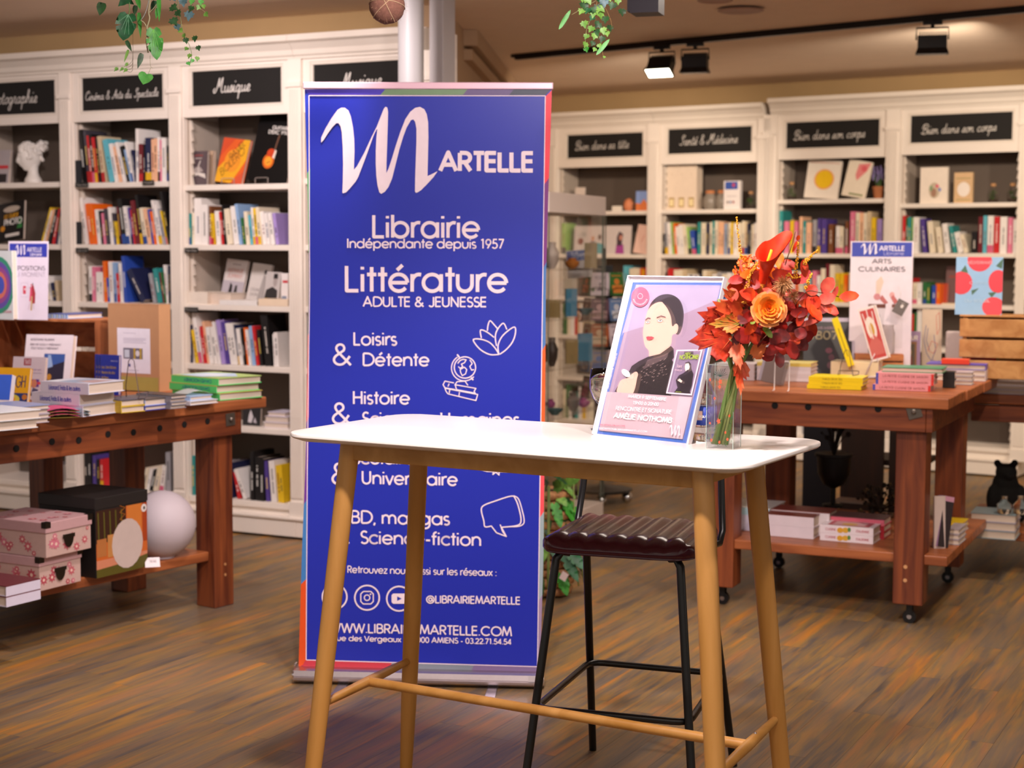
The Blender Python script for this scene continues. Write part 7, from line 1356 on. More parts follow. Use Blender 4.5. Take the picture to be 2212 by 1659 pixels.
MAPLE = [(0, 0), (.05, .12), (.28, -.02), (.34, .1), (.52, .1), (.44, .22), (.86, .34), (.72, .42), (.78, .56), (.52, .54), (.56, .66), (.26, .56), (.34, .92), (.2, .86), (.0, 1.12), (-.2, .86), (-.34, .92), (-.26, .56), (-.56, .66), (-.52, .54), (-.78, .56), (-.72, .42), (-.86, .34), (-.44, .22), (-.52, .1), (-.34, .1), (-.28, -.02), (-.05, .12)]
def leafobj(name, outline, base, tip, width, mt, cup=.15, nrm=None, parent=bq, curl=0, thick=.0005, vein=None):
    """outline in unit space (y 0..1 from base to tip); laid between two 3D points, cupped"""
    d = tip - base; L = d.length; y = d.normalized(); n = (nrm or Vector((0, -1, .2))).normalized(); x = y.cross(n).normalized(); n = x.cross(y).normalized()
    bm = bmesh.new(); ny = 1
    poly = [Vector((px, py)) for px, py in outline]; my = max(p.y for p in poly)
    vs = [bm.verts.new((p.x * width, p.y / my * L, 0)) for p in poly]; f = bm.faces.new(vs)
    bmesh.ops.triangulate(bm, faces=[f]); bmesh.ops.subdivide_edges(bm, edges=bm.edges[:], cuts=1, use_grid_fill=True); 
    verts = []; faces = []
    for v in bm.verts:
        u = v.co.x / max(width, 1e-6); w_ = v.co.y / L; z = cup * width * (abs(u) ** 1.5) - curl * L * w_ * w_ + .03 * width * sin(9 * w_ + 5 * u)
        verts.append(base + x * v.co.x + y * v.co.y + n * z)
    bm.verts.index_update()
    for f in bm.faces: faces.append([v.index for v in f.verts])
    bm.free(); m = MB(); m.add(verts, faces); m.add([v - n * thick for v in verts], [f[::-1] for f in faces])
    o = m.build(name, mt, parent, smooth=True)
    if vein:
        V_ = MB()
        for tx_, ty_ in ((0, .95), (.6, .45), (-.6, .45), (.3, .78), (-.3, .78)):
            u0, u1 = Vector((0, .02)), Vector((tx_, ty_)); V_.tube([base + x * (u0.x * width) + y * (u0.y * L) + n * .0006, base + x * (u1.x * width * .5) + y * (u1.y * L * .5) + n * (.0006 + cup * width * abs(tx_ * .5) ** 1.5 - curl * L * (ty_ * .5) ** 2), base + x * (u1.x * width * .95) + y * (u1.y * L * .95) + n * (.0006 + cup * width * abs(tx_ * .95) ** 1.5 - curl * L * (ty_ * .95) ** 2)], [.0009, .0007, .0004], 4)
        V_.build('veins', vein, o)
    return o
MP1 = leaf_m('#7a1a10', '#c8381a'); MP2 = leaf_m('#c8361c', '#e0602a'); MP3 = leaf_m('#b8862a', '#d8481e'); VE1 = mat('#d8602a', .5)
pxm = BY / FPX
leafobj('maple_leaf', MAPLE, w3(1583, 728, -.04), w3(1486, 738, -.075), 62 * pxm, MP1, .2, vein=VE1); leafobj('maple_leaf', MAPLE, w3(1592, 706, -.03), w3(1505, 674, -.055), 50 * pxm, MP1, .25, Vector((.2, -1, .1)), vein=VE1)
leafobj('maple_leaf', MAPLE, w3(1600, 690, -.05), w3(1538, 650, -.08), 36 * pxm, MP2, .3); leafobj('maple_leaf', MAPLE, w3(1598, 700, -.07), w3(1530, 700, -.09), 26 * pxm, MP3, .4, vein=mat('#8a7a20', .5))
leafobj('maple_leaf', MAPLE, w3(1600, 668, -.04), w3(1560, 622, -.07), 30 * pxm, leaf_m('#b83a20', '#e07038'), .5, Vector((.4, -1, 0)), vein=VE1); leafobj('maple_leaf', MAPLE, w3(1598, 775, -.03), w3(1600, 855, -.05), 24 * pxm, leaf_m('#d8401c', '#f07a48'), .4, Vector((.3, -1, .1)), vein=VE1)
leafobj('maple_leaf', MAPLE, w3(1592, 740, -.06), w3(1600, 800, -.07), 22 * pxm, leaf_m('#e0603c', '#f09070'), .6, Vector((-.5, -1, 0))); leafobj('maple_leaf', MAPLE, w3(1622, 770, -.01), w3(1658, 742, -.01), 22 * pxm, leaf_m('#e05a20', '#f08038'), .3); leafobj('maple_leaf', MAPLE, w3(1560, 745, -.02), w3(1560, 775, -.04), 22 * pxm, leaf_m('#b8200f', '#d83a20'), .3)
OV = [(0, 0), (.35, .12), (.62, .35), (.66, .6), (.48, .85), (.2, .97), (0, 1.02), (-.2, .97), (-.48, .85), (-.66, .6), (-.62, .35), (-.35, .12)]
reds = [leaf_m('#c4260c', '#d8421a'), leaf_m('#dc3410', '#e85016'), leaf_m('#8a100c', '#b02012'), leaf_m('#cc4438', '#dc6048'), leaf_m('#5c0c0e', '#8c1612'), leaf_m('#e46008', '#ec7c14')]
# dense core of round leaves and petals
rr = random.Random(21)
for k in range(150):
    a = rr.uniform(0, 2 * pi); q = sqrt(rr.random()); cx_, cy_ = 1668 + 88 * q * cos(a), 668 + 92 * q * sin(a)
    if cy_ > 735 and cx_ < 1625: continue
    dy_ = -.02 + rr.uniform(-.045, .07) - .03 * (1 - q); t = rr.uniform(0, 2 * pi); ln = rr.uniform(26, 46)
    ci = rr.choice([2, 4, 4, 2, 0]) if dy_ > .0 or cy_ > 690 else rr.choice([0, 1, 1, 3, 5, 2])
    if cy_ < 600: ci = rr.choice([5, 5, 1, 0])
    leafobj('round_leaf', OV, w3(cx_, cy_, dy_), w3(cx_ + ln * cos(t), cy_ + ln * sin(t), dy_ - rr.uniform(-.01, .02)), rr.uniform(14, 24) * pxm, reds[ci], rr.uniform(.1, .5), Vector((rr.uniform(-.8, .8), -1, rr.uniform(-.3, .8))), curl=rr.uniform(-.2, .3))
for x0, y0, x1, y1, w_, c in ((1745, 640, 1768, 688, 22, 1), (1765, 650, 1805, 640, 20, 3), (1770, 655, 1812, 678, 15, 3), (1812, 642, 1856, 638, 17, 1), (1788, 655, 1808, 682, 14, 1), (1775, 632, 1800, 600, 22, 3), (1795, 650, 1810, 618, 9, 3), (1700, 720, 1728, 742, 18, 1), (1720, 705, 1770, 690, 9, 3), (1700, 735, 1742, 722, 12, 0), (1735, 560, 1742, 585, 10, 1), (1712, 545, 1722, 520, 5, 1), (1722, 520, 1726, 508, 6, 1), (1600, 560, 1612, 596, 11, 3), (1740, 600, 1735, 560, 14, 0)):
    leafobj('round_leaf', OV, w3(x0, y0, -.05), w3(x1, y1, -.055), w_ * pxm, reds[c], .2, Vector((.1, -1, .2)))
for pts in ([(1640, 740), (1700, 680), (1740, 632), (1770, 632), (1812, 641)], [(1740, 632), (1760, 645), (1790, 655)], [(1660, 690), (1700, 560), (1712, 525), (1718, 500)], [(1655, 700), (1700, 725), (1740, 715)]):
    MB().tube([w3(x, y, -.045) for x, y in cat_rom(pts, 4)], .0011, 5).build('branch', mat('#6a3a24', .6), bq, smooth=True)
def petal(name, c, r0, r1, a, h0, h1, mt, M, spread=.9, cup=.3, par=bq):
    vs = []; fs = []; nu, nv = 6, 5
    for j in range(nv + 1):
        v = j / nv
        for i in range(nu + 1):
            u = (i / nu - .5) * 2 * spread; rr_ = r0 + (r1 - r0) * v ** .8; wd_ = sin(min(1, v * 1.2 + .12) * pi * .5) * (1 - .25 * (v > .9) * abs(i / nu - .5) * 2)
            ang = a + u * wd_; z = h0 + (h1 - h0) * v + (.1 * (h1 - h0) * v * (abs(u) / spread) ** 2) * -1; rl = rr_ + (v ** 4) * r1 * .18
            vs.append((rl * cos(ang), rl * sin(ang), z))
    for j in range(nv):
        for i in range(nu): k = j * (nu + 1) + i; fs.append((k, k + 1, k + nu + 2, k + nu + 1))
    return vs, fs
# orange rose
rc_ = w3(1661, 668, -.095); RM = frame(rc_, (1, 0, 0), ey=Vector((0, .25, 1)), ez=Vector((0.05, -1, .25)))
ro = [leaf_m('#e06a08', '#e87c12'), leaf_m('#e47c1c', '#ec9238'), leaf_m('#de8040', '#ec9c5c')]
R_ = 33 * pxm
for ring, (n_, r0, r1, hh0, hh1, mi) in enumerate(((3, .02, .16, 0, .42, 0), (4, .08, .30, -.05, .42, 0), (5, .16, .48, -.1, .40, 0), (5, .24, .66, -.16, .32, 1), (5, .3, .84, -.24, .18, 1), (5, .32, 1.0, -.32, .0, 2))):
    for k in range(n_):
        vs, fs = petal('', None, r0 * R_, r1 * R_, 2 * pi * k / n_ + ring * .7, hh0 * R_, hh1 * R_, None, None, spread=2.3 / n_ * 1.5)
        MB(RM).add(vs, fs + []).add([(x * .985, y * .985, z - .0006) for x, y, z in vs], [f[::-1] for f in fs]).build('rose_petal', ro[mi], bq, smooth=True)
# calla lily
cb = w3(1645, 610, -.06); m = MB(); n = 28; vs = []; fs = []
CLM = frame(cb, Vector((1, 0, -.25)), ey=None, ez=Vector((.22, -.42, 1)))
for j in range(12):
    v = j / 11; r = .009 + .015 * v ** 1.3
    for i in range(n):
        a = 2 * pi * i / n - pi / 2
        lip = max(0, cos(a - pi * .22)) ** 3; fl_ = v ** 3
        zz_ = .088 * v + fl_ * .034 * lip - fl_ * .03 * max(0, cos(a - pi * 1.25))
        rr_ = r * (1 + fl_ * (.1 + .75 * lip ** 1.5 + .35 * max(0, cos(a - pi * 1.25))))
        vs.append((rr_ * cos(a), rr_ * sin(a), zz_))
for j in range(11):
    for i in range(n): fs.append((j * n + i, j * n + (i + 1) % n, (j + 1) * n + (i + 1) % n, (j + 1) * n + i))
MB(CLM).add(vs, fs).add([(x * .95, y * .95, z + .0004) for x, y, z in vs], [f[::-1] for f in fs]).build('calla_flower', leaf_m('#dc2c0c', '#e83c14'), bq, smooth=True)
MB(CLM).tube([(0, 0, .02), (0, -.002, .08)], [.004, .003], 8).build('spadix', mat('#f0b020', .6), bq, smooth=True); MB().tube([w3(1640, 650, -.03), cb], [.006, .008], 10).build('calla_stalk', mat('#e08a2c', .5), bq, smooth=True)
# spiky beige chrysanthemum
cc = w3(1692, 616, -.085); m = MB(); rr = random.Random(3)
for k in range(260):
    t = Vector((rr.gauss(0, 1), rr.gauss(0, .8) - .9, rr.gauss(0, 1))).normalized(); L_ = rr.uniform(18, 27) * pxm; e = cc + t * L_ + Vector((0, 0, -.004)); m.tube([cc + t * L_ * .25, cc + t * L_ * .7, e], [.0007, .0006, .0002], 4, k % 2, caps=False)
tag(m.build('thistle_flower', [mat('#c08a58', .7), mat('#a06c40', .7)], bq), kind='stuff')
cc = w3(1712, 640, -.07); m = MB()
for k in range(120):
    t = Vector((rr.gauss(0, 1), rr.gauss(0, .8) - .7, rr.gauss(0, 1))).normalized(); m.tube([cc + t * .004, cc + t * rr.uniform(12, 18) * pxm], [.0006, .0002], 4, 0, caps=False)
tag(m.build('thistle_flower', [mat('#b07a4c', .7)], bq), kind='stuff')
# goldenrod sprigs
def sprig(pts, n_, r, nm='goldenrod_sprig', dy_=-.07):
    path = [w3(x, y, dy_) for x, y in cat_rom(pts, 6)]; m = MB(); m.tube(path, .0007, 4, 0); L_ = len(path)
    for k in range(n_):
        t = rr.uniform(.1, 1); i = min(L_ - 2, int(t * (L_ - 1))); p = path[i].lerp(path[i + 1], t * (L_ - 1) - i); m.ball(p + Vector((rr.uniform(-1, 1), rr.uniform(-1, 1), rr.uniform(-1, 1))) * r * (1.25 - t), rr.uniform(.0011, .002), 5, 1)
    tag(m.build(nm, [mat('#8a5a24', .6), mat('#e09a14', .6)], bq), kind='stuff')
sprig([(1602, 560), (1596, 520), (1591, 468)], 80, .003); sprig([(1612, 640), (1618, 600), (1636, 568)], 130, .005); sprig([(1718, 600), (1722, 560), (1724, 522)], 110, .004); sprig([(1735, 572), (1748, 556), (1768, 540)], 90, .004); sprig([(1742, 625), (1746, 608), (1754, 590)], 70, .004); sprig([(1603, 655), (1620, 648), (1640, 646)], 60, .003); sprig([(1700, 590), (1712, 600), (1730, 598)], 40, .003)
# orange hydrangea florets at the upper left and small green leaves
cc = w3(1620, 585, -.035)
for k in range(46):
    t = Vector((rr.gauss(0, 1), rr.gauss(0, .6) - .8, rr.gauss(0, 1))).normalized(); p = cc + Vector((t.x * 34 * pxm, t.y * 20 * pxm, t.z * 32 * pxm)); m = MB(frame(p, t.cross(Vector((.3, .2, 1))).normalized(), ez=t)); s_ = rr.uniform(7, 10) * pxm
    for q in range(4): a = q * pi / 2; m.add([(0, 0, 0), (s_ * cos(a - .5), s_ * sin(a - .5), .001), (s_ * 1.15 * cos(a), s_ * 1.15 * sin(a), .002), (s_ * cos(a + .5), s_ * sin(a + .5), .001)], [(0, 1, 2, 3), (3, 2, 1, 0)])
    m.build('floret', reds[5] if rr.random() < .75 else reds[1], bq)
for x0, y0, x1, y1, w_ in ((1650, 705, 1668, 730, 10), (1630, 690, 1622, 700, 8), (1655, 700, 1650, 715, 7)): leafobj('sepal', OV, w3(x0, y0, -.075), w3(x1, y1, -.085), w_ * pxm, leaf_m('#7a9a3a', '#98b050'), .3)
# ================================================================ MIDDLE GROUND: GLASS CASE, CARD SPINNER, BASKET PLANT
ce = Vector((.40, .917, 0)).normalized(); cw = Vector((-ce.y, ce.x, 0)); C0 = Vector((.185, 8.2, 0)); CMx = frame(C0, ce)  # x runs away from the camera, y to the left
dc = thing('display_case', 'tall glass display case with white top, half hidden by the blue banner', 'display case', CMx @ Vector((.45, .25, 0)))
WC = mat('#e6d8d0', .4, kind='paint')
MB(CMx).box(0, .84, 0, .5, 1.70, 1.805).build('top_box', WC, dc, bevel=.003); MB(CMx).box(0, .84, 0, .5, 0, .09).build('base', WC, dc, bevel=.003)
CGL = mat('#f2f8f4', .02, trans=1, alpha=.07)
for q in ((0, .84, 0, .005), (0, .84, .495, .5), (0, .005, .006, .494), (.835, .84, .006, .494)): MB(CMx).box(*q, .091, 1.699).build('glass_pane', CGL, dc)
m = MB(CMx)
for x, y in ((0, 0), (.84, 0), (0, .5), (.84, .5)): m.box(x - .002, x + .002, y - .002, y + .002, .091, 1.699)
m.box(.80, .806, -.001, .006, .091, 1.699).build('glass_edge', mat('#6a7468', .1, trans=.3), dc)
rr = random.Random(14); cols = ['#2f6f8c', '#a89a90', '#a8662a', '#4a3020', '#8a7448', '#2a3a4a', '#6a5a50', '#3a5a5c', '#984a7c', '#1c1614', '#2c2220']
for k, z in enumerate((.35, .62, .88, 1.14, 1.4)):
    MB(CMx).box(.006, .834, .006, .494, z, z + .008).build('glass_shelf', mat('#e8f0ea', .05, trans=1, alpha=.25), dc)
    for i in range(10):
        x = .05 + .08 * i; y = (.08, .25, .40)[i % 3] + rr.uniform(-.02, .02); r_ = rr.uniform(.025, .042); h = rr.uniform(.05, .16); c = CMx @ Vector((x, y, z + .0085)); q = rr.random(); col = rr.choice(cols)
        m = MB()
        if q < .4: m.lathe([(r_ * .4, 0), (r_ * .9, h * .3), (r_, h * .6), (r_ * .5, h * .85), (r_ * .6, h), (r_ * .5, h), (0, h * .5)], c, 16); nm, ct = 'vase', 'vase'
        elif q < .7: m.lathe([(r_ * .5, 0), (r_ * .6, .006), (r_ * 1.3, .03), (r_ * 1.35, .035), (r_ * .5, .012), (0, .01)], c, 18); nm, ct = 'bowl', 'bowl'
        else: m.add([], []); m = MB(T(*c) @ RZ(rr.uniform(-.5, .5))).box(-r_, r_, -.008, .008, 0, h + .04); nm, ct = 'picture_card', 'card'
        o = m.build(nm, mat(col, .35, kind='print'), smooth='auto'); tag(o, '%s on %s glass shelf of the display case, %s from the front' % (nm.replace('_', ' '), ordn(4 - k), ordn(i)), ct, 'trinkets in the glass display case')
# card spinner
sp = Vector(((1303 - 1106) / FPX * 9.5, 9.5, 0)); sr = thing('card_spinner', 'black rotating wire rack full of greeting cards, between glass case and poster', 'card rack', sp)
BK2 = mat('#121112', .4, metal=.4); CHR = mat('#d8d8dc', .15, 1)
MB().lathe([(.17, .07), (.18, .075), (.18, .085), (.03, .1), (.014, .11)], sp, 28).build('base', BK2, sr, smooth='auto')
for k in range(4):
    a = radians(-95 + 90 * k); c = sp + Vector((cos(a), sin(a), 0)) * .15; MB().ball((c.x, c.y, .034), .033, 16).build('caster', CHR, sr, smooth=True)
MB().tube([sp + Vector((0, 0, .1)), sp + Vector((0, 0, 1.52))], .013, 12).build('pole', BK2, sr, smooth='auto'); MB(T(sp.x, sp.y, 0)).box(-.05, .05, -.05, .05, .45, 1.42).build('core_panel', BK2, sr)
pal = [('#e0d2da', '#8a7a90'), ('#9a8c8a', '#4a6ab0'), ('#4a3c48', '#c86a90'), ('#d8c8c8', '#6a4a3a'), ('#8a7470', '#d8c0b0'), ('#3c7a3c', '#e08a3c'), ('#6a4a58', '#c8a0a0'), ('#c8b89c', '#a84a3a'), ('#6f8fc0', '#d8dce8'), ('#b05a2c', '#e8c8a0'), ('#5a86b8', '#e0e4ec')]
for tz, z in enumerate((1.245, 1.095, .945, .79, .63)):
    m = MB()
    m.tube([sp + Vector((cos(t) * .15, sin(t) * .15, z - .006)) for t in [2 * pi * k / 24 for k in range(25)]], .003, 5)
    m.build('wire_ring', BK2, sr, smooth=True)
    for ci, az in enumerate((-158, -104, -50, 10)):
        a = radians(az); n_ = Vector((cos(a), sin(a), 0)); x_ = Vector((-n_.y, n_.x, 0)); o = sp + n_ * .125 - x_ * .055 + Vector((0, 0, z)); c1, c2 = pal[(tz * 3 + ci * 2 + 1) % len(pal)] if not (tz == 0 and ci == 1) else pal[0]
        if tz == 0 and ci == 0: c1, c2 = pal[5]
        art = [('r', .12, .1, .88, .45, c2), ('c', .5, .6, .2, .14, c2), ('r', .15, .84, .85, .88, c2)]
        if tz == 0 and ci == 1: art = [('t', 'YOGA', .2, .8, .72, .12, '#9a8c9c', .004), ('c', .5, .5, .06, .05, '#7a6a7c'), ('p', [(.3, .2), (.7, .2), (.55, .34), (.52, .46), (.48, .46), (.45, .34)], '#7a6a7c'), ('c', .12, .25, .1, .1, '#5a7a5a')]
        face('greeting_card', 'greeting card, %s tier, %s column from left on the wire spinner' % (ordn(tz), ordn(ci)), 'card', None, z, math.degrees(atan2(x_.y, x_.x)), 0, 0, .006, 10, c1, art, pages=False, base=o, w=.11, h=.135, group='greeting cards on the wire spinner', print_name='card_print')
        wm = MB(); yb2 = n_ * .012
        wm.tube([o + yb2, o + yb2 + Vector((0, 0, .035)), o + yb2 + x_ * .03 + Vector((0, 0, .045)), o + yb2 + x_ * .08 + Vector((0, 0, .045)), o + yb2 + x_ * .11 + Vector((0, 0, .035)), o + yb2 + x_ * .11], .002, 5)
        wm.build('wire_pocket', BK2, sr, smooth=True)
o = sp + Vector((-.02, -.03, 1.40)); r, M, w, h = face('sign_card', 'small white and blue shop sign card atop the wire spinner, behind glass', 'sign', None, 1.4, -14, 0, 0, .004, -3, '#e6e0dc', [('r', .03, .62, .97, .97, '#4a68b0'), ('L', .2, .5, .64, .95, '#e0e4ee'), ('t', 'ARTELLE', .5, .92, .74, .1, '#e0e4ee', .003), ('t', 'Librairie', .56, .9, .65, .07, '#c8d0e4', .002)], roll=-5, pages=False, base=Vector((.30 + .02, 9.2, 1.345)), w=.145, h=.16, print_name='printed_sheet')
# basket with climbing plant
bc = Vector(((1186 - 1106) / FPX * 6.9, 6.9, 0)); bp = thing('basket_plant', 'trailing monstera plant in a braided wicker basket behind the banner edge', 'potted plant', bc)
WK = wood('#8a5a34', '#c08a5a', (60, 60, 90), 0, .7, .8, 'wicker'); m = MB()
for k in range(11):
    z = .03 + k * .042; R_ = .085 + .02 * sin(pi * min(1, k / 9)) + (.012 if k in (7, 8) else 0)
    pts = []
    for j in range(49): t = 2 * pi * j / 48; pts.append(bc + Vector(((R_ + .006 * sin(12 * t + k * pi)) * cos(t), (R_ + .006 * sin(12 * t + k * pi)) * sin(t), z + .004 * sin(24 * t))))
    MB().tube(pts, .021, 8).build('wicker_coil', WK, bp, smooth=True)
MB().lathe([(.07, .01), (.08, .3), (.075, .46), (0, .46)], bc, 20).build('liner', mat('#4a3424', .9), bp, smooth='auto')
MONS = [(0, .04), (.25, -.06), (.5, .02), (.62, .2), (.3, .3), (.66, .34), (.66, .5), (.28, .45), (.6, .58), (.54, .72), (.24, .6), (.42, .8), (.3, .92), (0, 1.06), (-.3, .92), (-.42, .8), (-.24, .6), (-.54, .72), (-.6, .58), (-.28, .45), (-.66, .5), (-.66, .34), (-.3, .3), (-.62, .2), (-.5, .02), (-.25, -.06)]
HEART = [(0, .1), (.2, -.02), (.45, .0), (.62, .18), (.62, .42), (.45, .68), (.2, .9), (0, 1.08), (-.2, .9), (-.45, .68), (-.62, .42), (-.62, .18), (-.45, .0), (-.2, -.02)]
IVY = [(0, .05), (.3, -.12), (.42, .1), (.75, .2), (.55, .42), (.62, .62), (.32, .62), (0, 1.1), (-.32, .62), (-.62, .62), (-.55, .42), (-.75, .2), (-.42, .1), (-.3, -.12)]
G1_ = leaf_m('#124a26', '#1c6436'); G2_ = leaf_m('#267818', '#3c9428'); G3_ = leaf_m('#1c3a1c', '#2c5a2a'); G4_ = leaf_m('#4c9c44', '#60b050'); G5_ = leaf_m('#3c5a5a', '#5a7a84'); G6_ = leaf_m('#5a8a34', '#7aa848')
rr = random.Random(31)
for k in range(46):
    zz_ = rr.choice([rr.uniform(.02, .3), rr.uniform(.3, .6)]); a = rr.uniform(-2.6, .4); q = rr.uniform(.1, .17) if zz_ < .4 else rr.uniform(.05, .13); b0_ = bc + Vector((cos(a) * q * .8, sin(a) * q * .8, zz_ + .05)); t_ = b0_ + Vector((cos(a) * .06 + .02, sin(a) * .06, -.09 if zz_ < .4 else rr.uniform(-.06, .04)))
    if zz_ < .06: t_.z = max(t_.z, .015)
    leafobj('leaf', MONS if k % 2 else HEART, b0_, t_, rr.uniform(.03, .05), [G1_, G2_, G3_, G6_][k % 4], .2, Vector((cos(a), sin(a), .3)), parent=bp, curl=.15)
for k in range(7): a = rr.uniform(-2.4, .2); MB().tube([bc + Vector((cos(a) * .06, sin(a) * .06, .47)), bc + Vector((cos(a) * .13, sin(a) * .13, .5)), bc + Vector((cos(a) * .14, sin(a) * .14, .2)), bc + Vector((cos(a) * .16, sin(a) * .16, .06))], .003, 6).build('vine', mat('#7a8a4a', .6), bp, smooth=True)
for x0, y0, x1, y1, w_ in ((1222, 1180, 1262, 1230, 22), (1215, 1195, 1250, 1258, 18), (1195, 1020, 1212, 1032, 12)):
    q0 = W(x0, y0, 6.75); q1 = W(x1, y1, 6.72); leafobj('leaf', MONS, q0, q1, w_ * 6.75 / FPX, G1_, .15, Vector((.1, -1, .2)), parent=bp)
q0 = W(1218, 1245, 6.7); tag(MB(frame(q0, (.9, -.3, 0)) @ RY(.5)).box(-.015, .015, 0, .001, -.018, .018).build('plant_tag', mat('#e0ccc8', .5)), 'small white price tag hanging on the basket plant', 'price tag')
# ================================================================ CEILING: TRACK, SPOTS, VENT, HANGING GREENERY
ta = P(1115, 128, 2.72); tbb = P(2230, 24, 2.72); tf = frame(ta, tbb - ta); tL = (tbb - ta).length
tk = thing('lighting_track', 'long black ceiling lighting track above the right bookcases', 'light track', ta.lerp(tbb, .5))
MB(tf).box(0, tL, -.018, .018, -.004, .03).build('rail', mat('#17110f', .4, metal=.3), tk); MB(tf).box(-.03, .0, -.018, .018, .012, .03).build('end_cap', mat('#17110f', .5), tk)
def trackhead(px_, label, lit, tilt, yaw, s=1.0, org=None, size=(.085, .045)):
    if org is None: n = ray(px_, 0).cross(ray(px_, 900)); d = (tbb - ta).normalized(); o = ta + d * ((CAM - ta).dot(n) / d.dot(n))
    else: o = org
    r = thing('track_spotlight', label, 'spotlight', o + Vector((0, 0, -.15)), 'black track spotlights'); B_ = mat('#15100f', .45, metal=.3)
    MB(T(*o) @ RZ(yaw)).box(-.05, .05, -.014, .014, -.022, -.005).box(-.01, .01, -.008, .008, -.034, -.022).build('track_adapter', B_, r)
    Mh = T(o.x, o.y, o.z - .10) @ RZ(yaw) @ RX(tilt)
    MB(T(o.x, o.y, o.z) @ RZ(yaw)).tube([(-.082, 0, -.10), (-.082, 0, -.038), (.082, 0, -.038), (.082, 0, -.10)], .005, 6).build('yoke', B_, r)
    MB(Mh).box(-.075, .075, -.03, .03, -.045, .02).add([(-.075, -.03, -.045), (.075, -.03, -.045), (.075, .03, -.045), (-.075, .03, -.045), (-.085, -.042, -.075), (.085, -.042, -.075), (.085, .042, -.075), (-.085, .042, -.075)], [(0, 1, 5, 4), (1, 2, 6, 5), (2, 3, 7, 6), (3, 0, 4, 7), (4, 5, 6, 7)]).build('housing', B_, r)
    for k in range(12): MB(Mh).box(-.066 + k * .012, -.061 + k * .012, -.026, .026, .021, .038).build('cooling_fin', B_, r)
    MB(Mh).box(-.075, .075, -.036, .036, -.0775, -.0755).build('lens_panel', mat('#fff6d8', .3, emit=9) if lit else mat('#3a3230', .2), r)
trackhead(1430, 'lit black track spotlight glowing yellow-white, left end of the track', True, -.55, -.5)
trackhead(1502, 'dark track spotlight right beside the lit one', False, .0, -.35)
trackhead(2015, 'dark track spotlight alone near the right end of the track', False, .0, -.25)
o = W(1398, 12, 5.6); MB(T(o.x, o.y, o.z) @ RZ(-.3)).box(-.05, .05, -.05, .05, -.03, .1).box(-.066, -.05, -.02, .02, -.02, .03).build('track_spotlight', mat('#1c1420', .45, metal=.2)); x = [q for q in bpy.data.objects if q.name.startswith('track_spotlight')][-1]
tag(x, 'large dark violet-black spotlight housing cut by the top photo edge, beside ivy', 'spotlight')
MB().tube([Vector((o.x, o.y, o.z + .09)), Vector((o.x, o.y, CH))], .012, 8).build('stem', mat('#1c1420', .45), x)
for px_, py_, r_, lab in ((1600, 18, .12, 'larger'), (1545, -4, .09, 'smaller')):
    o = P(px_, py_, CH); tag(MB().lathe([(r_, -.012), (r_ * .92, -.016), (r_ * .5, -.01), (0, -.01)], o, 28).build('ceiling_vent', mat('#b08a74', .6, kind='paint'), smooth='auto'), lab + ' round flat ceiling vent above the track', 'vent')
ZV = 4.7
def hang(name, label, px_, cat='hanging plant'): o = W(px_, 0, ZV); o.z = CH - .01; return thing(name, label, cat, o)
def vstem(par, pts, r, col, nm='stem', dz=0): MB().tube([W(x, y, ZV + dz) for x, y in cat_rom(pts, 4)], r, 6).build(nm, mat(col, .6), par, smooth=True)
def vleaf(par, x0, y0, x1, y1, w_, mt, ol=HEART, nrm=(0.1, -1, .2), dz=0, cup=.2, vein=None): leafobj('leaf', ol, W(x0, y0, ZV + dz), W(x1, y1, ZV + dz - .005), w_ * 1.22 * ZV / FPX, mt, cup, Vector(nrm), parent=par, vein=vein)
v1_ = hang('hanging_vine', 'hanging artificial monstera vine at the top left, tan stem, glossy green leaves', 322)
vstem(v1_, [(330, -60), (324, 0), (321, 27), (323, 40), (317, 62), (321, 71), (316, 86), (320, 114)], .0022, '#a8a07c'); vstem(v1_, [(345, -10), (337, 11), (322, 28)], .0012, '#a8a07c'); vstem(v1_, [(304, 44), (312, 50), (318, 62)], .0016, '#a8a07c'); vstem(v1_, [(304, 44), (314, 28), (322, 0)], .001, '#9aa09a')
vstem(v1_, [(316, 86), (322, 78), (330, 75)], .0012, '#a8b87c'); vstem(v1_, [(324, 120), (325, 142), (330, 147)], .0005, '#8a8a5a'); vstem(v1_, [(326, 146), (320, 160)], .0005, '#8a8a5a'); vstem(v1_, [(277, -20), (280, 20), (277, 34)], .0014, '#6a8a4a')
for i in range(4): vstem(v1_, [(287, 70), (287, 120 + i * 6), (284, 134 + i * 7), (272, 144 + i * 6 - (i * 3))], .0005, '#5a4a2c')
VN = mat('#7ab08a', .5)
vleaf(v1_, 277, 30, 266, 88, 27, G1_, MONS, cup=.25, vein=VN); vleaf(v1_, 221, 6, 215, 34, 13, G3_); vleaf(v1_, 280, -8, 255, 14, 13, G1_); vleaf(v1_, 331, 62, 339, 130, 22, G2_, MONS, (.3, -1, .2), cup=.2, vein=mat('#7ac05a', .5))
vleaf(v1_, 343, -8, 344, 48, 6, G2_); vleaf(v1_, 340, 18, 337, 42, 5, G2_); vleaf(v1_, 296, -6, 303, 21, 7, G2_); vleaf(v1_, 300, 28, 304, 84, 6, G2_, dz=.02); vleaf(v1_, 306, 116, 297, 149, 8, G3_, nrm=(.6, -1, 0))
vleaf(v1_, 318, 158, 309, 183, 22, G4_, HEART, (0, -1, .5)); vleaf(v1_, 273, 88, 285, 112, 6, G3_); vleaf(v1_, 277, 108, 268, 135, 4, G6_); vleaf(v1_, 293, 12, 290, 34, 7, G3_, dz=.03); vleaf(v1_, 330, 84, 325, 108, 8, G6_, dz=.02); vleaf(v1_, 262, -8, 290, 10, 12, G1_, dz=.02); vleaf(v1_, 335, 2, 327, 26, 8, G1_, dz=.03)
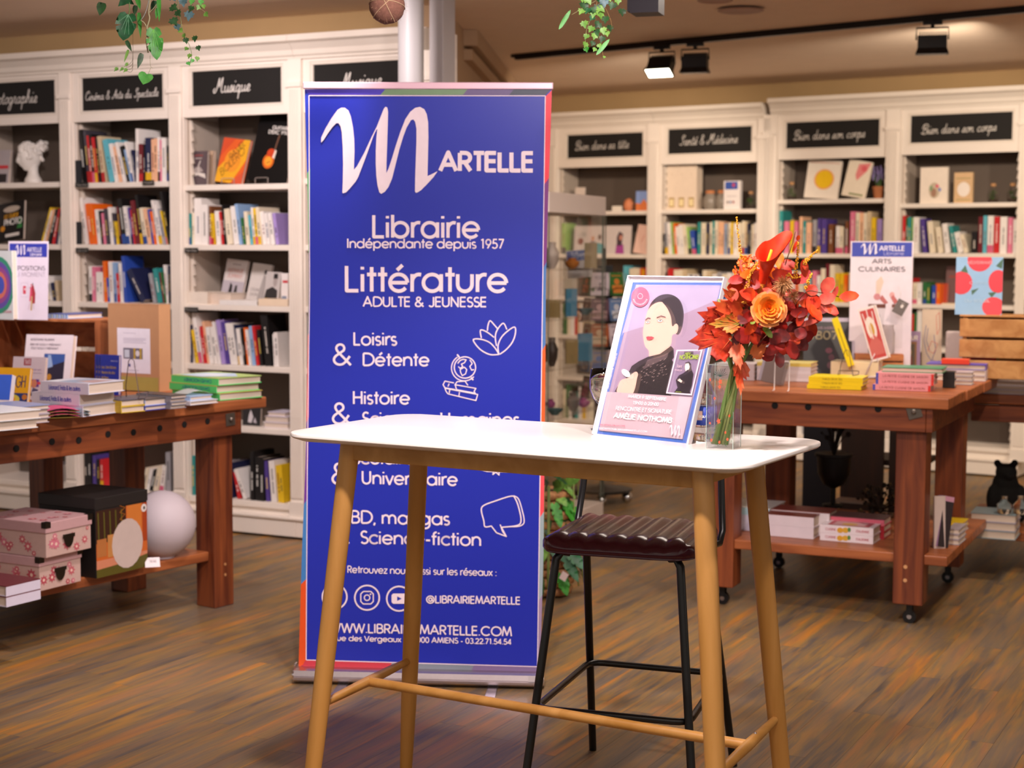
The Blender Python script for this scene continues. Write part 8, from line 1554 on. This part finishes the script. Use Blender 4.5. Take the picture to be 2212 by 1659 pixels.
for x, y, s_ in ((250, 150, 5), (262, 150, 4), (270, 152, 5), (272, 140, 4)): vleaf(v1_, x + 4, y - 4, x - 4, y + 5, s_, G6_, IVY)
v2_ = hang('hanging_ivy', 'hanging variegated ivy strand with small dark leaves, right of the monstera vine', 390)
vstem(v2_, [(380, -60), (384, 10), (390, 40), (394, 62), (402, 84), (410, 100), (414, 120), (410, 138)], .0008, '#7a8a5a'); vstem(v2_, [(384, -10), (420, 12), (440, 24), (446, 34)], .0008, '#8a7a5a')
for x, y, s_, mt in ((377, 18, 14, G3_), (396, 7, 12, G5_), (414, 5, 9, G4_), (408, 36, 14, G5_), (377, 48, 14, G3_), (391, 67, 8, G6_), (428, 17, 8, G6_), (440, 15, 7, G6_), (446, 32, 8, G6_), (402, 89, 9, G3_), (421, 85, 9, G3_), (402, 106, 7, G6_), (429, 105, 8, G3_), (409, 122, 8, G6_), (426, 128, 7, G6_), (408, 138, 7, G4_), (374, -4, 13, G5_), (396, -10, 12, G3_), (386, 30, 11, G3_), (384, 60, 10, G5_), (398, 78, 7, G6_), (412, 20, 10, G3_), (434, 6, 8, G4_), (415, 132, 6, G4_)):
    a = rr.uniform(-.9, .9) + (pi if x < 400 else 0) * .2; vleaf(v2_, x - s_ * .6 * sin(a), y - s_ * .8 * cos(a), x + s_ * .6 * sin(a), y + s_ * .8 * cos(a), s_ * .95, mt, IVY, (rr.uniform(-.6, .6), -1, rr.uniform(-.2, .5)))
v3_ = hang('hanging_ivy', 'bushy hanging ivy at the top centre, before the lighting track', 1290)
vstem(v3_, [(1300, -60), (1290, 0), (1285, 40), (1292, 70), (1298, 95), (1303, 122)], .0009, '#8a6a3a'); vstem(v3_, [(1290, 0), (1255, 20), (1235, 32)], .0007, '#8a8a5a'); vstem(v3_, [(1290, 20), (1268, 60), (1264, 108)], .0007, '#8a8a5a'); vstem(v3_, [(1300, 0), (1318, 40), (1322, 60)], .0007, '#8a6a3a')
for x, y, s_, mt in ((1255, 26, 11, G6_), (1288, 22, 15, G3_), (1305, 8, 13, G5_), (1297, 34, 12, G6_), (1263, 54, 11, G6_), (1290, 55, 12, G3_), (1318, 62, 10, G3_), (1266, 80, 9, G6_), (1284, 80, 10, G6_), (1300, 86, 10, G3_), (1264, 98, 9, G6_), (1267, 108, 8, G2_), (1344, 28, 11, G3_), (1335, 4, 10, G6_), (1272, 2, 14, G6_), (1290, -6, 16, G1_), (1316, -4, 12, G6_), (1258, -2, 11, G6_), (1278, 40, 9, G1_), (1295, 100, 7, G6_), (1305, 124, 4, G6_), (1280, 95, 8, G3_), (1262, 14, 13, G3_), (1282, 30, 14, G6_), (1300, 20, 14, G6_), (1308, 44, 11, G3_), (1276, 64, 11, G6_), (1303, 68, 11, G6_), (1290, 72, 11, G3_), (1322, 14, 12, G3_), (1268, 24, 11, G1_), (1284, 108, 7, G6_), (1312, 74, 8, G6_)):
    a = rr.uniform(-.9, .9); vleaf(v3_, x - s_ * .6 * sin(a), y - s_ * .8 * cos(a), x + s_ * .6 * sin(a), y + s_ * .8 * cos(a), s_, mt, IVY, (rr.uniform(-.6, .6), -1, rr.uniform(-.2, .5)))
vleaf(v3_, 1233, 21, 1207, 64, 6, G2_, OV); vleaf(v3_, 1317, 84, 1288, 119, 6, G4_, OV)
o = W(836, 13, ZV); cR_ = 38 * ZV / FPX; cc = thing('coconut', 'brown fibrous coconut tied with twine, hanging at the top edge', 'coconut', o)
MB().ball(tuple(o), cR_, 32, fn=lambda v: v * (1 + .02 * sin(9 * v.x) * sin(8 * v.z))).build('shell', mat('#7c5446', .9, kind='cord'), cc, smooth=True)
m = MB()
for tl_, sp_ in (((1, 0, .5), 0), ((-.7, 0, .8), 1), ((.1, .2, 1), 2)):
    ax = Vector(tl_).normalized(); u = ax.cross(Vector((0, 1, .1))).normalized(); w_ = ax.cross(u); m.tube([o + (u * cos(t) + w_ * sin(t)) * cR_ * 1.01 for t in [2 * pi * k / 30 for k in range(31)]], .0012, 5)
m.tube([o + Vector((0, 0, cR_)), Vector((o.x, o.y, CH))], .0012, 5); m.build('twine', mat('#b89a7a', .9, kind='cord'), cc)
m = MB(); rr = random.Random(17)
for k in range(140):
    t = Vector((rr.gauss(0, 1), rr.gauss(0, 1), rr.gauss(0, 1))).normalized(); p = o + t * cR_; m.tube([p, p + t * rr.uniform(.001, .006) + Vector((rr.uniform(-.004, .004), 0, -.002))], .00025, 3, caps=False)
tag(m.build('husk_fibre', mat('#b08a6a', .9), cc), kind='stuff')
